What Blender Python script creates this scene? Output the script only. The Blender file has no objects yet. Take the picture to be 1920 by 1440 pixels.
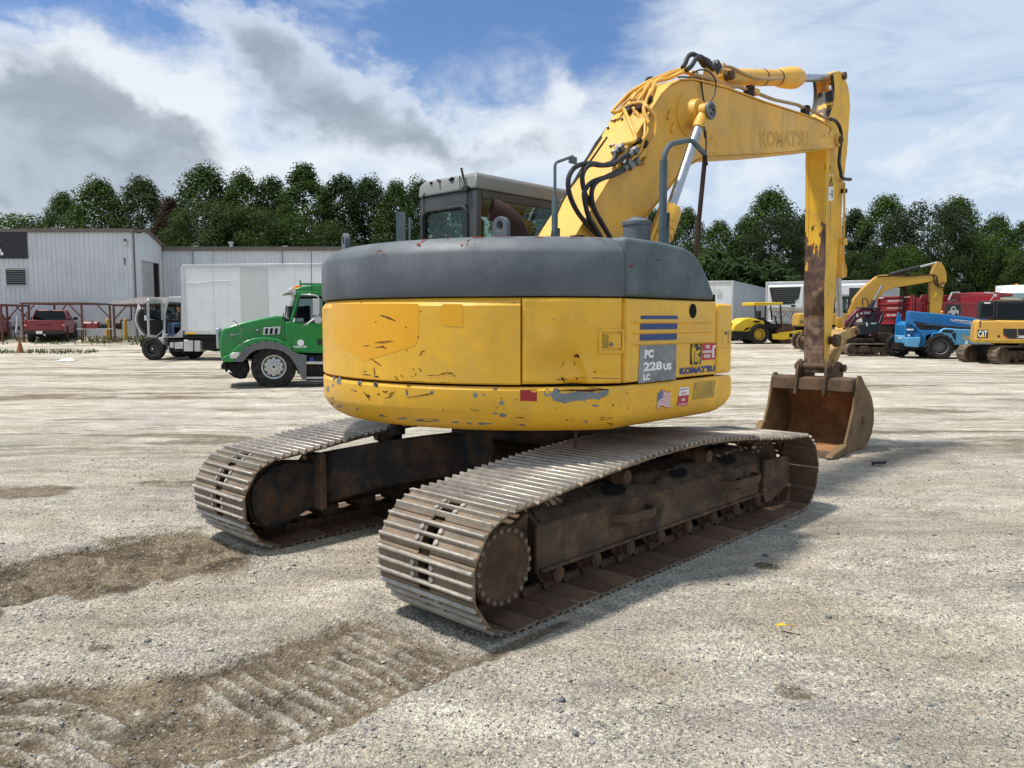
import bpy, bmesh, math, random
import numpy as np
from mathutils import Vector, Matrix, noise
rad = math.radians
PI = math.pi
random.seed(7)
SC = bpy.context.scene
C = SC.collection
V = Vector

# ------------------------------------------------------------------ camera and measuring helpers
FPX, HOR, CAMH = 1460.0, 602.0, 1.70
PITCH = math.atan((720 - HOR) / FPX)
cam_d = bpy.data.cameras.new('camera'); cam = bpy.data.objects.new('camera', cam_d); C.objects.link(cam)
cam.location = (0, 0, CAMH); cam.rotation_euler = (PI/2 - PITCH, 0, 0)
cam_d.sensor_width = 36.0; cam_d.lens = 36.0 * FPX / 1920.0; cam_d.clip_end = 3000; cam_d.clip_start = 0.05
SC.camera = cam
CAMP = V((0, 0, CAMH))
_fw = V((0, math.cos(PITCH), -math.sin(PITCH))); _up = V((0, math.sin(PITCH), math.cos(PITCH)))
def ray(px): return _fw + V((1, 0, 0)) * ((px[0] - 960) / FPX) + _up * ((720 - px[1]) / FPX)
def at(x, y, d):
    r = ray((x, y)); return CAMP + r * (d / r.y)
PSI = 0.757
EO = V((.149, 6.55, 0))
EF = V((math.sin(PSI), math.cos(PSI), 0)); EL = V((-math.cos(PSI), math.sin(PSI), 0))
EC = V(((CAMP - EO).dot(EF), (CAMP - EO).dot(EL), CAMH))
def _er(px):
    r = ray(px); return V((r.dot(EF), r.dot(EL), r.z))
def onY(px, y):
    r = _er(px); return EC + r * ((y - EC.y) / r.y)
def onX(px, x):
    r = _er(px); return EC + r * ((x - EC.x) / r.x)
def oncirc(px, R=1.69):
    r = _er(px); a = r.x*r.x + r.y*r.y; b = 2*(EC.x*r.x + EC.y*r.y); c = EC.x**2 + EC.y**2 - R*R
    D = max(0, b*b - 4*a*c); return EC + r * ((-b - math.sqrt(D)) / (2*a))

# ------------------------------------------------------------------ mesh builder
def frame_from(d):
    d = d.normalized(); a = V((0, 0, 1)) if abs(d.z) < .95 else V((1, 0, 0))
    u = d.cross(a).normalized(); return u, d.cross(u).normalized(), d
class MB:
    def __init__(s): s.v = []; s.f = []; s.mi = []; s.mats = []; s.cur = 0; s.M = None
    def mat(s, m):
        if m not in s.mats: s.mats.append(m)
        s.cur = s.mats.index(m); return s
    def add(s, vs, fs):
        n = len(s.v)
        if s.M is not None: vs = [s.M @ V(v) for v in vs]
        s.v += [tuple(v) for v in vs]
        s.f += [tuple(i + n for i in f) for f in fs]; s.mi += [s.cur] * len(fs); return s
    def box(s, c, d, rot=None, taper=None):
        hx, hy, hz = d[0]/2, d[1]/2, d[2]/2
        vs = []
        for z in (-hz, hz):
            k = taper if (taper and z > 0) else 1
            vs += [V((-hx*k, -hy*k, z)), V((hx*k, -hy*k, z)), V((hx*k, hy*k, z)), V((-hx*k, hy*k, z))]
        if rot is not None: vs = [rot @ v for v in vs]
        c = V(c); vs = [v + c for v in vs]
        return s.add(vs, [(3,2,1,0),(4,5,6,7),(0,1,5,4),(1,2,6,5),(2,3,7,6),(3,0,4,7)])
    def bx(s, x0, x1, y0, y1, z0, z1): return s.box(((x0+x1)/2, (y0+y1)/2, (z0+z1)/2), (abs(x1-x0), abs(y1-y0), abs(z1-z0)))
    def prism(s, pts, ax, a, b):
        def p(q, t): return {'y': (q[0], t, q[1]), 'x': (t, q[0], q[1]), 'z': (q[0], q[1], t)}[ax]
        A = sum(pts[i][0]*pts[(i+1) % len(pts)][1] - pts[(i+1) % len(pts)][0]*pts[i][1] for i in range(len(pts)))
        if (A > 0) != (ax in 'xz'): pts = pts[::-1]
        if a > b: a, b = b, a
        n = len(pts); vs = [p(q, a) for q in pts] + [p(q, b) for q in pts]
        fs = [tuple(range(n))[::-1], tuple(range(n, 2*n))] + [(i, (i+1) % n, n+(i+1) % n, n+i) for i in range(n)]
        return s.add(vs, fs)
    def loft(s, loops, close=True, caps=True):
        n = len(loops[0]); vs = [v for l in loops for v in l]; fs = []
        for k in range(len(loops)-1):
            for i in range(n if close else n-1):
                j = (i+1) % n; fs.append((k*n+i, k*n+j, (k+1)*n+j, (k+1)*n+i))
        if caps: fs += [tuple(range(n))[::-1], tuple(range((len(loops)-1)*n, len(loops)*n))]
        return s.add(vs, fs)
    def tube(s, path, r, n=8, caps=True):
        path = [V(p) for p in path]; m = len(path); loops = []; u = None
        for i in range(m):
            d = (path[min(i+1, m-1)] - path[max(i-1, 0)])
            if d.length < 1e-9: d = V((0, 0, 1))
            d.normalize()
            if u is None: u = frame_from(d)[0]
            else:
                u = u - d * u.dot(d)
                u = u.normalized() if u.length > 1e-6 else frame_from(d)[0]
            w = d.cross(u); rr = r[i] if isinstance(r, (list, tuple)) else r
            loops.append([path[i] + (u * math.cos(2*PI*k/n) + w * math.sin(2*PI*k/n)) * rr for k in range(n)])
        return s.loft(loops, True, caps)
    def cyl(s, p0, p1, r, n=16, r2=None): return s.tube([p0, p1], [r, r if r2 is None else r2], n)
    def lathe(s, prof, o, axis, n=24, caps=True):
        u, w, d = frame_from(V(axis)); o = V(o)
        return s.loft([[o + d*h + (u*math.cos(2*PI*k/n) + w*math.sin(2*PI*k/n)) * r for k in range(n)] for r, h in prof], True, caps)
    def text(s, body, o, xd, yd, h, w=None, bold=.0, lift=0.0, center=False):
        vs, fs, W, H = text_geo(body, bold)
        o = V(o); xd = V(xd).normalized(); yd = V(yd).normalized(); nn = xd.cross(yd)
        ky = h / H; kx = (w / W) if w else ky
        ox = -W*kx/2 if center else 0
        return s.add([o + xd*(v[0]*kx + ox) + yd*(v[1]*ky) + nn*lift for v in vs], fs)
    def build(s, name, parent=None, bevel=0, seg=2, sharp=35, loc=None, rotz=0, smooth=True, label=None):
        me = bpy.data.meshes.new(name); me.from_pydata(s.v, [], s.f)
        for m in s.mats: me.materials.append(m)
        me.polygons.foreach_set('material_index', s.mi)
        if smooth:
            me.polygons.foreach_set('use_smooth', [True]*len(s.f)); me.set_sharp_from_angle(angle=rad(sharp))
        me.update()
        o = bpy.data.objects.new(name, me); C.objects.link(o)
        if parent: o.parent = parent
        if loc is not None: o.location = loc
        o.rotation_euler.z = rotz
        if bevel:
            b = o.modifiers.new('bevel', 'BEVEL'); b.width = bevel; b.segments = seg; b.limit_method = 'ANGLE'; b.angle_limit = rad(40); b.harden_normals = False
        if label: o['label'] = label
        return o
_tc = {}
def text_geo(body, bold):
    k = (body, bold)
    if k not in _tc:
        cu = bpy.data.curves.new('t', 'FONT'); cu.body = body; cu.size = 1; cu.offset = bold; cu.resolution_u = 2; cu.fill_mode = 'FRONT'
        ob = bpy.data.objects.new('t', cu); C.objects.link(ob)
        dg = bpy.context.evaluated_depsgraph_get(); me = bpy.data.meshes.new_from_object(ob.evaluated_get(dg))
        vs = [tuple(v.co) for v in me.vertices]; fs = [tuple(p.vertices) for p in me.polygons]
        bpy.data.objects.remove(ob); bpy.data.curves.remove(cu); bpy.data.meshes.remove(me)
        x0 = min(v[0] for v in vs); x1 = max(v[0] for v in vs); y0 = min(v[1] for v in vs); y1 = max(v[1] for v in vs)
        _tc[k] = ([(v[0]-x0, v[1]-y0) for v in vs], fs, x1-x0, y1-y0)
    return _tc[k]
def spline(pts, n=6):
    pts = [V(p) for p in pts]; out = []
    for i in range(len(pts)-1):
        p0 = pts[max(i-1, 0)]; p1 = pts[i]; p2 = pts[i+1]; p3 = pts[min(i+2, len(pts)-1)]
        for k in range(n):
            t = k/n
            out.append(.5*((2*p1) + (p2-p0)*t + (2*p0-5*p1+4*p2-p3)*t*t + (3*p1-p0-3*p2+p3)*t**3))
    return out + [pts[-1]]
def fillet(pts, r, n=5):
    pts = [V(p) for p in pts]; out = [pts[0]]
    for i in range(1, len(pts)-1):
        a = pts[i-1]-pts[i]; b = pts[i+1]-pts[i]; q = min(r, a.length*.45, b.length*.45)
        A = pts[i]+a.normalized()*q; B = pts[i]+b.normalized()*q
        for k in range(n+1):
            t = k/n; out.append(A*(1-t)**2 + pts[i]*2*t*(1-t) + B*t*t)
    return out + [pts[-1]]
def empty(name, loc=(0, 0, 0), rotz=0, label=None, cat=None, group=None, parent=None):
    o = bpy.data.objects.new(name, None); C.objects.link(o); o.location = loc; o.rotation_euler.z = rotz
    o.empty_display_size = .2
    if parent: o.parent = parent
    return tag(o, label, cat, group)
def tag(o, label=None, cat=None, group=None, kind=None):
    if label: o['label'] = label
    if cat: o['category'] = cat
    if group: o['group'] = group
    if kind: o['kind'] = kind
    return o
def children(o): return [c for c in bpy.data.objects if c.parent == o]
def copy_tree(o, parent=None):
    c = o.copy(); C.objects.link(c); c.parent = parent
    for ch in list(o.children): copy_tree(ch, c)
    return c

# ------------------------------------------------------------------ materials
class NT:
    def __init__(s, name):
        s.m = bpy.data.materials.new(name); s.m.use_nodes = True; s.t = s.m.node_tree
        s.b = s.t.nodes['Principled BSDF']; s._tc = None
    def n(s, typ, **kw):
        x = s.t.nodes.new(typ)
        for k, v in kw.items():
            if k.startswith('i_'):
                key = k[2:]; key = int(key) if key.isdigit() else key.replace('_', ' ')
                s.set(x.inputs[key], v)
            else: setattr(x, k, v)
        return x
    def set(s, inp, v):
        if hasattr(v, 'is_output') or isinstance(v, bpy.types.NodeSocket): s.t.links.new(v, inp)
        else:
            if inp.type == 'RGBA' and not hasattr(v, '__len__'): v = (v, v, v, 1)
            if inp.type == 'RGBA' and len(v) == 3: v = (*v, 1)
            inp.default_value = v
    def obj(s):
        if s._tc is None: s._tc = s.n('ShaderNodeTexCoord')
        return s._tc.outputs['Object']
    def noise(s, scale, detail=4, rough=.55, vec=None, stretch=None, dist=0, out='Fac'):
        vec = vec or s.obj()
        if stretch:
            mp = s.n('ShaderNodeMapping'); s.set(mp.inputs['Vector'], vec); mp.inputs['Scale'].default_value = stretch; vec = mp.outputs[0]
        x = s.n('ShaderNodeTexNoise', i_Scale=scale, i_Detail=detail, i_Roughness=rough, i_Distortion=dist); s.set(x.inputs['Vector'], vec)
        return x.outputs[out]
    def ramp(s, fac, a, b, lo=0, hi=1):
        x = s.n('ShaderNodeMapRange', i_1=a, i_2=b, i_3=lo, i_4=hi, interpolation_type='SMOOTHSTEP'); s.set(x.inputs[0], fac); return x.outputs[0]
    def mix(s, fac, a, b, blend='MIX'):
        x = s.n('ShaderNodeMix', data_type='RGBA', blend_type=blend); s.set(x.inputs[0], fac); s.set(x.inputs[6], a); s.set(x.inputs[7], b); return x.outputs[2]
    def math(s, op, a, b=0.0):
        x = s.n('ShaderNodeMath', operation=op); s.set(x.inputs[0], a); s.set(x.inputs[1], b); return x.outputs[0]
    def bump(s, h, strength=.3, dist=.02, nrm=None):
        x = s.n('ShaderNodeBump', i_Strength=strength, i_Distance=dist); s.set(x.inputs['Height'], h)
        if nrm is not None: s.set(x.inputs['Normal'], nrm)
        return x.outputs[0]
    def out(s, **kw):
        for k, v in kw.items(): s.set(s.b.inputs[k.replace('_', ' ')], v)
        return s.m
def mul(c, k): return tuple(min(1, x*k) for x in c[:3])
def worn(name, col, rough=.5, metal=0.0, amp=.18, nscale=2.0, dirt=None, dirtamt=.5, streak=0.0, chip=None, chipscale=14, chipthr=.68, bump=0.0, bscale=60, coat=0.0, orand=0.0):
    t = NT(name)
    c = t.mix(t.ramp(t.noise(nscale, 5), .3, .7), mul(col, 1-amp), mul(col, 1+amp*.6))
    if streak:
        c = t.mix(t.math('MULTIPLY', t.ramp(t.noise(6, 4, .6, stretch=(1, 1, .06)), .48, .75), streak), c, mul(col, .45))
    if dirt is not None:
        c = t.mix(t.math('MULTIPLY', t.ramp(t.noise(nscale*1.7+.6, 8, .7), .42, .68), dirtamt), c, dirt)
    if orand:
        q = t.n('ShaderNodeMapRange', i_3=1-orand, i_4=1+orand*.5); t.set(q.inputs[0], t.n('ShaderNodeObjectInfo').outputs['Random']); q = q.outputs[0]; c = t.mix(1.0, c, t.n('ShaderNodeCombineColor', i_0=q, i_1=q, i_2=q).outputs[0], 'MULTIPLY')
    r = t.ramp(t.noise(nscale*3, 3), .2, .8, max(.02, rough-.1), min(1, rough+.12))
    if chip is not None:
        k = t.ramp(t.noise(chipscale, 6, .65), chipthr, chipthr+.03)
        c = t.mix(k, c, chip); r = t.mix(k, r, .85)
    kw = dict(Base_Color=c, Roughness=r, Metallic=metal)
    if rough > .65: kw['Specular_IOR_Level'] = .2
    if bump: kw['Normal'] = t.bump(t.noise(bscale, 6, .65), bump, .01)
    if coat: kw['Coat_Weight'] = coat; kw['Coat_Roughness'] = .15
    return t.out(**kw)
def flat(name, col, rough=.6, metal=0.0, amp=.1, nscale=8): return worn(name, col, rough, metal, amp, nscale)
def glass(name, col=(.5, .6, .56), alpha=.03, rough=.03):
    t = NT(name); a = t.n('ShaderNodeBsdfTransparent'); t.set(a.inputs[0], col); g = t.n('ShaderNodeBsdfGlossy'); t.set(g.inputs['Color'], (.9, .95, .95)); g.inputs['Roughness'].default_value = rough
    f = t.n('ShaderNodeLayerWeight', i_Blend=.5); mx = t.n('ShaderNodeMixShader'); t.set(mx.inputs[0], t.math('ADD', t.math('MULTIPLY', t.math('POWER', f.outputs['Facing'], 4.0), .6), alpha)); t.t.links.new(a.outputs[0], mx.inputs[1]); t.t.links.new(g.outputs[0], mx.inputs[2])
    t.t.links.new(mx.outputs[0], t.t.nodes['Material Output'].inputs[0]); return t.m

YEL = (.82, .45, .026)
GREY = (.085, .1, .115)
M = {}
M['yellow'] = worn('paint_yellow', YEL, .36, amp=.1, nscale=1.6, dirt=(.42, .27, .07), dirtamt=.35, streak=.16, chip=(.12, .07, .05), chipscale=16, chipthr=.80, bump=.02)
M['yellow_boom'] = worn('paint_yellow_boom', (.74, .40, .042), .5, amp=.12, nscale=1.3, dirt=(.40, .25, .08), dirtamt=.5, streak=.25, chip=(.07, .035, .025), chipscale=11, chipthr=.735, bump=.02)
M['yellow_fresh'] = flat('paint_yellow_unfaded', (.76, .37, .006), .34, amp=.05, nscale=1.2)
M['grey'] = worn('paint_grey', GREY, .62, amp=.15, nscale=1.4, dirt=(.17, .18, .19), dirtamt=.45, streak=.2, bump=.02)
M['cab_grey'] = worn('cab_charcoal', (.045, .052, .058), .55, amp=.15, nscale=1.4, dirt=(.09, .095, .1), dirtamt=.4, streak=.2)
M['grey_blue'] = worn('paint_grey_blue', (.065, .095, .11), .62, amp=.16, nscale=1.6, dirt=(.15, .18, .19), dirtamt=.5, streak=.2, bump=.02)
M['grey_light'] = worn('paint_grey_light', (.28, .29, .28), .55, amp=.12, nscale=2.2, dirt=(.18, .18, .17), dirtamt=.4)
M['primer'] = flat('primer_grey', (.2, .22, .23), .7)
M['scratch'] = flat('scratch_rust', (.075, .028, .015), .85)
M['scratch_red'] = flat('scratch_red', (.2, .045, .02), .8)
M['track'] = worn('track_steel', (.205, .162, .118), .55, metal=.3, amp=.35, nscale=5, dirt=(.21, .115, .06), dirtamt=.8, bump=.25, bscale=45, orand=.3)
M['grouser'] = worn('grouser_steel', (.44, .40, .345), .42, metal=.5, amp=.25, nscale=7, dirt=(.25, .2, .15), dirtamt=.5, bump=.15, bscale=50, orand=.25)
M['frame'] = worn('frame_dirty', (.085, .060, .042), 1.0, amp=.35, nscale=2.5, dirt=(.18, .112, .066), dirtamt=.9, streak=.7, bump=.35, bscale=40)
M['frame_blue'] = worn('frame_blue', (.024, .026, .027), .7, amp=.3, nscale=2, dirt=(.13, .068, .036), dirtamt=.7, bump=.2, bscale=30)
M['soil'] = worn('soil_cake', (.075, .058, .042), .95, amp=.4, nscale=9, dirt=(.1, .07, .045), dirtamt=.7, bump=.9, bscale=35)
M['rust'] = worn('rust_steel', (.10, .066, .044), .8, metal=.15, amp=.35, nscale=3, dirt=(.155, .09, .05), dirtamt=.7, bump=.25, bscale=40)
M['shoe_inner'] = worn('shoe_inner_soil', (.17, .10, .06), .95, amp=.3, nscale=6, dirt=(.10, .07, .048), dirtamt=.8, bump=.4, bscale=40, orand=.35)
M['bucket_in'] = worn('bucket_inside', (.34, .165, .075), .85, metal=.0, amp=.3, nscale=3.5, dirt=(.17, .08, .04), dirtamt=.8, bump=.3, bscale=35)
M['bucket_out'] = worn('bucket_outside', (.2, .135, .065), .75, metal=.1, amp=.25, nscale=3, dirt=(.13, .07, .045), dirtamt=.7, bump=.2, bscale=40)
M['dark'] = flat('dark_void', (.008, .008, .009), .9)
M['black'] = flat('black_rubber', (.014, .014, .015), .55)
M['tyre'] = worn('tyre_rubber', (.018, .017, .017), .85, amp=.3, nscale=6, dirt=(.08, .07, .058), dirtamt=.55, bump=.2)
M['chrome'] = flat('chrome_rod', (.42, .44, .47), .38, 1.0, .04)
M['steel'] = flat('bare_steel', (.2, .2, .195), .5, .6, .2)
M['alu'] = worn('aluminium', (.55, .55, .54), .42, metal=.6, amp=.1)
M['pipe'] = worn('pipe_tan', (.42, .27, .12), .5, amp=.2, nscale=3, dirt=(.25, .16, .1), dirtamt=.5)
M['exhaust'] = worn('exhaust_rust', (.045, .024, .018), .8, amp=.3, nscale=5)
M['white'] = worn('paint_white', (.72, .73, .73), .45, amp=.05, nscale=1.5, dirt=(.55, .55, .53), dirtamt=.3)
M['red'] = worn('decal_red', (.42, .02, .035), .5, amp=.1)
M['blue'] = flat('decal_blue', (.012, .045, .19), .5, amp=.1)
M['decal_white'] = flat('decal_white', (.78, .78, .76), .5, amp=.04)
M['decal_black'] = flat('decal_black', (.012, .012, .013), .5)
M['decal_yellow'] = flat('decal_yellow', (.75, .45, .01), .5)
M['ghost'] = flat('faded_lettering', (.57, .315, .04), .55)
M['glass'] = glass('glass_green', (.70, .79, .75))
M['glass_dark'] = glass('glass_dark', (.2, .22, .22))
M['reflector'] = flat('reflector_red', (.3, .008, .012), .3)
# ================================================================== THE EXCAVATOR (local axes: x forward, y left, z up)
EX = empty('excavator', EO, math.atan2(EF.y, EF.x), 'large yellow tracked excavator with dark grey hood and rusty bucket resting on the gravel', 'excavator')
YC = 1.19
def track_loop():
    r = .33; pts = []
    for k in range(40): pts.append((-1.85 + 3.71*k/40, .022))
    for k in range(24): a = -PI/2 + PI*k/24; pts.append((1.86 + r*math.cos(a), .352 + r*math.sin(a)))
    top = spline([(1.86, .682, 0), (1.55, .70, 0), (1.23, .733, 0), (.44, .806, 0), (-.2, .818, 0), (-.78, .789, 0), (-1.26, .748, 0), (-1.69, .698, 0), (-1.85, .682, 0)], 8)
    pts += [(p.x, p.y) for p in top[:-1]]
    for k in range(24): a = PI/2 + PI*k/24; pts.append((-1.85 + r*math.cos(a), .352 + r*math.sin(a)))
    return pts
LOOP = track_loop()
def loop_sample(n, off=0.0):
    P = LOOP + [LOOP[0]]; L = [0]
    for i in range(len(P)-1): L.append(L[-1] + math.dist(P[i], P[i+1]))
    T = L[-1]; out = []; j = 0
    def pt(s):
        s %= T
        for i in range(len(P)-1):
            if L[i+1] >= s:
                k = (s-L[i])/max(1e-9, L[i+1]-L[i]); return (P[i][0]+(P[i+1][0]-P[i][0])*k, P[i][1]+(P[i+1][1]-P[i][1])*k)
    for i in range(n):
        s = (i+off)*T/n; a = pt(s); b = pt(s-.07); c = pt(s+.07)
        out.append((((b[0]+c[0])/2*.5+a[0]*.5, (b[1]+c[1])/2*.5+a[1]*.5), math.atan2(c[1]-b[1], c[0]-b[0])))
    return out, T
NSH = 49
# one shoe: x along travel, z up = inward; grousers point to -z (outside)
def shoe_mesh():
    m = MB(); m.mat(M['track']); w = .4; hp = .0945
    for a, b in ((-w, -.046), (.046, w)):
        m.prism([(-hp, .002), (-hp+.012, -.008), (hp-.016, -.008), (hp, .004), (hp, .014), (hp-.02, .006), (-hp+.01, .006), (-hp, .012)], 'y', a, b)
    for x0, x1 in ((-.082, -.05), (-.013, .013), (.05, .082)): m.bx(x0, x1, -.046, .046, -.008, .006)
    m.mat(M['shoe_inner'])
    for a, b in ((-w+.008, -.05), (.05, w-.008)): m.bx(-hp+.012, hp-.022, a, b, .0062, .011)
    m.mat(M['grouser'])
    for x in (-.064, 0, .064):
        m.prism([(x-.013, -.007), (x-.006, -.029), (x+.006, -.029), (x+.013, -.007)], 'y', -w+.004*(x != 0), w-.006)
    for x in (-.032, .032):
        for y in (-.078, .078): m.cyl((x, y, -.004), (x, y, -.022), .0175, 6)
    return m
smp, TLEN = loop_sample(NSH, .35)
shoe0 = None
for s in (-1, 1):
    m = MB(); m.mat(M['rust'])
    for (x, z), a in smp:
        rot = Matrix.Translation((x, s*YC, z)) @ Matrix.Rotation(-a, 4, 'Y')
        m.M = rot
        for y in (-.075, .075):
            m.prism([(-.1, .012), (-.1, .04), (-.06, .066), (.0, .054), (.06, .066), (.1, .04), (.1, .012)], 'y', y-.018, y+.018)
        for y in (-.105, .105): m.cyl((-.08, y-.012, .045), (-.08, y+.012, .045), .032, 10)
        m.cyl((-.08, -.1, .045), (-.08, .1, .045), .028, 8)
    m.M = None
    ch = m.build('crawler_track', EX)
    for (x, z), a in smp:
        if shoe0 is None: o = shoe0 = shoe_mesh().build('track_shoe', ch, bevel=.003, seg=1)
        else:
            o = shoe0.copy(); C.objects.link(o); o.parent = ch
        o.location = (x, s*YC, z); o.rotation_euler = (random.uniform(-.004, .004), -a + random.uniform(-.02, .02), 0)
# ---- track frames
def track_frame(s):
    Y = lambda o: s*(YC + o)          # o = outward offset from the track's centre line
    fr = MB(); fr.mat(M['frame'])
    sec = [(Y(.19), .205), (Y(.19), .48), (Y(.03), .60), (Y(-.19), .60), (Y(-.19), .205)]
    fr.prism(sec, 'x', -1.45, 1.48)
    fr.prism([(Y(.185), .20), (Y(.22), .20), (Y(.22), .222), (Y(.185), .222)], 'x', -1.44, 1.47)
    fr.prism([(Y(.17), .196), (Y(.2), .196), (Y(.2), .485), (Y(.17), .485)], 'x', -1.475, -1.448)
    fr.prism([(-1.62, .2), (-1.46, .16), (-1.46, .56), (-1.6, .5)], 'y', Y(-.12), Y(.12))
    root = fr.build('track_frame', EX, bevel=.006, seg=1)
    # caked soil on the sloping shelf
    g = MB(); g.mat(M['soil']); nx, ny = 90, 8; vs = []; fs = []
    for i in range(nx+1):
        x = -1.42 + 2.86*i/nx
        for j in range(ny+1):
            t = j/ny; h = .06*max(0, math.sin(PI*min(1, max(0, t))))*(0.4+noise.noise(V((x*3, t*2, s)))*.9) + .022*noise.noise(V((x*16, t*9, 1))) + .012*noise.noise(V((x*45, t*20, 1)))
            vs.append((x, Y(.185-.15*t), .486+.112*t + max(-.004, h)))
    for i in range(nx):
        for j in range(ny):
            a = i*(ny+1)+j; f = (a, a+1, a+ny+2, a+ny+1); fs.append(f if s > 0 else f[::-1])
    g.add(vs, fs); g.build('caked_soil', root, sharp=180)
    for x in (-.62, .18, .95):
        h = MB(); h.mat(M['dark']); c = V((x, Y(.12), .533)); n_ = V((0, s*.6, .8)); u, w_, d = frame_from(n_)
        h.add([c + V((1, 0, 0))*.12*math.cos(t) + (n_.cross(V((1, 0, 0))))*.05*math.sin(t) + n_*.045 for t in [2*PI*k/20 for k in range(20)]], [tuple(range(20)) if s > 0 else tuple(range(20))]); h.build('frame_hole', root)
    h = MB(); h.mat(M['dark']); h.cyl((1.05, Y(.19), .36), (1.05, Y(.1935), .36), .05, 20)
    h.build('frame_hole', root)
    # sprocket and final drive
    m = MB(); m.mat(M['rust']); pts = []
    for k in range(23*4):
        a = 2*PI*k/(23*4); rr = .215 if k % 4 in (0, 1) else .245; pts.append((-1.83+rr*math.cos(a), .352+rr*math.sin(a)))
    m.prism(pts, 'y', Y(-.03), Y(.03)); m.build('sprocket', root)
    m = MB(); m.mat(M['rust']); o = V((-1.83, Y(0), .345)); ax = V((0, s, 0))
    m.lathe([(.17, .0), (.185, .1), (.2, .12), (.2, .21), (.228, .215), (.228, .262), (.212, .268), (.205, .27), (.19, .262), (.05, .265)], o, ax, 44)
    m.mat(M['frame']); m.lathe([(.186, .262), (.224, .269), (.186, .2635)], o, ax, 44, caps=False); m.mat(M['track'])
    for k in range(22):
        a = 2*PI*k/22; c = o + ax*.262 + V((math.cos(a), 0, math.sin(a)))*.2035
        m.cyl(c - ax*.03, c + ax*.022, .018, 6)
    m.build('final_drive', root, bevel=.004, seg=1)
    # idler
    m = MB(); m.mat(M['rust']); o = V((1.86, Y(0), .352))
    m.lathe([(.1, -.09), (.16, -.06), (.235, -.05), (.24, -.03), (.27, -.028), (.27, .028), (.24, .03), (.235, .05), (.16, .06), (.1, .09)], o, ax, 40)
    m.build('idler', root)
    m = MB(); m.mat(M['frame'])
    for q in (.2, -.22):
        m.prism([(1.44, .2), (1.5, .12), (1.66, .15), (1.92, .22), (1.95, .3), (1.95, .43), (1.9, .49), (1.44, .5)], 'y', Y(q), Y(q+.03))
    m.cyl((1.78, Y(.23), .35), (1.78, Y(.233), .35), .028, 12)
    m.build('idler_bracket', root, bevel=.004, seg=1)
    # rollers, guards
    for i in range(8):
        x = -1.28 + i*.38
        m = MB(); m.mat(M['rust'])
        m.lathe([(.04, -.17), (.05, -.165), (.075, -.12), (.088, -.115), (.088, -.1), (.068, -.095), (.066, .095), (.088, .1), (.088, .115), (.075, .12), (.05, .165), (.04, .17)], (x, Y(0), .168), ax, 18)
        m.bx(x-.07, x+.07, Y(.13), Y(.17), .15, .21); m.bx(x-.045, x+.045, Y(.16), Y(.18), .12, .19)
        m.cyl((x, Y(.16), .158), (x, Y(.215), .158), .048, 14); m.cyl((x, Y(.215), .158), (x, Y(.222), .158), .03, 10)
        m.build('track_roller', root)
    for x in (-.55, .55):
        m = MB(); m.mat(M['rust'])
        zt = .72
        m.lathe([(.05, -.1), (.055, -.09), (.055, .09), (.065, .1), (.065, .12), (.05, .15), (.047, .2), (.03, .205)], (x, Y(0), zt-.07), ax, 18)
        m.bx(x-.05, x+.05, Y(-.1), Y(.0), .58, zt-.03); m.build('carrier_roller', root)
    for xa, xb in ((-.72, -.28), (.75, 1.32)):
        m = MB(); m.mat(M['rust']); z0, z1 = .36, .42
        for zz in (0, 1): pass
        path = [(xa, .18), (xa+.06, .26), (xa+.12, .285), (xb-.1, .3), (xb-.02, .27), (xb, .18)]
        inner = [(xa+.03, .18), (xa+.08, .24), (xa+.13, .26), (xb-.1, .275), (xb-.04, .25), (xb-.03, .18)]
        m.prism([(p[0], Y(p[1])) for p in path] + [(p[0], Y(p[1])) for p in inner[::-1]], 'z', z0, z1)
        m.build('step', root, bevel=.003, seg=1)
    # inner motor housing
    m = MB(); m.mat(M['frame_blue'])
    o = [(-2.06, .36), (-2.04, .46), (-1.98, .54), (-1.88, .6), (-1.76, .62), (-1.5, .585), (-1.5, .25), (-1.74, .15), (-1.86, .13), (-1.96, .16), (-2.03, .24)]
    m.prism(o, 'y', Y(-.27), Y(-.12))
    c = (-1.8, .37); m.mat(M['frame'])
    m.prism([(c[0]+(p[0]-c[0])*1.06, c[1]+(p[1]-c[1])*1.06) for p in o], 'y', Y(-.235), Y(-.2))
    m.bx(-1.52, -1.46, Y(-.36), Y(-.15), .22, .66)
    m.build('motor_housing', root, bevel=.01, seg=2)
    return root
for s in (-1, 1): track_frame(s)
# ---- car body
m = MB(); m.mat(M['frame_blue'])
m.lathe([(.5, .42), (.62, .45), (.66, .75), (.66, .86), (.6, .87)], (0, 0, 0), (0, 0, 1), 40)
for sx in (-1, 1):
    for sy in (-1, 1):
        def sec(x, y, hw, z0, z1): return [V((sx*(x-hw), sy*y, z0)), V((sx*(x+hw), sy*y, z0)), V((sx*(x+hw), sy*y, z1)), V((sx*(x-hw), sy*y, z1))]
        m.loft([sec(1.2, 1.0, .3, .2, .64), sec(1.12, .86, .27, .27, .68), sec(.86, .62, .24, .36, .74), sec(.55, .36, .24, .43, .78), sec(.3, .05, .24, .45, .8)])
m.mat(M['frame']); m.lathe([(.6, .86), (.7, .87), (.7, .91), (.62, .92), (.62, 1.0), (.5, 1.0)], (0, 0, 0), (0, 0, 1), 40)
m.build('car_body', EX, bevel=.012, seg=2)
m = MB(); m.mat(M['black'])
p = onY((743, 806), .75); m.cyl((p.x, p.y, .78), (p.x, p.y, 1.02), .055, 14); m.cyl((p.x, p.y, .76), (p.x, p.y, .82), .075, 14)
m.build('swivel_fitting', EX)
m = MB(); m.mat(M['rust']); m.cyl((-.75, -1.1, .84), (-.75, -1.1, 1.05), .012, 8); m.build('drain_pipe', EX)

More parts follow.
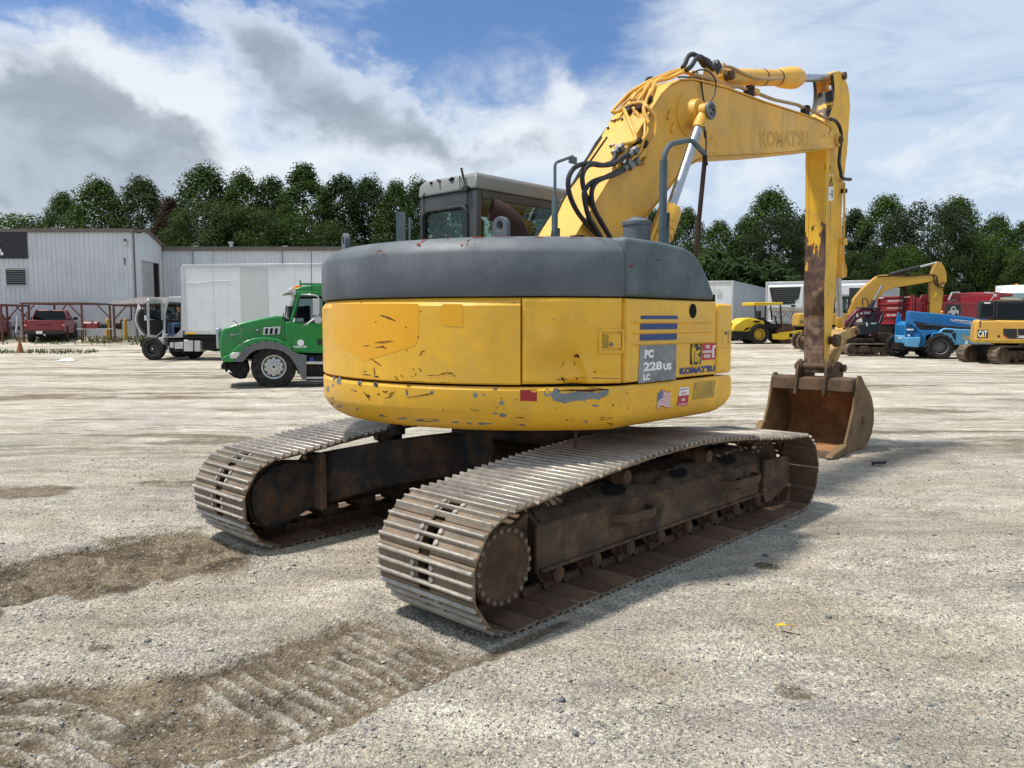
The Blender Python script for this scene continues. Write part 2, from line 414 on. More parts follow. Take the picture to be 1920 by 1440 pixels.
M['yellow_dirt_shade'] = worn('paint_yellow_dirt_shade', (.45, .27, .02), .5, amp=.25, nscale=9, dirt=(.3, .19, .03), dirtamt=.8)  # darker yellow: dirt, and the shade painted into the latch recesses
# ---- upper structure: outlines
RT = 1.69; YS = 1.5; T0 = math.asin(YS/RT)
def arcpts(off, t0, t1, n):
    r = RT - off; return [(-r*math.cos(t0+(t1-t0)*k/n), -r*math.sin(t0+(t1-t0)*k/n)) for k in range(n+1)]
def outline(off, xr, xl):
    a = math.asin((YS-off)/(RT-off)); return [(xr-off, -YS+off)] + arcpts(off, a, -a, 64) + [(xl-off, YS-off)]
def loops(levels, fn): return [[V((p[0], p[1], z)) for p in fn(off)] for z, off in levels]
LOW = [(.985, .2), (.995, .12), (1.02, .075), (1.06, .035), (1.11, .008), (1.14, 0), (1.265, 0), (1.285, .012)]
def low_off(z):
    if z <= LOW[0][0]: return LOW[0][1]
    for (a, p), (b, q) in zip(LOW, LOW[1:]):
        if z <= b: return p + (q-p)*(z-a)/(b-a)
    return 0
m = MB(); m.mat(M['yellow'])
m.loft(loops(LOW, lambda o: outline(o, .66, .66))[::1])
cwl = m.build('counterweight_base', EX, sharp=30)
m = MB(); m.mat(M['yellow']); m.bx(-1.2, -1.12, .1, .18, .95, 1.0); m.build('lug', cwl)
TC = math.atan2(1.082, 1.285)
def shell(levels, t0, t1, n, th):
    return loops(levels, lambda o: arcpts(o, t0, t1, n) + arcpts(th, t1, t0, n))
m = MB(); m.mat(M['yellow'])
m.loft(shell([(1.30, .012), (1.31, 0), (1.797, 0), (1.845, .03), (1.85, .06)], TC, -T0, 60, .3)[::1])
cw = m.build('counterweight', EX, sharp=30)
m = MB(); m.mat(M['dark']); m.loft(loops([(1.2, .0), (1.9, 0)], lambda o: outline(.075, .6, .6))); m.build('engine_bay', EX)
# door with a dent
def patch(fn, nu, nv, back):
    """outer grid fn(u,v) plus a skirt to fn(u,v)+back"""
    vs = []; fs = []
    for i in range(nu+1):
        for j in range(nv+1): vs.append(fn(i/nu, j/nv))
    ix = lambda i, j: i*(nv+1)+j
    for i in range(nu):
        for j in range(nv): fs.append((ix(i, j), ix(i+1, j), ix(i+1, j+1), ix(i, j+1)))
    rim = [ix(i, 0) for i in range(nu+1)] + [ix(nu, j) for j in range(1, nv+1)] + [ix(i, nv) for i in range(nu-1, -1, -1)] + [ix(0, j) for j in range(nv-1, 0, -1)]
    b = len(vs); vs += [vs[k] + back(vs[k]) for k in rim]; n = len(rim)
    for k in range(n): fs.append((rim[(k+1) % n], rim[k], b+k, b+(k+1) % n))
    return vs, fs
TD0, TD1 = TC+.004, T0-.003
def door_fn(u, v):
    t = TD0 + (TD1-TD0)*u; z = 1.305 + .54*v
    d = 0
    e = min(u*.62, (1-u)*.62, v*.53, (1-v)*.53)
    if e < .02: d += .012*(1-e/.02)**2
    # dents: broad hollow with a crease, low centre
    q = ((u-.46)/.22)**2 + ((v-.22)/.22)**2; d += .07*math.exp(-q)
    q = ((u-.30)/.1)**2 + ((v-.42)/.16)**2; d -= .016*math.exp(-q)
    q = ((u-.62+.25*(v-.2))/.05)**2 + ((v-.2)/.2)**2; d -= .036*math.exp(-q)
    q = ((u-.52)/.12)**2 + ((v-.0)/.06)**2; d += .04*math.exp(-q)
    q = ((u-.78)/.16)**2 + ((v-.1)/.05)**2; d += .012*math.exp(-q)
    q = ((u-.1)/.12)**2 + ((v-.8)/.3)**2; d += .006*math.exp(-q)
    r = RT - d; return V((-r*math.cos(t), -r*math.sin(t), z))
m = MB(); m.mat(M['yellow']); m.add(*patch(door_fn, 60, 54, lambda p: V((-p.x, -p.y, 0)).normalized()*.05)); door = m.build('engine_door', EX, sharp=60)
def cfr(px):   # frame on the tail cylinder: point, tangent (to the right), up, outward
    p = oncirc(px, RT); n_ = V((p.x, p.y, 0)).normalized(); return p, V((-n_.y, n_.x, 0)), V((0, 0, 1)), n_
P3 = lambda a, b: (960+a/3.6, 420+b/3.6)
def cbox(mb, px, w, h, d, lift=0.0):
    p, t, u, n_ = cfr(px); rot = Matrix((t, n_, u)).transposed(); mb.box(p + n_*lift, (w, d, h), rot)
m = MB(); m.mat(M['yellow'])
p, t, u, n_ = cfr(P3(672, 790)); rot = Matrix((t, n_, u)).transposed()
for w, h, dx, dz, sx, sz in (): pass
for (dx, dz, w, h) in ((-.078, 0, .018, .135), (.078, 0, .018, .135), (0, .068, .156, .018), (0, -.068, .156, .018)):
    m.box(p + t*dx + u*dz + n_*.002, (w, .014, h), rot)
m.mat(M['yellow_dirt_shade']); m.box(p - t*.035 + n_*.0005, (.05, .004, .085), rot)  # shade of the recess painted as a darker yellow plate
m.mat(M['yellow']); m.box(p + t*.018 + n_*.004, (.085, .012, .088), rot)
m.mat(M['steel']); q = p + u*-.02 + t*-.008; m.cyl(q + n_*.005, q + n_*.018, .0125, 14)
m.build('door_latch', door, bevel=.003, seg=2)
# side panel with ribs
RZ = [onY((1270, y), -YS).z for y in (602.5, 621, 641)]
XS0, XS1 = -.752, .42
def side_fn(u, v):
    x = XS0+.006 + (XS1-XS0-.012)*u; z = 1.305 + .54*v; d = 0
    e = min(x-XS0, XS1-x, z-1.3, 1.84-z)
    if e < .022: d -= .012*(1-e/.022)**2
    if -.68 < x < .365:
        k = min(1, (x+.68)/.02, (.365-x)/.02)
        for rz in RZ:
            if abs(z-rz) < .017: d += .016*k*math.cos((z-rz)/.017*PI/2)
    return V((x, -YS-d, z))
m = MB(); m.mat(M['yellow']); m.add(*patch(side_fn, 70, 120, lambda p: V((0, .05, 0)))); sp = m.build('side_panel', EX, sharp=70)
m = MB(); m.mat(M['dark']); q = onY((1299.5, 583), -YS-.002); m.add([q + V((.05*math.cos(a), 0, .052*math.sin(a))) for a in [2*PI*k/28 for k in range(28)]], [tuple(range(28))]); m.build('panel_hole', sp)
m = MB(); m.mat(M['yellow'])
m.bx(.43, .655, -YS-.004, -YS+.3, 1.305, 1.83); fd = m.build('front_door', EX, bevel=.022, seg=3)
m = MB(); m.mat(M['yellow']); m.bx(.50, .61, -YS-.008, -YS+.0, 1.52, 1.64); m.bx(.48, .63, -YS-.01, -YS, 1.495, 1.505)
m.mat(M['yellow_dirt_shade']); m.bx(.575, .605, -YS-.0095, -YS-.004, 1.53, 1.63)  # recess shade painted on as a darker yellow strip
m.mat(M['steel']); m.cyl((.545, -YS-.004, 1.61), (.545, -YS-.018, 1.61), .013, 12); m.build('door_latch', fd, bevel=.003)
# ---- decals on the right side
P5 = lambda a, b: (1180+a/6.545, 560+b/6.545)
def sq(mb, pts, y=-YS-.0035): mb.add([onY(p, y) for p in pts], [tuple(range(len(pts)))])
X1 = V((1, 0, 0)); Z1 = V((0, 0, 1))
def sidetext(mb, body, a, b, c, d, bold=.02, y=-YS-.0042):
    p = onY(P5(a, b), y); q = onY(P5(c, d), y); mb.text(body, p, X1, Z1, q.z-p.z, q.x-p.x, bold)
m = MB(); m.mat(M['blue'])
for q in ([(142, 208), (597, 208), (595, 252), (141, 252)], [(138, 306), (592, 303), (589, 377), (136, 383)], [(134, 432), (585, 426), (583, 501), (132, 514)]): sq(m, [P5(*p) for p in q][::-1])
m.build('stripe_decal', sp, smooth=False)
M['decal_slate'] = worn('decal_slate', (.24, .255, .26), .5, amp=.3, nscale=4, dirt=(.10, .12, .135), dirtamt=.8)
m = MB(); m.mat(M['decal_slate']); sq(m, [P5(*p) for p in [(130, 572), (580, 560), (572, 990), (107, 1040)]][::-1])
m.mat(M['decal_white']); sidetext(m, 'PC', 186, 733, 300, 620, .075); sidetext(m, '228', 172, 893, 405, 765, .045); sidetext(m, 'US', 415, 880, 520, 785, .07); sidetext(m, 'LC', 170, 1008, 255, 918, .075)
m.build('model_decal', sp, smooth=False)
m = MB(); m.mat(M['decal_black']); sq(m, [P5(*p) for p in [(755, 556), (890, 550), (880, 803), (745, 810)]][::-1])
m.mat(M['decal_yellow']); sidetext(m, 'T', 764, 770, 815, 600, .06); sidetext(m, 'E', 806, 775, 840, 640, .06); sidetext(m, 'C', 832, 760, 872, 620, .06)
q = onY(P5(818, 676), -YS-.004); ring = []
for k in range(28):
    a = .5 + 5.3*k/27; ring.append(q + V((.052*math.cos(a), 0, .098*math.sin(a))))
m.tube(ring, .007, 4)
m.mat(M['blue']); sidetext(m, "KOMAT'SU", 622, 935, 1055, 812, .055, -YS-.0048)
m.build('dealer_decal', sp, smooth=False)
m = MB(); m.mat(M['red']); sq(m, [P5(*p) for p in [(903, 550), (1068, 541), (1060, 742), (893, 757)]][::-1])
m.mat(M['decal_white']); sidetext(m, 'FIRE', 937, 612, 988, 568, .03); sq(m, [P5(*p) for p in [(903, 640), (1012, 634), (1010, 661), (902, 667)]][::-1], -YS-.0042); sidetext(m, 'INSIDE', 917, 727, 997, 682, .03)
sq(m, [P5(*p) for p in [(1020, 600), (1043, 598), (1040, 722), (1017, 726)]][::-1], -YS-.0042); sq(m, [P5(*p) for p in [(1025, 575), (1062, 568), (1058, 600), (1026, 598)]][::-1], -YS-.0042)
m.mat(M['red']); sidetext(m, 'EXTINGUISHER', 908, 660, 1008, 643, .01, -YS-.005)
m.build('fire_sign', sp, smooth=False)
# lower band decals
m = MB(); mr = M['red']; m.mat(M['decal_white'])
def flagpt(u, v):
    a, b, c, d = P5(350, 1150), P5(505, 1130), P5(500, 1330), P5(338, 1345)
    x = (a[0]*(1-u)+b[0]*u)*(1-v) + (d[0]*(1-u)+c[0]*u)*v; y = (a[1]*(1-u)+b[1]*u)*(1-v) + (d[1]*(1-u)+c[1]*u)*v
    return (x, y - 3.2*math.sin(u*7.2-1.1) - 1.5*u)
for k in range(13):
    m.mat(mr if k % 2 == 0 else M['decal_white'])
    for i in range(16):
        u0, u1 = i/16, (i+1)/16; v0, v1 = k/13, (k+1)/13
        p = [flagpt(u0, v0), flagpt(u0, v1), flagpt(u1, v1), flagpt(u1, v0)]
        m.add([onY(q, -YS-.003) for q in p], [(0, 1, 2, 3)])
m.mat(M['blue'])
for i in range(7):
    p = [flagpt(i/16, 0), flagpt(i/16, .54), flagpt((i+1)/16, .54), flagpt((i+1)/16, 0)]
    m.add([onY(q, -YS-.0036) for q in p], [(0, 1, 2, 3)])
m.mat(M['decal_white'])
for i in range(5):
    for j in range(4):
        c = onY(flagpt(.045+.085*i, .07+.125*j), -YS-.0042)
        m.add([c + V((.003*math.cos(a), 0, .003*math.sin(a))) for a in [2*PI*k/6 for k in range(6)]], [tuple(range(6))])
m.build('flag_decal', cwl, smooth=False)
m = MB(); m.mat(M['decal_white']); sq(m, [P5(*p) for p in [(617, 1090), (733, 1083), (728, 1180), (606, 1193)]][::-1]); m.mat(M['red']); sq(m, [P5(*p) for p in [(606, 1193), (728, 1180), (716, 1308), (586, 1322)]][::-1])
sidetext(m, 'SAFETY', 622, 1130, 725, 1096, .02); sidetext(m, 'FIRST', 634, 1180, 708, 1143, .02)
m.mat(M['decal_white']); sidetext(m, 'BE', 645, 1258, 683, 1222, .02); sidetext(m, 'CAREFUL', 594, 1312, 716, 1278, .02)
m.build('safety_sign', cwl, smooth=False)
m = MB(); m.mat(M['yellow_dirt_shade']); sq(m, [P5(*p) for p in [(805, 1030), (1058, 1000), (1035, 1205), (775, 1240)]][::-1], -YS-.003); m.build('removed_decal_patch', cwl, smooth=False)
# ---- counterweight marks (wear with shapes of its own, on the metal)
P2 = lambda a, b: (600+a/3.4275, 400+b/3.4275)
def surf(px, lift=.002):
    p = oncirc(px, RT)
    for _ in range(3): p = oncirc(px, RT - low_off(p.z) if p.z < 1.28 else RT)
    n_ = V((p.x, p.y, 0)).normalized(); return p + n_*lift
def stroke(mb, pts, w, f=P2, fn=surf):
    pts = spline([(a, b, 0) for a, b in pts], 5); n = len(pts); L = []; R_ = []
    for i, p in enumerate(pts):
        d = pts[min(i+1, n-1)] - pts[max(i-1, 0)]; d = d.normalized(); q = V((-d.y, d.x, 0))
        k = .85*w*(.25 + .75*math.sin(PI*(i+.5)/n))*random.uniform(.55, 1.2)/2
        L.append(fn(f(p.x+q.x*k, p.y+q.y*k))); R_.append(fn(f(p.x-q.x*k, p.y-q.y*k)))
    mb.add(L+R_, [(i, i+1, n+i+1, n+i) for i in range(n-1)])
def blob(mb, c, rx, ry, f=P2, fn=surf, n=18, j=.35):
    ph = random.uniform(0, 9)
    pts = [(c[0]+rx*math.cos(2*PI*k/n)*(1+j*noise.noise(V((math.cos(2*PI*k/n)*1.7+ph, math.sin(2*PI*k/n)*1.7, ph)))), c[1]+ry*math.sin(2*PI*k/n)*(1+j*noise.noise(V((math.cos(2*PI*k/n)*1.7, math.sin(2*PI*k/n)*1.7+ph, 2*ph))))) for k in range(n)]
    mb.add([fn(f(*p)) for p in pts], [tuple(range(n))])
# brighter unfaded paint where stickers were
m = MB(); m.mat(M['yellow_fresh'])
def fill(mb, poly, f=P2, fn=surf, nx=14):
    xs = [p[0] for p in poly]; a, b = min(xs), max(xs)
    def yr(x):
        ys = []
        for (x0, y0), (x1, y1) in zip(poly, poly[1:]+poly[:1]):
            if min(x0, x1) <= x <= max(x0, x1) and x0 != x1: ys.append(y0+(y1-y0)*(x-x0)/(x1-x0))
        return min(ys), max(ys)
    vs = []; fs = []
    cols = sorted(set([a+.01, b-.01] + [a+(b-a)*k/nx for k in range(1, nx)] + [p[0] for p in poly if a+.5 < p[0] < b-.5]))
    for x in cols:
        y0, y1 = yr(x); vs += [fn(f(x, y0), .0012), fn(f(x, y1), .0012)]
    for k in range(len(cols)-1): fs.append((2*k, 2*k+1, 2*k+3, 2*k+2))
    mb.add(vs, fs)
fill(m, [(78, 580), (634, 582), (634, 790), (612, 850), (280, 952), (95, 830)])
fill(m, [(790, 582), (918, 584), (918, 730), (790, 722), (762, 665)], nx=6)
m.build('unfaded_patch', cw, sharp=180)
m = MB(); m.mat(M['scratch'])
for pts, w in [([(388, 655), (430, 668), (488, 692)], 12), ([(355, 830), (420, 822), (472, 820)], 5), ([(355, 832), (420, 832), (470, 822)], 5), ([(282, 852), (318, 850)], 6), ([(355, 862), (400, 860), (430, 870)], 10), ([(395, 858), (410, 850)], 8), ([(322, 930), (360, 955), (393, 978)], 8), ([(640, 918), (655, 890), (677, 884)], 9), ([(275, 1034), (330, 1040)], 7), ([(280, 1010), (300, 1020)], 5), ([(345, 1046), (380, 1050)], 10), ([(348, 990), (352, 1040)], 10), ([(480, 1045), (500, 1075)], 5), ([(490, 1046), (508, 1074)], 3), ([(520, 1036), (535, 1053)], 7), ([(585, 1048), (605, 1050)], 4), ([(685, 1042), (745, 1040)], 6), ([(748, 1045), (790, 1030), (845, 1028), (872, 1048)], 9), ([(770, 1036), (810, 1028)], 8), ([(520, 1078), (600, 1080), (690, 1086)], 4),
               ([(560, 1186), (640, 1172), (700, 1162), (730, 1150)], 11), ([(280, 1145), (300, 1170), (325, 1205)], 8), ([(300, 1165), (325, 1178)], 14), ([(370, 1160), (385, 1165)], 14), ([(400, 1140), (420, 1148), (440, 1140)], 10), ([(415, 1188), (455, 1175), (485, 1138)], 7), ([(440, 1165), (470, 1150)], 9), ([(965, 1250), (980, 1262), (1022, 1270)], 5), ([(556, 1128), (562, 1165)], 9), ([(1252, 1312), (1312, 1314)], 5), ([(245, 1085), (262, 1110)], 16), ([(345, 1090), (372, 1112)], 20), ([(775, 1088), (810, 1090)], 5), ([(555, 1105), (585, 1108)], 8), ([(220, 1138), (236, 1146)], 8), ([(180, 1052), (182, 1075)], 8), ([(385, 1300), (430, 1306)], 4), ([(630, 1332), (720, 1340)], 5)]: stroke(m, pts, w)
for c in [(360, 699), (648, 631), (267, 573), (554, 732), (633, 793), (1246, 574), (1140, 1250), (1167, 1188), (600, 1000), (640, 1000), (650, 1010), (615, 1035), (1258, 1198), (560, 880)]: blob(m, c, 4.5, 4.5)
S3 = lambda a, b: P3(a, b)
for pts, w in [([(20, 1306), (85, 1308)], 6), ([(590, 1305), (630, 1307)], 5), ([(588, 1322), (626, 1320)], 7), ([(640, 1312), (680, 1308)], 5), ([(655, 1345), (690, 1352)], 8), ([(640, 1335), (670, 1365)], 6), ([(50, 1358), (90, 1360)], 6), ([(505, 1100), (650, 1120)], 6)]: stroke(m, pts, w, S3)
for c, r in [((92, 1244), 4), ((292, 1252), 4), ((370, 1322), 5), ((403, 1328), 4), ((682, 1222), 6), ((775, 1140), 5), ((782, 1243), 5), ((730, 1215), 3), ((420, 1315), 3)]: blob(m, c, r, r, S3)
m.build('scratches', cwl, sharp=180)
m = MB(); m.mat(M['primer'])
for c, rx, ry in [((123, 1076), 14, 24), ((90, 1060), 7, 16), ((83, 1105), 5, 12), ((52, 1130), 8, 20), ((80, 1205), 10, 25), ((125, 1240), 18, 8), ((240, 1258), 10, 6), ((998, 1168), 14, 18), ((1053, 1166), 9, 8), ((1126, 1128), 16, 6), ((1167, 1218), 15, 15), ((1175, 1297), 21, 13), ((1124, 1286), 16, 7), ((395, 1300), 16, 8), ((690, 1330), 80, 10), ((530, 1318), 30, 6), ((870, 1343), 24, 6), ((960, 1350), 16, 6), ((1060, 1352), 48, 6), ((1300, 1360), 24, 4), ((205, 1133), 8, 4), ((790, 1262), 6, 6), ((1035, 1352), 18, 9), ((718, 1150), 12, 12), ((560, 1160), 8, 12), ((258, 1090), 14, 16), ((358, 1100), 16, 16)]: blob(m, c, rx, ry, fn=lambda p: surf(p, .0014))
for c, rx, ry in [((240, 1140), 26, 25), ((300, 1150), 40, 36), ((360, 1172), 60, 38), ((440, 1165), 60, 36), ((520, 1160), 50, 26), ((600, 1150), 40, 20), ((562, 1226), 24, 8), ((497, 1334), 11, 9), ((580, 1170), 25, 14), ((636, 1130), 18, 16)]: blob(m, c, rx, ry, S3, lambda p: surf(p, .0014), j=.6)
m.build('bare_primer_patches', cwl, sharp=180)
m = MB(); m.mat(M['scratch']); stroke(m, [(312, 1124), (400, 1122), (520, 1124), (650, 1116)], 22, S3, lambda p: surf(p, .0026))
m.build('deep_scrape', cwl, sharp=180)
m = MB(); m.mat(M['scratch'])
def dsurf(px):
    p = oncirc(px, RT); t = math.atan2(-p.y, -p.x); u = (t-TD0)/(TD1-TD0); v = (p.z-1.305)/.53
    q = door_fn(min(1, max(0, u)), min(1, max(0, v))); return q + V((q.x, q.y, 0)).normalized()*.002
for pts, w in [([(430, 905), (445, 890), (458, 912)], 22), ([(300, 1052), (350, 1055), (390, 1050)], 6), ([(340, 1035), (355, 1055), (365, 1075)], 16), ([(440, 1042), (455, 1050)], 12), ([(460, 1038), (620, 1042), (770, 1044)], 5), ([(750, 955), (762, 990)], 12), ([(758, 1035), (770, 1050)], 14), ([(555, 998), (575, 1005)], 8), ([(350, 960), (365, 940)], 7), ([(430, 930), (440, 960)], 8), ([(340, 975), (350, 965)], 4)]: stroke(m, pts, w, S3, dsurf)
for c, r in [((285, 654), 4), ((500, 660), 3), ((137, 680), 3), ((475, 880), 3), ((130, 780), 2)]: blob(m, c, r, r, S3, dsurf)
m.build('scratches', door, sharp=180)
m = MB(); m.mat(M['reflector'])
p = [P3(55, 1120), P3(170, 1118), P3(168, 1196), P3(56, 1194)]
m.add([surf(q, .003) for q in (p[0], ((p[0][0]+p[1][0])/2, (p[0][1]+p[1][1])/2), p[1], p[2], ((p[2][0]+p[3][0])/2, (p[2][1]+p[3][1])/2), p[3])][::-1], [(0, 1, 4, 5), (1, 2, 3, 4)])
m.build('reflector', cwl, smooth=False)

# ---- hood
HLEV = [(1.853, .035), (1.857, .010), (1.885, .002), (2.0, 0), (2.125, .003), (2.15, .012), (2.205, .06), (2.232, .12), (2.248, .25), (2.25, .5)]
def hood_off(z):
    for (a, p), (b, q) in zip(HLEV, HLEV[1:]):
        if z <= b: return p + (q-p)*max(0, (z-a))/(b-a)
    return .5
m = MB(); m.mat(M['grey']); m.loft(loops(HLEV, lambda o: outline(o, -.56, -.56)[1:-1] + [(-.2, YS-.15-o), (-.2, -YS+.3+o)])); hood = m.build('engine_hood', EX, sharp=28)
m = MB(); m.mat(M['grey_blue'])
m.prism([(-.752, 1.855), (.405, 1.855), (.387, 1.91), (.3, 2.02), (.2, 2.12), (.09, 2.185), (-.02, 2.215), (-.3, 2.232), (-.752, 2.236)], 'y', -YS+.005, -.5); hs = m.build('side_hood', EX, bevel=.055, seg=4)
m = MB(); m.mat(M['scratch_red'])
def hsurf(px):
    p = oncirc(px, RT)
    for _ in range(4): p = oncirc(px, RT - hood_off(p.z))
    return p + V((p.x, p.y, 0)).normalized()*.003 + V((0, 0, .002))
for pts, w in [([(362, 270), (372, 245), (388, 240), (405, 262), (422, 262)], 6), ([(385, 245), (400, 240)], 4), ([(415, 262), (420, 276)], 6), ([(622, 205), (640, 200), (636, 215)], 22), ([(650, 188), (668, 176), (682, 168)], 10), ([(690, 160), (735, 154)], 4), ([(812, 165), (838, 160)], 4), ([(902, 212), (920, 200)], 8), ([(938, 208), (955, 190)], 5), ([(940, 182), (970, 168)], 5), ([(978, 156), (1058, 155)], 5), ([(992, 200), (997, 192)], 5), ([(1025, 160), (1050, 155)], 5), ([(1120, 152), (1250, 154)], 4), ([(1120, 322), (1145, 321)], 4)]: stroke(m, pts, w, P2, hsurf)
for pts, w in [([(150, 92), (210, 92)], 5), ([(390, 92), (490, 98)], 5), ([(540, 98), (600, 105), (632, 134)], 3), ([(615, 224), (632, 224)], 5), ([(795, 300), (805, 283), (818, 295)], 18)]: stroke(m, pts, w, P3, hsurf)
m.build('scratches', hood, sharp=180)
m = MB(); m.mat(M['scratch'])
for pts, w in [([(965, 240), (1010, 242)], 6), ([(880, 280), (935, 286)], 3), ([(1022, 300), (1040, 302)], 5), ([(1190, 355), (1192, 370)], 5)]: stroke(m, pts, w, P3, lambda p: onY(p, -YS+.002))
m.build('scratches', hs, sharp=180)
# lifting eyes, brackets
def eye(loc, rz):
    m = MB(); m.mat(M['grey']); m.M = Matrix.Translation(loc) @ Matrix.Rotation(rz, 4, 'Z')
    out = [(-.065, 0), (-.065, .09)] + [(-.065*math.cos(a), .09+.055*math.sin(a)) for a in [PI*k/12 for k in range(1, 12)]] + [(.065, .09), (.065, 0)]
    inn = [(.026*math.cos(a), .085+.03*math.sin(a)) for a in [2*PI*k/14 for k in range(14)]]
    # plate with a real hole: ring quads
    ring = []
    for a in range(28):
        t = 2*PI*a/28; dx, dz = math.cos(t), math.sin(t)
        k = 1e9
        if abs(dx) > 1e-6: k = min(k, .062/abs(dx))
        if dz < 0: k = min(k, .085/abs(dz))
        if dz > 0: k = min(k, .062)
        ring.append((dx*k, .085+dz*k))
    for y0, y1 in ((-.02, .02),):
        vs = []; 
        for y in (y0, y1):
            vs += [(p[0], y, p[1]) for p in ring] + [(.026*math.cos(2*PI*k/28), y, .085+.032*math.sin(2*PI*k/28)) for k in range(28)]
        fs = []
        for k in range(28):
            j = (k+1) % 28; fs += [(k, j, 28+j, 28+k), (56+j, 56+k, 84+k, 84+j), (j, k, 56+k, 56+j), (28+k, 28+j, 84+j, 84+k)]
        m.add(vs, fs)
    m.build('lifting_eye', hood, bevel=.004)
p = oncirc((940, 440), 1.36); eye((p.x, p.y, 2.24), math.atan2(p.y, p.x)+PI/2-.5)
p = onY((638, 455), .62); eye((p.x+.05, p.y, 2.215), 1.2)
m = MB(); m.mat(M['grey_blue']); p = oncirc((752, 441), 1.3)
m.box((p.x, p.y, 2.35), (.01, .07, .26), Matrix.Rotation(.5, 3, 'Z')); m.box((p.x+.04, p.y-.05, 2.33), (.01, .05, .22), Matrix.Rotation(-.5, 3, 'Z') @ Matrix.Rotation(.12, 3, 'X')); m.bx(p.x-.05, p.x+.06, p.y-.08, p.y+.05, 2.24, 2.255); m.build('mirror_bracket', hood)
# exhaust elbow
m = MB(); m.mat(M['exhaust'])
p = onY((962, 440), -.25); q = onY((944, 396), -.25)
path = spline([(p.x+.02, -.27, 2.2), (p.x+.03, -.27, 2.32), (p.x+.0, -.25, 2.44), (p.x-.08, -.19, 2.52), (p.x-.14, -.15, 2.545)], 6)
m.tube(path, .085, 20, caps=False); m.tube([v for v in path][::-1], .078, 20, caps=False)
m.mat(M['dark']); m.cyl(path[6], path[10], .076, 16)
m.build('exhaust_pipe', EX)
# air cleaner can, filler cap
m = MB(); m.mat(M['grey']); p = onY((1194, 440), -.95)
m.lathe([(.105, 2.15), (.105, 2.42), (.112, 2.425), (.115, 2.445), (.112, 2.455), (.06, 2.475), (.055, 2.485), (.02, 2.487)], (p.x, -.95, 0), (0, 0, 1), 28); m.build('air_precleaner', EX)
m = MB(); m.mat(M['exhaust']); p = onY((1083, 440), -.7); m.cyl((p.x, p.y, 2.2), (p.x, p.y, 2.31), .05, 10); m.cyl((p.x, p.y, 2.31), (p.x, p.y, 2.335), .058, 12)
for k in range(4): m.tube([(p.x-.05-.04*k, p.y+.02, 2.28), (p.x+.03, p.y+.22, 2.30+.02*k)], .006, 5)
m.build('filler_cap', EX)
# mirror / camera pole
m = MB(); m.mat(M['grey_blue']); y0 = -.42
b = onY((1040, 440), y0); z1 = onY((1040, 370), y0).z; z2 = onY((1039, 305), y0).z; e = onY((1074, 293), y0)
m.box((b.x, y0, (2.2+z1)/2), (.035, .035, z1-2.2)); m.tube(fillet([(b.x, y0, z1-.1), (b.x, y0, z2), e], .03), .012, 8)
m.box(e + V((0, 0, -.03)), (.07, .03, .05)); m.prism([(b.x-.09, 2.2), (b.x-.03, 2.2), (b.x-.03, 2.42)], 'y', y0-.004, y0+.004); m.bx(b.x-.09, b.x+.06, y0-.05, y0+.05, 2.21, 2.26); m.bx(b.x+.015, b.x+.03, y0-.03, y0+.03, 2.24, 2.42)
m.build('mirror_pole', EX)
# hand rail
m = MB(); m.mat(M['grey_blue']); yr = -1.12
pa = onY((1242, 452), yr); pb = onY((1245, 290), yr); pc = onY((1256, 270), yr); pd = onY((1296, 262), yr); pe = onY((1322, 290), yr); pf = onY((1300, 475), yr)
m.tube(fillet([V((pa.x, yr, 2.18)), V((pb.x, yr, pb.z)), pc, pd, V((pe.x, yr, pe.z))], .06), .021, 10)
m.tube([(pa.x, yr, 2.18), (pa.x, yr, onY((1242, 300), yr).z)], .03, 12); m.bx(pa.x-.05, pa.x+.07, yr-.06, yr+.06, 2.2, 2.235); m.prism([(pa.x-.01, 2.2), (pa.x+.05, 2.2), (pa.x+.05, 2.52)], 'y', yr-.03, yr+.03)
m.mat(M['exhaust']); m.tube(fillet([V((pe.x-.03, yr, pe.z+.03)), V((pe.x, yr, pe.z-.02)), V((pf.x, yr, 2.0))], .02), .019, 10)
hr = m.build('hand_rail', EX)

# ---- revolving deck and cab
m = MB(); m.mat(M['frame']); m.bx(-.7, .6, -1.35, 1.4, 1.0, 1.12); m.bx(.6, 1.2, -.6, 1.4, 1.0, 1.12); m.mat(M['yellow']); m.bx(.66, 1.15, -1.0, -.45, 1.12, 1.5); m.bx(-.6, 1.7, .66, 1.48, 1.05, 1.32); m.mat(M['grey']); m.bx(-.9, .3, -.5, .62, 1.12, 2.1); m.build('revolving_deck', EX, bevel=.02)
CX0, CX1, CY0, CY1 = .06, 1.62, .70, 1.485
cb = MB(); cb.mat(M['cab_grey'])
zb = onX((790, 352), CX0).z - .0
ZR = 2.88
cb.bx(CX0, CX0+.07, CY0, CY0+.12, 1.3, ZR); cb.bx(CX0, CX0+.06, CY1-.055, CY1, 1.3, ZR); cb.bx(CX0+.004, CX0+.06, CY0+.12, CY1-.055, 1.3, 2.15); cb.bx(CX0+.004, CX0+.06, CY0+.12, CY1-.055, 2.735, ZR)
cb.bx(CX0+.07, CX1, CY0, CY0+.05, 1.3, 2.0); cb.bx(CX0+.07, CX1, CY0, CY0+.05, 2.8, ZR); cb.bx(CX1-.07, CX1, CY0, CY0+.06, 2.0, 2.8); cb.bx(CX0+.06, CX1, CY1-.05, CY1, 1.3, 2.05); cb.bx(CX0+.06, CX1, CY1-.05, CY1, 2.78, ZR); cb.bx(CX0+.72, CX0+.79, CY1-.05, CY1, 2.05, 2.78); cb.bx(CX1-.06, CX1, CY1-.06, CY1, 2.05, 2.78); cb.bx(CX1-.05, CX1, CY0+.05, CY1-.05, 1.3, 1.7); cb.bx(CX1-.05, CX1, CY0+.05, CY1-.05, 2.8, ZR)
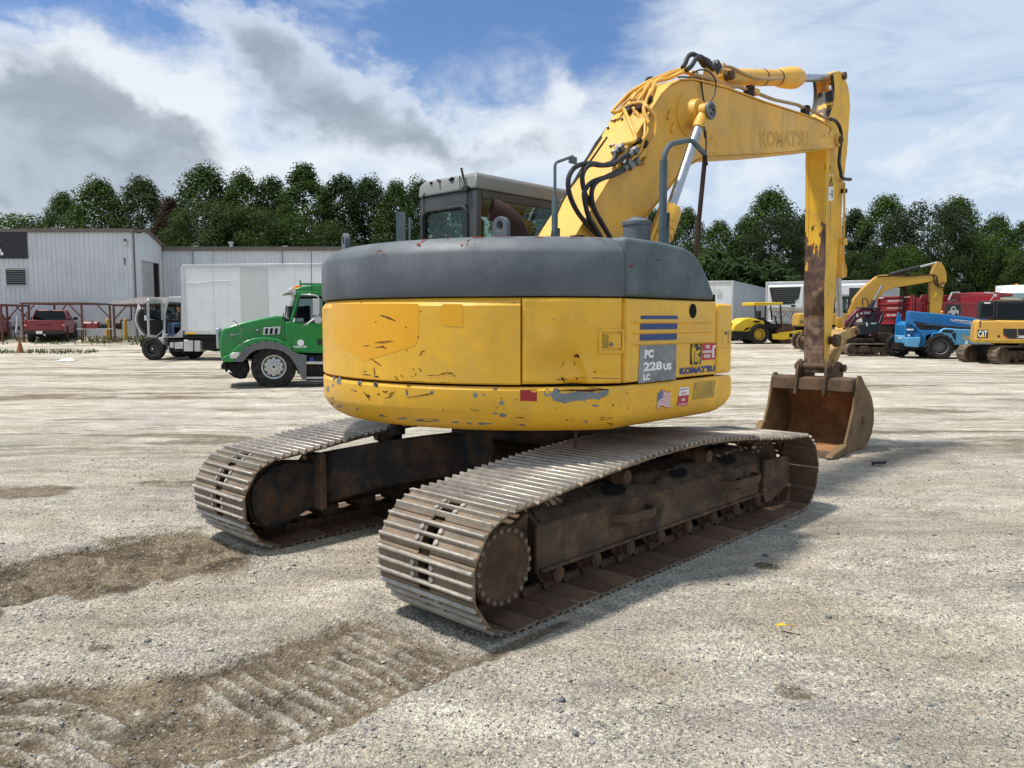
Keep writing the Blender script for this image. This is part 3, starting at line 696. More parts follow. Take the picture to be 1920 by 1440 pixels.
cab = cb.build('cab', EX, bevel=.018, seg=3)
m = MB(); m.mat(worn('cab_roof', (.21, .215, .21), .5, amp=.1, nscale=2, dirt=(.15, .15, .14), dirtamt=.5))
m.loft([[V((x, y, z)) for x, y in ((CX0-.012+o, CY0-.012+o), (CX0-.012+o, CY1+.012-o), (CX1-o, CY1+.012-o), (CX1-o, CY0-.012+o))] for z, o in ((2.885, 0), (2.99, .012), (3.035, .05), (3.05, .14))][::1])
rf = m.build('cab_roof', cab, bevel=.012, seg=2)
m = MB(); m.mat(M['dark'])
for px, r in (((847, 330), .02), ((843, 337), .009), ((808, 337), .012)): p = onX(px, CX0-.005); p.z = min(p.z, 3.0); m.cyl(p + V((-.006, 0, 0)), p + V((.03, 0, 0)), r, 12)
m.mat(M['steel']); p = onX((824, 333), CX0); p.z = min(p.z, 3.0); m.cyl(p - V((.03, 0, -.01)), p + V((.03, 0, 0)), .014, 10); m.build('roof_fitting', rf)
m = MB(); m.mat(M['glass']); m.bx(CX0+.02, CX0+.026, CY0+.11, CY1-.05, 2.1, 2.75); m.build('rear_window', cab)
m = MB(); m.mat(M['black'])
yy0, yy1, zz0, zz1 = CY0+.115, CY1-.05, 2.1, 2.74
m.tube(fillet([(CX0-.006, yy0, 2.1), (CX0-.006, yy0, zz1), (CX0-.006, yy1, zz1), (CX0-.006, yy1, 2.1)], .09), .016, 8); m.build('window_seal', cab)
m = MB(); m.mat(M['glass']); m.bx(CX0+.08, CX1-.08, CY0+.02, CY0+.026, 2.0, 2.8); m.bx(CX0+.07, CX1-.06, CY1-.03, CY1-.024, 2.05, 2.78); m.bx(CX1-.02, CX1-.014, CY0+.06, CY1-.06, 1.7, 2.8); m.build('side_window', cab)
m = MB(); m.mat(M['black']); m.bx(.35, .5, .9, 1.32, 1.7, 2.5); m.bx(.36, .46, .98, 1.24, 2.5, 2.68); m.bx(.4, .9, .88, 1.34, 1.6, 1.78); m.build('operator_seat', cab, bevel=.04, seg=3)
m = MB(); m.mat(M['black']); p = onX((873, 352), CX0-.03); q = onX((865, 315), CX0-.03)
m.tube([p, q], .007, 6); m.tube([q + (p-q)*.55, q], .011, 6); m.box(p + V((0, 0, -.01)), (.04, .07, .04)); m.tube(fillet([p + V((0, .03, .02)), p + V((-.02, .06, .12)), p+V((-.02, .05, -.02)), p + V((0, .04, -.05))], .03), .004, 5); m.build('antenna', cab)
m = MB(); m.mat(M['black']); p = onX((796, 367), CX0); m.box(p, (.03, .012, .05), Matrix.Rotation(.6, 3, 'X')); m.build('wiper_hook', cab)
M['link'] = worn('link_worn', (.42, .25, .04), .6, amp=.25, nscale=4, dirt=(.14, .085, .05), dirtamt=.9)
# ---- boom, arm, bucket, cylinders, lines
YB = -.15; HB = .2; YR = YB - HB
Z1 = lambda a, b: (1040+a/6, 100+b/6)
Z2 = lambda a, b: (1300+a/6, 90+b/6)
Z3 = lambda a, b: (1020+a/6, 260+b/6)
ZA = lambda a, b: (1480+a/5.14, 280+b/5.14)
prof = [(-.12, 1.86), (.0, 2.2), (.25, 2.49), (.41, 2.667), (.64, 2.925), (.95, 3.275), (1.235, 3.596), (1.39, 3.76), (1.554, 3.885), (1.723, 3.965), (1.947, 4.02), (2.2, 4.045), (2.65, 4.085), (3.46, 4.11), (4.3, 4.16), (4.95, 4.19), (5.25, 4.175), (5.52, 4.14), (5.66, 4.07), (5.66, 3.99), (5.57, 3.94), (5.22, 3.885), (4.5, 3.745), (3.71, 3.59), (2.9, 3.45), (2.3, 3.345), (2.12, 3.3), (1.91, 3.21), (1.7, 3.07), (1.536, 2.935), (1.145, 2.62), (.75, 2.25), (.38, 1.8), (.15, 1.66), (-.05, 1.7)]
m = MB(); m.mat(M['yellow_boom']); m.prism(prof, 'y', YR, YB+HB)
boom = m.build('boom', EX, bevel=.012, seg=2)
from mathutils.bvhtree import BVHTree
_bv = BVHTree.FromPolygons([V(v) for v in m.v], m.f)
def onB(px, lift, y):
    r = _er(px).normalized(); hit, nn, i, dd_ = _bv.ray_cast(EC, r)
    if hit is None: return onY(px, y)
    if nn.dot(r) > 0: nn = -nn
    return hit + nn*lift
def offs(pts, d):
    out = []; n = len(pts)
    for i in range(n):
        a = V((*pts[max(i-1, 0)], 0)); b = V((*pts[min(i+1, n-1)], 0)); t = (b-a).normalized(); out.append((pts[i][0]-t.y*d, pts[i][1]+t.x*d))
    return out
m = MB(); m.mat(M['yellow_boom'])
topl = prof[1:17]; m.prism(topl + offs(topl, .014)[::-1], 'y', YR-.014, YB+HB+.014)
botl = prof[21:32]; m.prism(botl + offs(botl, .012)[::-1], 'y', YR-.012, YB+HB+.012)
m.build('boom_flange', boom, bevel=.004, seg=1, sharp=50)
PIN = onY((1289, 216), YR)
for s in (-1, 1):
    m = MB(); m.mat(M['yellow_boom']); m.lathe([(.2, 0), (.195, .012), (.16, .03), (.135, .06), (.125, .14), (.12, .145)], (PIN.x, YB+s*HB*.995, PIN.z), (0, s, 0), 32); m.build('boom_boss', boom, bevel=.004, seg=1)
for px in ((1290, 690), (1330, 835)):
    m = MB(); m.mat(M['yellow_boom']); p = onY(Z1(*px), YR-.01); m.box(p, (.1, .03, .035), Matrix.Rotation(-1.05, 3, 'Y')); m.build('boom_bracket', boom, bevel=.004, seg=1)
m = MB(); m.mat(M['yellow_boom']); m.lathe([(.09, 0), (.085, .03), (.05, .035)], (5.585, YR, 4.05), (0, -1, 0), 24); m.build('boom_boss', boom, bevel=.004, seg=1)
for q in (-.24, -.06):
    m = MB(); m.mat(M['yellow_boom']); m.prism([(2.42, 4.04), (2.36, 4.2), (2.40, 4.27), (2.50, 4.29), (2.58, 4.24), (2.72, 4.07)], 'y', q-.02, q+.02); m.build('cylinder_bracket', boom, bevel=.004, seg=1)
m = MB(); m.mat(M['rust']); m.cyl((5.585, YR-.03, 4.05), (5.585, YR-.06, 4.05), .05, 18); m.cyl((5.585, YR-.06, 4.05), (5.585, YR-.07, 4.05), .03, 6); m.build('boom_pin', boom)
m = MB(); m.mat(M['ghost'])
a = onY(Z2(755, 1118), YR-.002); b = onY(Z2(1300, 1105), YR-.002); c = onY(Z2(1300, 930), YR-.002)
m.text("KOMAT'SU", a, b-a, V((-(b-a).z, 0, (b-a).x)), (c-b).length, (b-a).length, .04); m.build('faded_lettering', boom, smooth=False)
m = MB(); m.mat(M['scratch'])
fb = lambda q: onY(q, YR-.002)
for pts, w in [([(1430, 1000), (1470, 990), (1490, 940)], 4), ([(1520, 970), (1545, 930), (1530, 880)], 12), ([(1450, 960), (1475, 970)], 4), ([(790, 960), (795, 1000), (785, 1020)], 5), ([(1150, 770), (1190, 780)], 4), ([(980, 1100), (988, 1106)], 12), ([(1320, 1095), (1330, 1115)], 5), ([(210, 970), (180, 1040)], 4), ([(225, 990), (195, 1050)], 3), ([(255, 1070), (230, 1110)], 3), ([(500, 1080), (505, 1086)], 8), ([(930, 780), (936, 788)], 10), ([(1000, 830), (1010, 832)], 6), ([(170, 1175), (260, 1185)], 5), ([(700, 1172), (720, 1165)], 7), ([(1380, 830), (1386, 838)], 8), ([(1530, 985), (1550, 1000)], 7)]: stroke(m, pts, w, Z2, fb)
for pts, w in [([(1020, 700), (1010, 730)], 6), ([(570, 690), (580, 720)], 4)]: stroke(m, pts, w, Z3, fb)
m.build('scratches', boom, sharp=180)
# boom cylinders
def cylinder(name, top, base, rb, rr, lb, collar=True, m_b='yellow_boom', rings=3, parent=None):
    top = V(top); base = V(base); d = (top-base); L = d.length; d.normalize(); u, w, _ = frame_from(d)
    m = MB(); m.mat(M[m_b]); j = base + d*lb
    m.lathe([(rb*.6, 0), (rb, .03), (rb, lb-.3), (rb*1.08, lb-.29), (rb*1.08, lb-.22), (rb*1.14, lb-.2), (rb*1.16, lb-.02), (rb*1.05, lb), (rb*.6, lb)], base, d, 28)
    for k in range(rings): m.lathe([(rb*1.02, lb-.3+.07*k), (rb*1.19, lb-.295+.07*k), (rb*1.19, lb-.28+.07*k), (rb*1.02, lb-.275+.07*k)], base, d, 28)
    for k in range(10):
        a = 2*PI*k/10; p = j + (u*math.cos(a)+w*math.sin(a))*rb*.92; m.cyl(p, p+d*.014, .013, 6)
    o = m.build(name, parent or EX)
    m = MB(); m.mat(M['chrome']); m.cyl(j - d*.02, top - d*.09, rr, 24); m.build('piston_rod', o)
    m = MB(); m.mat(M[m_b]); m.lathe([(rr*1.25, .0), (rr*1.4, .1), (rr*1.2, .16)], top - d*.2, d, 20)
    yv = V((0, 1, 0)); m.lathe([(rr*1.55, -.055), (rr*1.7, -.05), (rr*1.7, .05), (rr*1.55, .055)], top, yv, 24); m.lathe([(rb*.8, -.06), (rb*.8, .06)], base, yv, 20); m.build('rod_eye', o, bevel=.003, seg=1)
    return o
for s in (-1, 1):
    yc = YB + s*.375
    t = V((PIN.x, yc, PIN.z)); j = onY((1257, 392), YB-.375); d = (V((j.x, 0, j.z)) - V((t.x, 0, t.z))).normalized()
    base = t + V((d.x, 0, d.z))*2.25; lb = 2.25 - math.hypot(j.x-t.x, j.z-t.z)
    o = cylinder('boom_cylinder', t, base, .092, .045, lb)
    m = MB(); m.mat(M['yellow_boom'])
    m.tube([base + V((-.1, 0, .1)), base - V((d.x, 0, d.z))*(lb-.08) + V((-.13, 0, .0))], .016, 8); m.build('cylinder_pipe', o)
m = MB(); m.mat(M['steel']); c = V((PIN.x, YB-.375-.06, PIN.z))
m.lathe([(.075, 0), (.085, .006), (.085, .022), (.075, .03), (.06, .03), (.055, .018), (.02, .018)], c, (0, -1, 0), 28)
m.mat(M['black'])
for k in range(3): a = k*2.1+.3; p = c + V((.035*math.cos(a), -.018, .035*math.sin(a))); m.cyl(p, p + V((0, -.012, 0)), .014, 8)
m.mat(M['steel']); m.cyl(c + V((0, .2, 0)), c, .045, 16); m.build('cylinder_pin', boom)
# arm
YA0, YA1 = -.285, -.008
AR = lambda px: (lambda p: (p.x, p.z))(onY(px, YA0))
ap = [Z2(1575, 300), Z2(1590, 275), Z2(1620, 262), Z2(1655, 262), Z2(1680, 310), Z2(1710, 350), Z2(1740, 430), Z2(1756, 520), Z2(1764, 640), Z2(1755, 800), Z2(1742, 1000), Z2(1728, 1200), ZA(543, 120), ZA(535, 230), ZA(522, 330), ZA(505, 620), ZA(482, 820), ZA(455, 1150), ZA(440, 1440), (1320+790/3.2, 440+330/3.2), (1320+765/3.2, 440+590/3.2), (1320+745/3.2, 440+780/3.2), (1320+738/3.2, 440+822/3.2), (1320+722/3.2, 440+832/3.2), (1320+722/3.2, 440+300/3.2), ZA(350, 1100), ZA(354, 600), ZA(358, 100), Z2(1500, 1150), Z2(1470, 1000), Z2(1480, 880), Z2(1530, 770), Z2(1565, 660), Z2(1585, 560), Z2(1590, 450), Z2(1585, 380)]
ac = [Z2(1600, 470), Z2(1740, 430)] + ap[7:-2]
ap = [AR(p) for p in ap]; ac = [AR(p) for p in ac]
m = MB(); m.mat(M['yellow_boom']); m.prism(ap, 'y', YA0, YA0+.045); m.prism(ap, 'y', YA1-.045, YA1); m.prism([(x+.004, z) for x, z in ac], 'y', YA0+.044, YA1-.044)
# worn arm paint: mostly bare brown steel on the lower rear plate
t_ = NT('arm_worn'); oc = t_.n('ShaderNodeSeparateXYZ'); t_.set(oc.inputs[0], t_.obj())
gm = t_.n('ShaderNodeNewGeometry'); tr = t_.n('ShaderNodeVectorTransform', vector_type='NORMAL', convert_from='WORLD', convert_to='OBJECT'); t_.set(tr.inputs[0], gm.outputs['Normal']); ns = t_.n('ShaderNodeSeparateXYZ'); t_.set(ns.inputs[0], tr.outputs[0])
rear = t_.ramp(ns.outputs[0], -.3, -.6)
hz = t_.ramp(oc.outputs[2], 3.7, 2.2)
nz = t_.noise(9, 7, .62, stretch=(1, 1, .35))
thr = t_.math('ADD', nz, t_.math('MULTIPLY', t_.math('SUBTRACT', hz, .5), .42))
low = t_.ramp(oc.outputs[2], 2.0, 1.75)
ms = t_.math('MULTIPLY', t_.math('MAXIMUM', t_.ramp(thr, .555, .575), low), rear)
edge = t_.math('MULTIPLY', t_.ramp(t_.noise(10, 6, .65), .72, .74), .9)
col = t_.mix(t_.ramp(t_.noise(1.3, 5), .3, .7), mul(YEL, .85), mul(YEL, 1.08)); col = t_.mix(t_.math('MULTIPLY', t_.ramp(t_.noise(3, 7, .7), .45, .7), .45), col, (.38, .24, .07))
brown = t_.mix(t_.ramp(t_.noise(6, 6, .65), .35, .7), (.06, .032, .026), (.17, .095, .06))
brown = t_.mix(t_.math('MULTIPLY', low, t_.ramp(t_.noise(9, 6), .4, .6)), brown, (.24, .155, .1))
col = t_.mix(t_.math('MAXIMUM', ms, edge), col, brown)
gr_ = t_.math('MULTIPLY', t_.math('MULTIPLY', t_.ramp(oc.outputs[2], 4.2, 4.4), t_.ramp(t_.noise(4, 6, .6, stretch=(1, .6, 1)), .36, .42)), t_.ramp(ns.outputs[0], -.2, -.5)); col = t_.mix(gr_, col, (.018, .016, .015))
M['arm'] = t_.out(Base_Color=col, Roughness=.62, Normal=t_.bump(t_.noise(50, 5), .05, .01))
m.mats = [M['arm']]
arm = m.build('arm', EX, bevel=.01, seg=2)
m = MB(); m.mat(M['scratch']); fa = lambda q: onY(q, YA0-.002)
for pts, w in [([(400, 500), (395, 640), (390, 760)], 4), ([(388, 775), (392, 810)], 4), ([(395, 150), (385, 200)], 8), ([(345, 130), (348, 200)], 10), ([(480, 290), (500, 312)], 8), ([(500, 400), (460, 480)], 4), ([(400, 1290), (425, 1340)], 6), ([(380, 1370), (362, 1410)], 5), ([(440, 650), (450, 660)], 5), ([(372, 1010), (378, 1030)], 5), ([(475, 930), (465, 1050)], 5)]: stroke(m, pts, w, ZA, fa)
m.build('scratches', arm, sharp=180)
m = MB(); m.mat(M['decal_white']); m.add([onY(ZA(*q), YA0-.0025) for q in ((375, 495), (425, 495), (429, 245), (378, 245))], [(0, 1, 2, 3)])
m.mat(M['decal_yellow']); m.add([onY(ZA(*q), YA0-.003) for q in ((379, 360), (425, 360), (427, 250), (380, 250))], [(0, 1, 2, 3)])
m.mat(M['decal_black']); tri = [onY(ZA(*q), YA0-.004) for q in ((384, 352), (402, 268), (420, 352))]; m.tube(tri+[tri[0]], .006, 4); m.tube([onY(ZA(*q), YA0-.004) for q in ((408, 290), (398, 320), (408, 345))], .005, 4)
m.add([onY(ZA(*q), YA0-.004) for q in ((408, 468), (418, 468), (418, 390), (408, 390))], [(0, 1, 2, 3)]); m.tube([onY(ZA(*q), YA0-.004) for q in ((384, 435), (405, 435))], .005, 4)
m.build('warning_sign', arm, smooth=False)
# hook bump on the rear plate
m = MB(); m.mat(M['rust']); p = onX((1530, 568), 5.43)
q = p + V((.01, 0, 0))
m.loft([[q + V((-d, sx*w, z)) for sx, z in ((-1, -h), (1, -h), (1, h), (-1, h))] for d, w, h in ((0, .07, .17), (.04, .055, .14), (.07, .03, .09), (.08, .012, .04))][::-1]); m.build('wear_pad', arm, bevel=.02, seg=3)
# arm cylinder
tp = onY(Z2(1570, 340), YB); bp = onY(Z2(310, 330), YB)
c0 = V((bp.x, YB, bp.z)); tpv = V((tp.x, YB, tp.z)); d = (tpv-c0); jn = onY(Z2(1180, 352), YB)
o = cylinder('arm_cylinder', tpv, c0, .092, .05, (V((jn.x, YB, jn.z))-c0).length, rings=1)
dd = d.normalized()
m = MB(); m.mat(M['yellow_boom']); jl = (V((jn.x, YB, jn.z))-c0).length
m.lathe([(.09, jl-.62), (.118, jl-.45), (.128, jl-.25), (.128, jl-.1), (.105, jl-.005)], c0, dd, 28); m.build('cylinder_head', o)
m = MB(); m.mat(M['scratch'])
for k in (.95, 1.35): m.lathe([(.0935, k), (.0945, k+.004), (.0945, k+.024), (.0935, k+.028)], c0, dd, 28)
m.build('clamp_band', o)
m = MB(); m.mat(M['rust']); m.cyl(tpv + V((0, -.17, 0)), tpv + V((0, .17, 0)), .05, 16); m.cyl(c0 + V((0, -.14, 0)), c0 + V((0, .14, 0)), .05, 16); m.build('cylinder_pin', o)
m = MB(); m.mat(M['pipe']); a, b, cc, e = [onY(Z2(*q), YB-.1) for q in ((330, 205), (420, 215), (640, 320), (980, 345))]
m.tube(fillet([a, b, cc, onY(Z2(720, 345), YB-.12), e], .06), .018, 8); m.cyl(onY(Z2(300, 270), YB-.1), onY(Z2(335, 185), YB-.1), .028, 8); m.build('cylinder_pipe', o)
# black hose bends at the boom top
m = MB(); m.mat(M['black'])
for pts, y, r in (([(1440, 160), (1470, 110), (1500, 40), (1550, 10), (1620, 40), (1700, 100), (1770, 150)], YB-.0, .024), ([(1480, 190), (1540, 140), (1580, 75), (1640, 40), (1700, 90), (1750, 150), (1790, 180)], YB-.12, .024)):
    m.tube(spline([onY(Z1(*q), y) for q in pts], 6), r, 10)
m.tube([onY(Z2(60, 100), YB-.06), onY(Z2(140, 170), YB-.06), onY(Z2(210, 210), YB-.06)], [.03, .055, .03], 10)
for q in ((220, 215), (260, 195), (235, 250)): m.box(onY(Z2(*q), YB-.08), (.09, .07, .06), Matrix.Rotation(.5, 3, 'Y'))
m.build('boom_top_hose', boom)
# pipes along the boom (right side run to the arm)
m = MB(); m.mat(M['pipe']); y = YR + .05
pts = [onY(Z2(*q), y) for q in ((0, 295), (200, 350), (390, 430), (430, 440), (500, 430), (600, 470), (720, 510), (900, 580), (1180, 640), (1260, 690), (1300, 690), (1380, 730), (1440, 770), (1520, 795))]
m.tube(fillet(pts, .08), .02, 8)
m.mat(M['exhaust'])
for q, w in (((640, 480), 1), ((1270, 700), 1)):
    p = onY(Z2(*q), y); m.box(p - V((.03, 0, .05)), (.14, .06, .1)); m.box(p + V((.0, 0, .03)), (.08, .07, .04))
m.mat(M['yellow_boom']); p = onY(Z2(705, 495), y); m.box(p, (.09, .05, .06)); m.build('arm_line', boom)
m = MB(); m.mat(M['black']); m.tube(spline([onY(Z2(*q), YA0-.09) for q in ((1540, 800), (1600, 820), (1650, 900), (1665, 1010), (1650, 1150), (1640, 1300), (1660, 1400))] + [onY(ZA(*q), YA0-.09) for q in ((500, 260), (530, 285), (590, 290))], 6), .022, 10); m.build('arm_hose', arm)
m = MB(); m.mat(M['yellow_boom'])
m.tube([onY(ZA(*q), YA0-.05) for q in ((530, 320), (530, 560), (525, 850))], .014, 8); m.tube(fillet([onY(ZA(*q), YA0-.05) for q in ((520, 900), (520, 1070), (545, 1150), (545, 1220), (500, 1235))], .04), .016, 8)
p = onY(ZA(515, 890), YA0-.03); m.box(p, (.12, .08, .08)); p = onY(ZA(528, 400), YA0-.03); m.mat(M['exhaust']); m.box(p, (.08, .06, .05)); m.build('arm_pipe', arm)
# yellow pipes on the upper face of the boom
m = MB(); m.mat(M['yellow_boom']); R_ = .0175
def pipe(pts, r=R_, fil=.07): m.tube(fillet([onB(Z1(*q[:2]), .055, q[2]) for q in pts], fil), r, 8)
pipe([(1480, 170, -.1), (1330, 200, -.06), (1050, 320, -.02), (830, 450, .02), (640, 660, .06), (700, 665, .02), (880, 625, -.1), (1020, 605, -.25), (1060, 650, -.30), (1090, 740, -.3), (1070, 930, -.3), (1000, 1040, -.3), (880, 1210, -.3)])
pipe([(1490, 165, -.13), (1250, 250, -.09), (1010, 380, -.06), (950, 500, -.06), (890, 590, -.06)])
pipe([(1470, 185, -.18), (1270, 290, -.14), (1080, 390, -.12), (1010, 530, -.12), (960, 600, -.12)])
pipe([(1640, 280, -.26), (1450, 205, -.24), (1300, 280, -.21), (1150, 380, -.2), (1110, 490, -.2), (1050, 600, -.2), (1020, 700, -.22), (1000, 800, -.24)])
pipe([(1640, 280, -.26), (1800, 330, -.3), (1920, 365, -.3)])
pipe([(810, 690, -.06), (900, 900, -.13), (870, 1000, -.14), (800, 1080, -.12)])
pipe([(910, 670, -.12), (1000, 880, -.2), (930, 990, -.2), (850, 1090, -.18)])
pipe([(1030, 650, -.24), (960, 930, -.26), (900, 1120, -.26), (800, 1210, -.24)], .014)
m.build('boom_line', boom)
m = MB(); m.mat(M['exhaust'])
for a, b, y in ((950, 590, -.08), (1070, 560, -.2), (870, 640, -.04), (970, 660, -.2), (890, 1000, -.14), (960, 1030, -.26), (840, 690, -.04)): m.box(onB(Z1(a, b), .04, y), (.06, .07, .04), Matrix.Rotation(-.85, 3, 'Y'))
m.mat(M['yellow_boom'])
for a, b, y in ((710, 740, .03), (730, 1085, -.02), (960, 1220, -.33)): m.box(onB(Z1(a, b), .02, y), (.09, .1, .03), Matrix.Rotation(-.85, 3, 'Y'))
m.mat(M['steel'])
for a, b, y in ((680, 780, .03), (765, 760, -.03), (640, 1065, .0), (680, 1060, -.01), (770, 1040, -.05), (985, 1220, -.36), (610, 860, .05)): p = onB(Z1(a, b), .0, y); m.cyl(p, p + V((-.03, -.005, .025)), .014, 8)
for a, b, y in ((760, 1120, -.06), (840, 1105, -.12), (770, 1250, -.2), (860, 1230, -.28)): m.box(onB(Z1(a, b), .05, y), (.05, .075, .06), Matrix.Rotation(-.85, 3, 'Y'))
m.build('pipe_clamp', boom, bevel=.004, seg=1)
m = MB(); m.mat(M['black'])
for pts, y0, y1 in (([(930, 160), (880, 215), (800, 275), (680, 300), (560, 280), (440, 285), (340, 330), (280, 430), (275, 560), (310, 690), (380, 830), (480, 960), (560, 1040), (640, 1110)], -.12, -.40),
                    ([(850, 175), (780, 250), (720, 285), (640, 300), (540, 290), (480, 320), (435, 400), (435, 500), (470, 640), (560, 800), (660, 960), (740, 1110)], -.06, -.42),
                    ([(950, 290), (880, 360), (780, 410), (640, 450), (540, 490), (480, 550), (450, 620), (470, 760), (510, 900), (560, 980), (640, 1110)], -.28, -.43),
                    ([(900, 320), (830, 370), (700, 430), (600, 480), (545, 560), (535, 660), (560, 780), (620, 900), (690, 1020), (745, 1110)], -.22, -.45)):
    h0 = onB(Z3(*pts[0]), .05, y0); n = len(pts); pth = [onY(Z3(*q), h0.y + (y1-h0.y)*min(1, max(0, k-.5)/2.5)) for k, q in enumerate(pts)]; pth[0] = h0
    m.tube(spline(pth, 5), .0205, 10)
m.mat(M['steel'])
for a, b, c, d_, y in ((940, 155, 890, 205, -.12), (860, 180, 800, 230, -.06), (960, 285, 900, 345, -.28), (890, 310, 830, 360, -.22)): m.cyl(onB(Z3(a, b), .05, y), onB(Z3(c, d_), .06, y), .025, 10)
m.build('hydraulic_hose', EX)
m = MB(); m.mat(M['black'])
for pts, r in (([(630, 0), (480, 230), (330, 500), (140, 820)], .006), ([(660, 0), (500, 240), (340, 510), (150, 840)], .007), ([(720, 0), (560, 230), (420, 420), (250, 640), (140, 900)], .008)): m.tube([onB(Z3(*q), .02, .06) for q in pts], r, 6)
for pts in ([(1000, 380), (900, 450), (800, 520), (740, 620), (590, 850), (490, 1000), (330, 1220)], [(960, 400), (800, 500), (735, 610), (560, 880), (460, 1010), (340, 1215)]): m.tube([onB(Z1(*q), .02, .06) for q in pts], .007, 6)
m.tube(spline([onB(Z1(*q), .02, YR) for q in ((1390, 270), (1450, 265), (1560, 275), (1640, 290), (1640, 430), (1660, 560), (1670, 640))], 5), .009, 6)
m.tube(spline([onY(Z1(*q), YB-.36) for q in ((1560, 220), (1640, 185), (1740, 210), (1810, 310), (1800, 450), (1740, 570), (1705, 640))], 6), .008, 6)
m.tube(spline([onY(Z1(*q), YB-.46) for q in ((1680, 820), (1690, 890), (1705, 1000), (1700, 1130), (1720, 1260))], 5), .008, 6); m.tube([onY(Z1(1688, 870), YB-.46), onY(Z1(1698, 950), YB-.46)], .015, 6)
m.tube(spline([onY(Z1(*q), .03) for q in ((1030, 320), (1040, 285), (1090, 275), (1140, 295))], 5), .012, 8)
m.build('grease_hose', boom)
# bucket cylinder and linkage (front of the arm)
t = onY((1587, 375), YB); e = onY((1572, 640), YB-.0)
bt = onY((1569, 300), YB); b0 = V((5.95, YB, 4.2)); e0 = onY((1563, 632), YB)
bb = onY((1568, 420), YB); bb = V((bb.x+.36, YB, bb.z))
ee = V((onY((1570, 632), YB).x+.1, YB, 1.56))
o = cylinder('bucket_cylinder', ee, onY((1564, 330), YB), .075, .042, onY((1564, 330), YB).z - onY((1575, 522), YB).z, rings=2)
m = MB(); m.mat(M['link'])
lk = V((ee.x, YB, ee.z))
ap2 = V((5.72, YB, 1.5))
for s in (-1, 1): m.prism([(5.66, 1.47), (5.68, 1.40), (ee.x+.02, ee.z-.07), (ee.x+.09, ee.z), (ee.x+.02, ee.z+.07)], 'y', YB+s*.2-.02, YB+s*.2+.02)
m.prism([(ee.x-.06, ee.z+.02), (ee.x+.07, ee.z+.02), (6.02, 1.12), (5.98, 1.0), (5.86, 1.02), (5.84, 1.1)], 'y', YB-.13, YB+.13)
m.mat(M['rust']); m.cyl((ee.x, YB-.26, ee.z), (ee.x, YB+.26, ee.z), .05, 16); m.cyl((5.94, YB-.28, 1.06), (5.94, YB+.28, 1.06), .05, 16); m.cyl((5.7, YB-.24, 1.44), (5.7, YB+.24, 1.44), .055, 18); m.cyl((5.7, YB-.27, 1.44), (5.7, YB-.2, 1.44), .085, 18)
m.build('bucket_link', EX, bevel=.006)
# bucket
YB0, YB1 = -.74, .44
side = [(4.74, .03), (5.0, .06), (5.17, .12), (5.3, .33), (5.42, .56), (5.49, .79), (5.53, .93), (5.58, .99), (5.66, .985), (5.82, .85), (5.98, .76), (6.1, .64), (6.17, .5), (6.19, .34), (6.12, .17), (5.97, .05), (5.75, .012), (5.3, .0), (4.9, .0)]
m = MB(); m.mat(M['bucket_out'])
m.prism(side, 'y', YB0, YB0+.035); m.prism(side, 'y', YB1-.035, YB1)
bk = m.build('bucket', EX, bevel=.008)
back = [(5.60, .93), (5.80, .83), (5.95, .74), (6.06, .63), (6.13, .5), (6.15, .35), (6.09, .2), (5.95, .085), (5.74, .045), (5.3, .035), (4.84, .035)]
m = MB(); m.mat(M['bucket_in'])
ins = spline([(a, 0, b) for a, b in back], 3); bi = [(p.x, p.z) for p in ins]; bo = offs(bi, .028)
m.prism(bi + bo[::-1], 'y', YB0+.034, YB1-.034); m.build('bucket_shell', bk, sharp=50)
m = MB(); m.mat(M['rust'])
m.prism([(5.44, .78), (5.47, .93), (5.56, .955), (5.72, .955), (5.82, .84), (5.7, .74)], 'y', YB0+.034, YB1-.034); m.build('bucket_beam', bk, bevel=.006); m = MB(); m.mat(M['rust']); m.prism([(4.74, .0), (4.76, .03), (4.98, .055), (4.98, -.0)], 'y', YB0+.04, YB1-.04)
m.build('cutting_edge', bk, bevel=.006)
for q in (YB-.215, YB+.175):
    m = MB(); m.mat(M['rust'])
    m.prism([(5.40, .72), (5.47, .70), (5.60, .86), (5.98, .80), (6.04, .98), (5.98, 1.13), (5.88, 1.15), (5.74, 1.05), (5.66, 1.14), (5.58, 1.19), (5.50, 1.16), (5.47, 1.08), (5.44, .95)], 'y', q, q+.04)
    m.cyl((5.57, q-.02, 1.09), (5.57, q+.06, 1.09), .075, 20)
    m.build('bucket_ear', bk, bevel=.006)
m = MB(); m.mat(M['rust']); m.cyl((5.57, YB-.26, 1.09), (5.57, YB+.26, 1.09), .045, 16); m.build('bucket_pin', bk)
m = MB(); m.mat(M['bucket_out'])
m.prism([(4.66, .02), (4.72, .0), (5.0, .0), (5.22, .12), (5.14, .14), (4.98, .1), (4.72, .065)], 'y', YB0-.03, YB0+.06); m.build('side_cutter', bk, bevel=.012); m = MB(); m.mat(M['bucket_out']); m.prism([(4.9, .04), (5.22, .12), (5.3, .34), (5.22, .33), (5.05, .16)], 'y', YB1-.06, YB1+.03); m.build('side_cutter', bk, bevel=.012); m = MB(); m.mat(M['bucket_out'])
c = onY((1619, 787), YB0); m.cyl((c.x, YB0, c.z), (c.x, YB0-.018, c.z), .06, 20); m.build('bucket_boss', bk, bevel=.005)
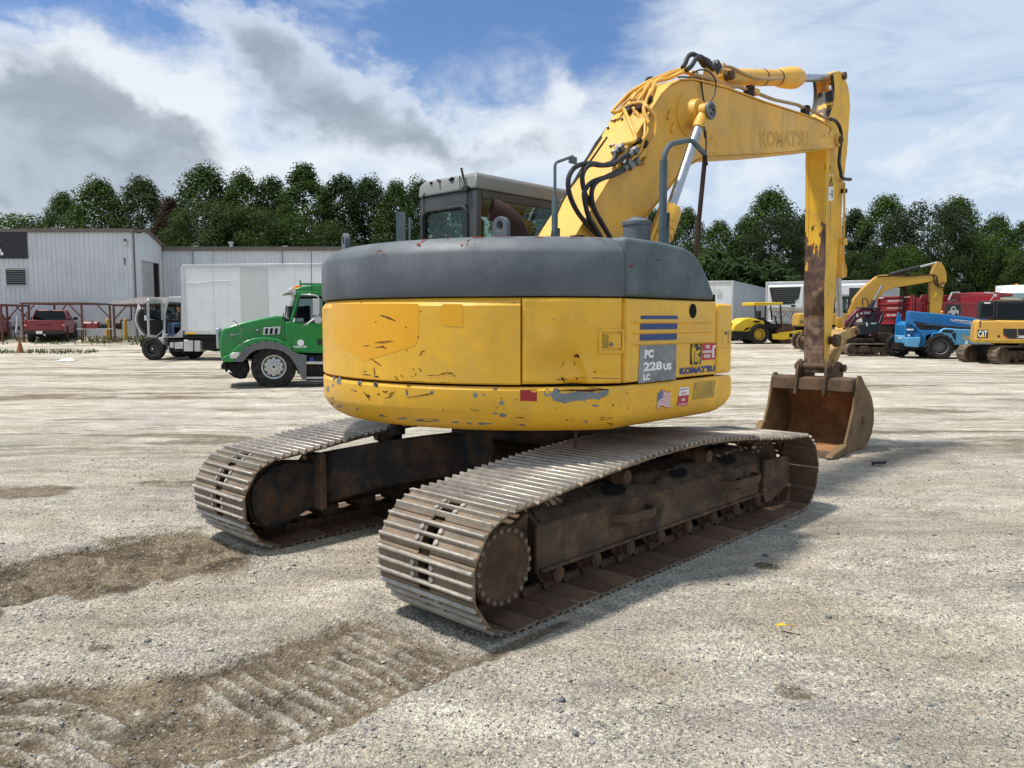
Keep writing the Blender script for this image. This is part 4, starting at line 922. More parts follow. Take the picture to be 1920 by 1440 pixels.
# ================================================================== GROUND
def sstep(a, b, x):
    t = np.clip((x-a)/(b-a), 0, 1); return t*t*(3-2*t)
def tz(x, y):
    """gentle rise of the yard towards its far edge"""
    k = .40 + .35*(1-sstep(-8, 8, x)); return k*sstep(32, 55, y)
def tzf(x, y): return float(tz(np.array(x, float), np.array(y, float)))
_rng = np.random.default_rng(3)
_G = _rng.random((256, 256))
def vnoise(x, y):
    xi = np.floor(x).astype(int); yi = np.floor(y).astype(int); fx = x-xi; fy = y-yi
    fx = fx*fx*(3-2*fx); fy = fy*fy*(3-2*fy); g = lambda a, b: _G[a % 256, b % 256]
    return (g(xi, yi)*(1-fx)+g(xi+1, yi)*fx)*(1-fy) + (g(xi, yi+1)*(1-fx)+g(xi+1, yi+1)*fx)*fy
def fbm(x, y, s, o=4, r=.5):
    t = 0; a = 1; n = 0
    for k in range(o): t = t + a*vnoise(x*s*2**k+17*k, y*s*2**k+31*k); n += a; a *= r
    return t/n
def lines(zones, lo, hi, gr):
    mid = [v for a_, b_, s_ in zones for v in np.arange(a_, b_-1e-6, s_)]; st = zones[0][2]; a = []; q = mid[-1]; d = st
    while q < hi: d *= gr; q += d; a.append(q)
    b = []; q = mid[0]; d = st
    while q > lo: d *= gr; q -= d; b.append(q)
    return np.array(b[::-1] + mid + a)
gx = lines(((-4.2, -3.4, .032), (-3.4, .6, .017), (.6, 5.5, .033)), -900, 900, 1.055); gy = lines(((1.6, 2.5, .032), (2.5, 6.0, .017), (6.0, 8.2, .032)), -60, 1500, 1.035)
GX, GY = np.meshgrid(gx, gy, indexing='ij')
def ground_h(X, Y):
    ex = (X-EO.x)*EF.x + (Y-EO.y)*EF.y; ey = (X-EO.x)*EL.x + (Y-EO.y)*EL.y
    near = 1 - sstep(14, 40, np.hypot(X, Y))
    clear = 1 - sstep(-2.15, -1.9, ex)*(1-sstep(2.1, 2.4, ex))*(1-sstep(1.75, 2.1, np.abs(ey)))
    h = (fbm(X, Y, .55, 3)-.5)*.05*near + (fbm(X, Y, 3.2, 4, .6)-.5)*.026*near + (fbm(X, Y, 13, 4, .7)-.5)*.03*near
    dirt = np.zeros_like(X)
    wob = (fbm(X, Y, 1.6, 3)-.5)*.35
    # near track band (prints trail off behind the machine, slewing left)
    sl = sstep(-3.1, -4.6, ex)
    yc = -1.24 + sl*.75
    d = np.abs(ey-yc+wob*.4)
    m = (1-sstep(.36+.25*sl, .55+.3*sl, d))*(1-sstep(-2.35, -2.0, ex))*sstep(-6.5, -4.8, ex)
    patch = sstep(.38, .6, fbm(X+9, Y, 1.3, 3))
    ang = ex + sl*(ey+1.2)*.55 + .35*sl*(ey+.9)**2 + .05*(fbm(X, Y, 2.6, 2)-.5)
    ph_ = (ang+.095) % .19 - .095; gro = np.exp(-(ph_/.018)**2); bars = np.exp(-((np.abs(ph_)-.045)/.022)**2)
    pr = sstep(.40, .52, fbm(X+3, Y+5, 2.1, 3))
    h = h + m*(-.024 + pr*(.02*bars-.026*gro) + (fbm(X, Y, 9, 4, .75)-.5)*.085*(1-.6*pr) + (fbm(X, Y, 28, 3, .7)-.5)*.02)
    h = h + .03*np.exp(-((d-.5-.25*sl)/.07)**2)*(1-sstep(-2.4, -2.1, ex))*sstep(-6.5, -4.8, ex)*(.3+fbm(X, Y, 6, 3))
    dirt = np.maximum(dirt, m*(.62+.6*(fbm(X, Y, 2.3, 3)-.3))*(1-.4*pr*bars))
    d2 = np.exp(-((ey+1.68+wob*.15)/.05)**2)*(1-sstep(-1.7, -1.3, ex))*sstep(-4.5, -3.8, ex)
    dirt = np.maximum(dirt, d2*.95); h = h - d2*.012
    # far track rut
    yc = 1.22 + .18*sstep(-2.6, -4.2, ex) + .25*sstep(-4.4, -7, ex)
    d = np.abs(ey-yc+wob*.5)
    m = (1-sstep(.42, .62, d))*(1-sstep(-2.2, -1.95, ex))*sstep(-9, -6, ex)
    bars = sstep(.42, .6, .5+.5*np.cos(2*PI*(ex+.05*np.sin(ey*5))/.19))*sstep(-2.75, -3.0, ex)*sstep(.2, .3, np.abs(ey-yc+.25))*(1-sstep(.3, .36, np.abs(ey-yc)))
    pr2 = sstep(.40, .5, fbm(X+1, Y+2, 2.2, 2))
    h = h + m*(-.045 + .04*bars*pr2 + (fbm(X, Y, 6, 4, .7)-.5)*.13) + .05*np.exp(-((d-.58)/.09)**2)*(1-sstep(-2.3, -2.0, ex))*sstep(-9, -6, ex)*(.2+1.2*fbm(X, Y, 5, 3))
    dirt = np.maximum(dirt, m*(.8+.4*fbm(X, Y, 3, 3))*(1-.6*bars*pr2))
    dirt = np.maximum(dirt, .9*(1-sstep(.0, .16, np.abs(d-.6)))*(1-sstep(-2.2, -1.9, ex))*sstep(-9, -6, ex)*sstep(.35, .6, fbm(X, Y, 4, 3)))
    # pushed-up soil at the back of the left track, trodden soil round both tracks
    q = np.hypot(ex+2.45, (ey-.75)*.8); k = np.exp(-(q/.33)**2); h = h + .05*k*fbm(X, Y, 5, 3); dirt = np.maximum(dirt, k*.9)
    # older marks on the right: patches and a few tread prints
    for px, rx, ry, amt in (((1200, 1250), .28, .55, .3), ((1490, 1290), .12, .1, .6), ((1700, 960), .5, .3, .25), ((1180, 1380), .3, .2, .2), ((1560, 1180), .3, .25, .2), ((1440, 1060), .12, .1, .7), ((60, 920), .6, .4, .8), ((330, 905), .6, .25, .55), ((190, 1210), .1, .06, .7), ((240, 1170), .14, .05, .5), ((1800, 1190), .5, .25, .3), ((1700, 1100), .4, .25, .2)):
        r = ray(px); t = -CAMH/r.z; cx, cy = r.x*t, r.y*t
        k = np.exp(-(((X-cx)/rx)**2 + ((Y-cy)/ry)**2)); dirt = np.maximum(dirt, amt*sstep(.25, .75, k*(.5+fbm(X, Y, 3, 4)))); h = h - .012*k
    for px, L, s in (((1385, 1222), .5, -1), ((1210, 1265), .5, -1), ((1640, 1060), .6, 1), ((1720, 950), .8, 1)):
        r = ray(px); t = -CAMH/r.z; cx, cy = r.x*t, r.y*t
        q = (ex-((cx-EO.x)*EF.x + (cy-EO.y)*EF.y)); q2 = (ey-((cx-EO.x)*EL.x + (cy-EO.y)*EL.y))
        k = np.exp(-((q/(.3*L))**2 + (q2/(.22*L))**2)); h = h + .03*k*np.cos(2*PI*q/.13)
    h = np.where(clear > .5, h, np.minimum(h, 0)*clear)
    return tz(X, Y) + h*(.15+.85*clear), np.clip(dirt, 0, 1)
GZ, GD = ground_h(GX, GY)
nx, ny = GX.shape
me = bpy.data.meshes.new('ground'); me.vertices.add(nx*ny)
me.vertices.foreach_set('co', np.stack([GX, GY, GZ], -1).astype(np.float32).ravel())
I = (np.arange(nx-1)[:, None]*ny + np.arange(ny-1)[None]).ravel(); Q = np.stack([I, I+ny, I+ny+1, I+1], -1).astype(np.int32)
me.loops.add(Q.size); me.loops.foreach_set('vertex_index', Q.ravel()); me.polygons.add(len(Q)); me.polygons.foreach_set('loop_start', np.arange(0, Q.size, 4, dtype=np.int32)); me.polygons.foreach_set('loop_total', np.full(len(Q), 4, dtype=np.int32)); me.polygons.foreach_set('use_smooth', [True]*len(Q))
at_ = me.attributes.new('soil', 'FLOAT', 'POINT'); at_.data.foreach_set('value', GD.astype(np.float32).ravel())
me.update(calc_edges=True); me.validate()
ground = bpy.data.objects.new('ground', me); C.objects.link(ground); tag(ground, kind='structure')
t_ = NT('gravel_yard'); geo = t_.n('ShaderNodeNewGeometry'); P = geo.outputs['Position']
sepp = t_.n('ShaderNodeSeparateXYZ'); t_.set(sepp.inputs[0], P)
fz = lambda s, d=5, r=.6, st=None, di=0: t_.noise(s, d, r, P, st, di)
soil = t_.n('ShaderNodeAttribute', attribute_name='soil').outputs['Fac']
dustc = t_.mix(t_.ramp(fz(1.1, 6, .6), .35, .65), (.55, .485, .375), (.72, .655, .53))
dustc = t_.mix(t_.math('MULTIPLY', t_.ramp(fz(.35, 5), .5, .7), .5), dustc, (.44, .355, .235))
v1 = t_.n('ShaderNodeTexVoronoi', i_Scale=52.0); t_.set(v1.inputs['Vector'], P); v2 = t_.n('ShaderNodeTexVoronoi', i_Scale=120.0); t_.set(v2.inputs['Vector'], P)
s1 = t_.n('ShaderNodeSeparateColor'); t_.set(s1.inputs[0], v1.outputs['Color']); s2 = t_.n('ShaderNodeSeparateColor'); t_.set(s2.inputs[0], v2.outputs['Color'])
stone = t_.mix(s1.outputs[0], (.24, .225, .20), (.57, .53, .455)); stone2 = t_.mix(s2.outputs[0], (.30, .285, .255), (.62, .57, .49))
gmask = t_.math('MULTIPLY', t_.ramp(fz(.9, 6, .65), .40, .60), t_.ramp(s1.outputs[1], .35, .5))
far = t_.ramp(sepp.outputs[1], 7, 16)
col = t_.mix(t_.math('MULTIPLY', t_.ramp(s2.outputs[1], .5, .6), .75), dustc, stone2)
col = t_.mix(t_.math('MULTIPLY', gmask, .85), col, stone)
# gravel-grey drifts and brown wheel streaks across the middle distance
drift = t_.ramp(t_.noise(.9, 10, .72, P, (.25, 1.0, 1)), .48, .57)
col = t_.mix(t_.math('MULTIPLY', drift, .55), col, (.33, .31, .275))
mot = t_.ramp(t_.noise(.75, 8, .66, P, None, .6), .46, .64); col = t_.mix(t_.math('MULTIPLY', mot, .5), col, (.38, .31, .22))
st = t_.ramp(t_.noise(.55, 12, .74, P, (.2, 1.0, 1), 1.4), .51, .585)
stf = t_.math('MULTIPLY', st, t_.ramp(sepp.outputs[1], 7.5, 12, 0, 1.0))
br = t_.mix(t_.ramp(fz(2.4, 6, .65), .35, .65), (.125, .096, .064), (.275, .218, .15))
col = t_.mix(stf, col, t_.mix(.35, br, (.26, .21, .15)))
# two broad wheel tracks running across at about 22 m
for y0, wd, a in ((24.5, 1.1, .9), (27.5, .8, .7), (20.3, .7, .55)):
    q = t_.math('ADD', sepp.outputs[1], t_.math('MULTIPLY', t_.math('SUBTRACT', t_.noise(.16, 3, .5, P), .5), 7.0)); q = t_.math('ABSOLUTE', t_.math('SUBTRACT', q, y0))
    k = t_.math('MULTIPLY', t_.ramp(q, wd, wd*.25), t_.ramp(t_.noise(1.1, 6, .65, P, (.35, 1, 1)), .38, .62)); k = t_.math('MULTIPLY', k, t_.ramp(sepp.outputs[0], 3, -2, .35, a)); col = t_.mix(k, col, br)
sd = t_.math('ADD', soil, t_.math('MULTIPLY', t_.math('SUBTRACT', fz(7, 5, .65), .5), .7)); sd = t_.math('MULTIPLY', t_.ramp(sd, .25, .7), t_.ramp(soil, .02, .2))
col = t_.mix(t_.math('MULTIPLY', sd, t_.math('SUBTRACT', 1.0, t_.math('MULTIPLY', t_.ramp(s1.outputs[2], .82, .9), .3))), col, br)
grain = t_.ramp(fz(42, 7, .8), .34, .66, .90, 1.5); gm2 = t_.ramp(t_.noise(5, 10, .72, P, (.4, 1, 1)), .34, .66, .78, 1.14); grain = t_.math('MULTIPLY', grain, gm2); col = t_.mix(1.0, col, t_.n('ShaderNodeCombineColor', i_0=grain, i_1=grain, i_2=grain).outputs[0], 'MULTIPLY')
gap = t_.ramp(v1.outputs['Distance'], .25, .65, 1, .62); col = t_.mix(t_.math('MULTIPLY', t_.math('SUBTRACT', 1.0, far), .7), col, t_.mix(1.0, col, t_.n('ShaderNodeCombineColor', i_0=gap, i_1=gap, i_2=gap).outputs[0], 'MULTIPLY'))
hgt = t_.math('ADD', t_.math('MULTIPLY', v1.outputs['Distance'], -1.0), t_.math('MULTIPLY', v2.outputs['Distance'], -.5)); hgt = t_.math('ADD', hgt, t_.math('MULTIPLY', fz(30, 5, .7), 1.6))
hg2 = t_.math('ADD', fz(2.2, 8, .7), 0)
nrm = t_.bump(hgt, 1.0, .018); nrm = t_.bump(hg2, .6, .10, nrm)
ground.data.materials.append(t_.out(Base_Color=col, Roughness=.92, Normal=nrm, Specular_IOR_Level=.2))
# loose stones: one uncountable mass
n = 36000
ang = (_rng.random(n)-.5)*1.45; dd = 1.9 + 9.5*_rng.random(n)**1.25; sx = dd*np.sin(ang); sy = dd*np.cos(ang)
kp = fbm(sx, sy, .9, 4) + .25*_rng.random(n) > .52
sx, sy = sx[kp], sy[kp]; sz, sdirt = ground_h(sx, sy); kp = (sdirt < .35) | (_rng.random(len(sx)) < .35); sx, sy, sz = sx[kp], sy[kp], sz[kp]; n = len(sx)
rr = .003 + .006*_rng.random(n)**2.2 + .014*(_rng.random(n) > .985)*_rng.random(n)
base = np.array([[1, 0, 0], [0, 1, 0], [-1, 0, 0], [0, -1, 0], [0, 0, 1], [0, 0, -1], [.62, .62, .5], [-.6, .6, .45], [-.6, -.65, .5], [.65, -.6, .4]])
tri = np.array([[0, 6, 4], [6, 1, 4], [1, 7, 4], [7, 2, 4], [2, 8, 4], [8, 3, 4], [3, 9, 4], [9, 0, 4], [0, 1, 6], [1, 2, 7], [2, 3, 8], [3, 0, 9], [0, 5, 1], [1, 5, 2], [2, 5, 3], [3, 5, 0]])
vv = base[None]*(rr[:, None, None]*(.7+.6*_rng.random((n, 10, 1))))*np.stack([.8+.7*_rng.random(n), .7+.5*_rng.random(n), .5+.4*_rng.random(n)], -1)[:, None, :]
th = _rng.random(n)*6.28; c_, s_ = np.cos(th), np.sin(th); vx = vv[..., 0]*c_[:, None]-vv[..., 1]*s_[:, None]; vy = vv[..., 0]*s_[:, None]+vv[..., 1]*c_[:, None]
vv = np.stack([vx+sx[:, None], vy+sy[:, None], vv[..., 2]+(sz+rr*.25)[:, None]], -1)
me = bpy.data.meshes.new('loose_gravel'); me.vertices.add(n*10); me.vertices.foreach_set('co', vv.astype(np.float32).ravel())
T = (tri[None] + (np.arange(n)*10)[:, None, None]).reshape(-1, 3).astype(np.int32)
me.loops.add(T.size); me.loops.foreach_set('vertex_index', T.ravel()); me.polygons.add(len(T)); me.polygons.foreach_set('loop_start', np.arange(0, T.size, 3, dtype=np.int32)); me.polygons.foreach_set('loop_total', np.full(len(T), 3, dtype=np.int32))
at_ = me.attributes.new('tone', 'FLOAT', 'POINT'); at_.data.foreach_set('value', np.repeat(_rng.random(n), 10).astype(np.float32)); me.update(calc_edges=True)
lg = bpy.data.objects.new('loose_gravel', me); C.objects.link(lg); tag(lg, 'loose grey and white stones scattered over the dusty yard', 'gravel', kind='stuff')
t_ = NT('stones'); tn = t_.n('ShaderNodeAttribute', attribute_name='tone').outputs['Fac']
cr = t_.n('ShaderNodeValToRGB'); t_.set(cr.inputs[0], tn); e = cr.color_ramp.elements; e[0].color = (.14, .14, .14, 1); e[1].color = (.5, .47, .42, 1); k = e.new(.4); k.color = (.3, .285, .26, 1); k = e.new(.75); k.color = (.42, .38, .31, 1)
me.materials.append(t_.out(Base_Color=cr.outputs[0], Roughness=.9))
# litter
m = MB(); m.mat(M['decal_yellow']); q = V((1.512, 4.162, .02)); m.add([q + V(d) for d in ((-.06, .02, 0), (-.02, .035, .012), (.0, .01, .006), (.05, -.01, .014), (.06, .012, .004), (.0, .03, .0)) ], [(0, 1, 2), (2, 1, 5), (2, 5, 4, 3)]); m.v = [(a, b, c+z) for a, b, c in m.v[:0] for z in (0,)] or m.v
o = m.build('plastic_scrap'); tag(o, 'small torn yellow scrap lying on the gravel in front of the excavator', 'scrap'); sd_ = o.modifiers.new('s', 'SOLIDIFY'); sd_.thickness = .004
m = MB(); m.mat(M['black']); m.M = Matrix.Translation((4.33, 9.1, .02)) @ Matrix.Rotation(.2, 4, 'Z'); m.box((0, 0, .012), (.16, .04, .03)); m.box((.08, .01, .014), (.06, .05, .028), Matrix.Rotation(.5, 3, 'Z')); o = m.build('rubber_scrap', bevel=.006); tag(o, 'short black rubber strip lying on the gravel beside the bucket', 'scrap')
# ================================================================== TREES
def leafmat(name, a, b, c):
    t = NT(name); oi = t.n('ShaderNodeObjectInfo'); tn = t.n('ShaderNodeAttribute', attribute_name='tone').outputs['Fac']
    col = t.mix(tn, a, b); col = t.mix(t.ramp(t.noise(.45, 3), .42, .62), col, c); 
    col = t.mix(t.math('MULTIPLY', oi.outputs['Random'], .45), col, mul(a, .8))
    t.out(Base_Color=col, Roughness=.8, Specular_IOR_Level=.12, Transmission_Weight=0.0)
    tr = t.n('ShaderNodeBsdfTranslucent'); t.set(tr.inputs[0], t.mix(.5, col, (.08, .13, .02))); mx = t.n('ShaderNodeMixShader', i_0=.22)
    t.t.links.new(t.b.outputs[0], mx.inputs[1]); t.t.links.new(tr.outputs[0], mx.inputs[2]); o = t.t.nodes['Material Output']; t.t.links.new(mx.outputs[0], o.inputs[0]); return t.m
LM = {'green': leafmat('leaves_green', (.026, .050, .010), (.062, .105, .020), (.045, .075, .013)), 'dark': leafmat('leaves_dark', (.018, .036, .010), (.040, .070, .018), (.028, .046, .011)),
      'olive': leafmat('leaves_olive', (.026, .042, .012), (.054, .082, .022), (.04, .058, .016)), 'pine': leafmat('needles', (.016, .026, .012), (.036, .048, .022), (.03, .034, .017)), 'dead': leafmat('leaves_dead', (.045, .026, .016), (.075, .045, .028), (.03, .022, .014))}
M['bark'] = worn('bark', (.06, .048, .038), .9, amp=.3, nscale=4, bump=.5, bscale=12)
def tree_proto(kind, H, W, seed, leaf=.30, nclump=95, per=74, shape='oval', low=.10):
    rng = np.random.default_rng(seed); rnd = random.Random(seed)
    m = MB(); m.mat(M['bark']); n = 7; tr = [V((rnd.uniform(-.12, .12)*k*.25, rnd.uniform(-.12, .12)*k*.25, H*.93*k/n)) for k in range(n+1)]
    m.tube(tr, [max(.02, .017*H*(1-k/n*.95)) for k in range(n+1)], 8)
    cen = []
    lobes = [(rnd.uniform(0, 2*PI), rnd.uniform(.25, .85), rnd.uniform(.65, 1.25)) for _ in range(9)]
    for i in range(nclump):
        f = low + (1-low)*((i+.5)/nclump)**.85; z = H*f
        g = (f-low)/(1-low)
        if shape == 'oval': rad_ = W*.5*(math.sin(PI*min(1, .12+.88*g))**.6)*(1.05-.35*g)
        elif shape == 'cone': rad_ = W*.5*(1-g)**.75*1.05 + .15
        elif shape == 'round': rad_ = W*.5*math.sqrt(max(0.02, 1-(2*g-1)**2*.95))
        else: rad_ = W*.5*(.75+.25*math.sin(PI*g))*(1-g**4)
        a = i*2.399963 + rnd.uniform(-.5, .5); k = 1
        for la, lf, lr in lobes:
            da = abs((a-la+PI) % (2*PI)-PI); k += (lr-1)*math.exp(-(da/.6)**2-((g-lf)/.2)**2)
        r = rad_*k*rnd.uniform(.55, 1.0)**.6
        c = V((r*math.cos(a), r*math.sin(a), z + rnd.uniform(-.3, .3))); cen.append((c, rnd.uniform(.75, 1.25)))
        if i % 3 == 0:
            b = V((tr[-1].x*f, tr[-1].y*f, max(.2, z-r*.55))); m.tube([b, b.lerp(c, .55)+V((0, 0, -.08*r)), c], [.010*H*(1.05-f), .005*H*(1.05-f)+.008, .01], 5, False)
    cs = np.array([c for c, _ in cen]); ss = np.array([s for _, s in cen])*W*(.105 if shape != 'cone' else .095)
    N = nclump*per; ci = np.repeat(np.arange(nclump), per)
    d = rng.normal(size=(N, 3)); d /= np.linalg.norm(d, axis=1)[:, None]; d[:, 2] *= .72
    p = cs[ci] + d*(ss[ci]*(.35+.75*rng.random(N)**.5))[:, None]
    out = p.copy(); out[:, 2] -= H*.45; out /= (np.linalg.norm(out, axis=1)[:, None]+1e-6)
    nr = d*1.0 + out*.5 + np.array([0, 0, .35]) + rng.normal(size=(N, 3))*.33; nr /= np.linalg.norm(nr, axis=1)[:, None]
    u = np.cross(nr, rng.normal(size=(N, 3))); u /= np.linalg.norm(u, axis=1)[:, None]; w_ = np.cross(nr, u)
    L = leaf*(.6+.7*rng.random(N))[:, None]; Wd = L*(.55 if kind != 'pine' else .28)
    q = np.stack([p-u*L*.5, p+w_*Wd*.5, p+u*L*.5, p-w_*Wd*.5], 1)
    me = bpy.data.meshes.new('crown'); me.vertices.add(N*4); me.vertices.foreach_set('co', q.astype(np.float32).ravel())
    me.loops.add(N*4); me.loops.foreach_set('vertex_index', np.arange(N*4, dtype=np.int32)); me.polygons.add(N); me.polygons.foreach_set('loop_start', np.arange(0, N*4, 4, dtype=np.int32)); me.polygons.foreach_set('loop_total', np.full(N, 4, dtype=np.int32))
    tn = np.clip(.65*rng.random(nclump)[ci] + .3*rng.random(N), 0, 1); at_ = me.attributes.new('tone', 'FLOAT', 'POINT'); at_.data.foreach_set('value', np.repeat(tn, 4).astype(np.float32))
    me.update(calc_edges=True); me.materials.append(LM[kind])
    return m, me
protos = {}
def get_proto(key):
    if key not in protos:
        kind, shape, seed = key
        H, W, nc = {'oval': (15, 9.5, 150), 'cone': (14, 7, 105), 'round': (12, 10.5, 150), 'column': (15, 8, 140), 'bush': (4, 5, 50)}[shape]
        tm, cm = tree_proto(kind, H, W, seed, shape=shape, nclump=nc, low=.03, leaf=.29 if kind != 'pine' else .36, per=125 if shape != 'bush' else 80)
        to = tm.build('trunk'); me = to.data; bpy.data.objects.remove(to); protos[key] = (me, cm, H, W)
    return protos[key]
KINDNAME = {'green': 'broadleaf_tree', 'dark': 'broadleaf_tree', 'olive': 'broadleaf_tree', 'pine': 'pine_tree', 'dead': 'bare_brown_tree'}
def tree(px, topy, d, key, wk, label, group):
    tm, cm, H, W = get_proto(key); p = at(px, 602, d); g0 = tzf(p.x, d); top = at(px, topy, d).z; h = top-g0
    name = 'shrub' if key[1] == 'bush' else KINDNAME[key[0]]
    o = empty(name, (p.x, d, g0-.1), random.uniform(0, 6.28), label, 'bush' if key[1] == 'bush' else 'tree', group)
    o.scale = (wk*h/H, wk*h/H, h/H*1.03)
    for nm, me in (('trunk', tm), ('crown', cm)):
        c = bpy.data.objects.new(nm, me); C.objects.link(c); c.parent = o
GL, GRt = 'trees behind the white warehouse', 'trees behind the row of trailers'
LT = [(-70, 408, 74, ('olive', 'oval', 1), 1.0, 'low olive tree cut by the left edge of the photo above the black sign'), (25, 412, 82, ('green', 'round', 2), 1.15, 'low green tree above the right end of the black sign'),
      (128, 372, 80, ('green', 'oval', 1), .8, 'ragged green tree at the left end of the tall trees, beside open sky'), (195, 348, 76, ('green', 'oval', 3), 1.0, 'tall wind-blown green tree above the louvre vent of the warehouse'), (275, 345, 76, ('olive', 'oval', 5), .95, 'tall olive tree above the right corner of the warehouse'),
      (325, 382, 71, ('dead', 'column', 4), .8, 'brown half-dead tree beside the roof corner of the warehouse'), (392, 325, 80, ('green', 'oval', 6), 1.05, 'tall rounded green tree to the right of the brown tree'), (400, 392, 68, ('olive', 'round', 7), .95, 'shorter wide olive tree above the white box truck, in front of taller ones'), (462, 336, 80, ('green', 'oval', 3), .85, 'pointed green tree with two small tops, left of the tallest tree'),
      (470, 400, 69, ('olive', 'round', 2), .9, 'shorter dark olive tree between the wide olive tree and the tallest tree'), (515, 345, 82, ('dark', 'oval', 5), .9, 'dark green tree close to the left side of the tallest tree'), (575, 321, 78, ('green', 'column', 8), 1.1, 'tallest green columnar tree, above the cab of the green truck'), (560, 415, 70, ('green', 'round', 9), .75, 'low green tree at the foot of the tallest tree'), (645, 342, 80, ('dark', 'oval', 1), .95, 'dark tree just right of the tallest tree, above the left lifting eye'), (695, 345, 82, ('dark', 'oval', 6), .9, 'dark tree between the lifting eye and the mirror bracket of the excavator'), (745, 352, 78, ('green', 'oval', 8), .75, 'green tree touching the left side of the excavator cab'), (620, 430, 70, ('olive', 'round', 7), .75, 'low olive tree above the annex roof, beside the excavator hood'), (790, 350, 84, ('dark', 'oval', 3), .9, 'dark tree seen through the rear window of the excavator cab'), (850, 356, 84, ('green', 'oval', 1), .9, 'green tree seen at the right part of the rear cab window')]
RTL = [(960, 380, 84, ('dark', 'oval', 5), 1.0, 'dark tree seen through the side glass of the excavator cab'), (1040, 380, 84, ('green', 'oval', 8), 1.0, 'green tree seen between the cab and the boom foot'), (1225, 402, 82, ('dark', 'oval', 3), .8, 'dark tree between the boom and the grey hand rail'), (1285, 400, 80, ('green', 'oval', 1), .8, 'green tree beside the yellow boom cylinder'), (1345, 424, 76, ('green', 'oval', 9), .95, 'shorter green tree above the left end of the white trailers'), (1395, 415, 84, ('dark', 'oval', 5), .8, 'dark tree between the shorter tree and the tall domed tree'),
       (1440, 368, 82, ('green', 'oval', 6), 1.1, 'tall domed green tree left of the excavator arm'), (1465, 415, 74, ('pine', 'round', 12), .95, 'dark pine in front of the domed tree, just left of the arm'), (1385, 492, 68, ('dark', 'bush', 13), 1.1, 'pale green bush on top of the leftmost white trailer roofline'), (1445, 500, 68, ('dark', 'bush', 15), 1.2, 'green bush above the grille of the refrigerated trailer'), (1330, 478, 70, ('dark', 'bush', 13), 1.1, 'light bush beside the front of the excavator hood'),
       (1520, 400, 80, ('dark', 'oval', 3), .9, 'dark tree directly behind the excavator arm'), (1595, 402, 80, ('dark', 'oval', 1), .85, 'dark tree at the right edge of the excavator arm'), (1655, 378, 78, ('green', 'oval', 8), 1.0, 'tall green tree above the boom of the far excavator'), (1735, 396, 74, ('pine', 'round', 14), 1.05, 'broad round olive pine above the bend of the far boom'), (1785, 381, 82, ('green', 'oval', 6), .95, 'tall green tree with a leaning top right of the broad pine'), (1690, 470, 70, ('green', 'round', 9), .8, 'lower green tree behind the far excavator arm'), (1600, 480, 70, ('dark', 'round', 2), .8, 'low dark tree above the trailer with the black letters'), (1860, 413, 76, ('green', 'oval', 3), .95, 'green tree with a small pointed top near the right edge of the photo'), (1915, 424, 78, ('dark', 'oval', 5), 1.0, 'dark tree cut by the right edge of the photo'), (1830, 450, 72, ('green', 'round', 2), .9, 'mid green tree above the red dump trucks'), (1900, 478, 70, ('olive', 'round', 7), .85, 'low olive tree above the white cab at the right edge')]
for a in LT: tree(*a, GL)
for a in RTL: tree(*a, GRt)

# the wood behind, read as one mass
rg2 = np.random.default_rng(11); nc = 900; ci_x = -80 + 160*rg2.random(nc); ci_y = 88 + 6*rg2.random(nc); ci_z = .6 + 8.6*rg2.random(nc)*(.75+.35*vnoise(ci_x*.12, ci_y*0))
N = nc*46; k = np.repeat(np.arange(nc), 46); d = rg2.normal(size=(N, 3)); d /= np.linalg.norm(d, axis=1)[:, None]
p = np.stack([ci_x[k], ci_y[k], ci_z[k]+.4], -1) + d*(1.5*(.4+.7*rg2.random(N)**.5))[:, None]; nr = d + np.array([0, -.2, .4]) + rg2.normal(size=(N, 3))*.35; nr /= np.linalg.norm(nr, axis=1)[:, None]
u = np.cross(nr, rg2.normal(size=(N, 3))); u /= np.linalg.norm(u, axis=1)[:, None]; w_ = np.cross(nr, u); L = (.3+.35*rg2.random(N))[:, None]
q = np.stack([p-u*L*.6, p+w_*L*.35, p+u*L*.6, p-w_*L*.35], 1)
me = bpy.data.meshes.new('woods'); me.vertices.add(N*4); me.vertices.foreach_set('co', q.astype(np.float32).ravel()); me.loops.add(N*4); me.loops.foreach_set('vertex_index', np.arange(N*4, dtype=np.int32)); me.polygons.add(N); me.polygons.foreach_set('loop_start', np.arange(0, N*4, 4, dtype=np.int32)); me.polygons.foreach_set('loop_total', np.full(N, 4, dtype=np.int32))
at_ = me.attributes.new('tone', 'FLOAT', 'POINT'); at_.data.foreach_set('value', np.repeat(rg2.random(N), 4).astype(np.float32)); me.update(calc_edges=True); me.materials.append(LM['dark'])
o = bpy.data.objects.new('woods', me); C.objects.link(o); tag(o, 'dark mass of woodland filling the gaps behind the separate trees', 'woodland', kind='stuff')
# ================================================================== OTHER VEHICLES: helpers
ZU = V((0, 0, 1))
class Veh:
    def __init__(s, name, px, d, az, label, cat, group=None, z=None):
        a = rad(az); s.F = V((math.sin(a), math.cos(a), 0)); s.L = V((-math.cos(a), math.sin(a), 0)); p = at(px, 602, d)
        s.O = V((p.x, p.y, tzf(p.x, p.y) if z is None else z)); q = CAMP - s.O; s.c = V((q.dot(s.F), q.dot(s.L), q.z))
        s.r = empty(name, s.O, math.atan2(s.F.y, s.F.x), label, cat, group)
    def _r(s, px): r = ray(px); return V((r.dot(s.F), r.dot(s.L), r.z))
    def Y(s, px, y=0.0): r = s._r(px); return s.c + r*((y-s.c.y)/r.y)
    def X(s, px, x=0.0): r = s._r(px); return s.c + r*((x-s.c.x)/r.x)
    def P(s, pts, f, y=0.0): return [(q.x, q.z) for q in (s.Y(f(*p), y) for p in pts)]
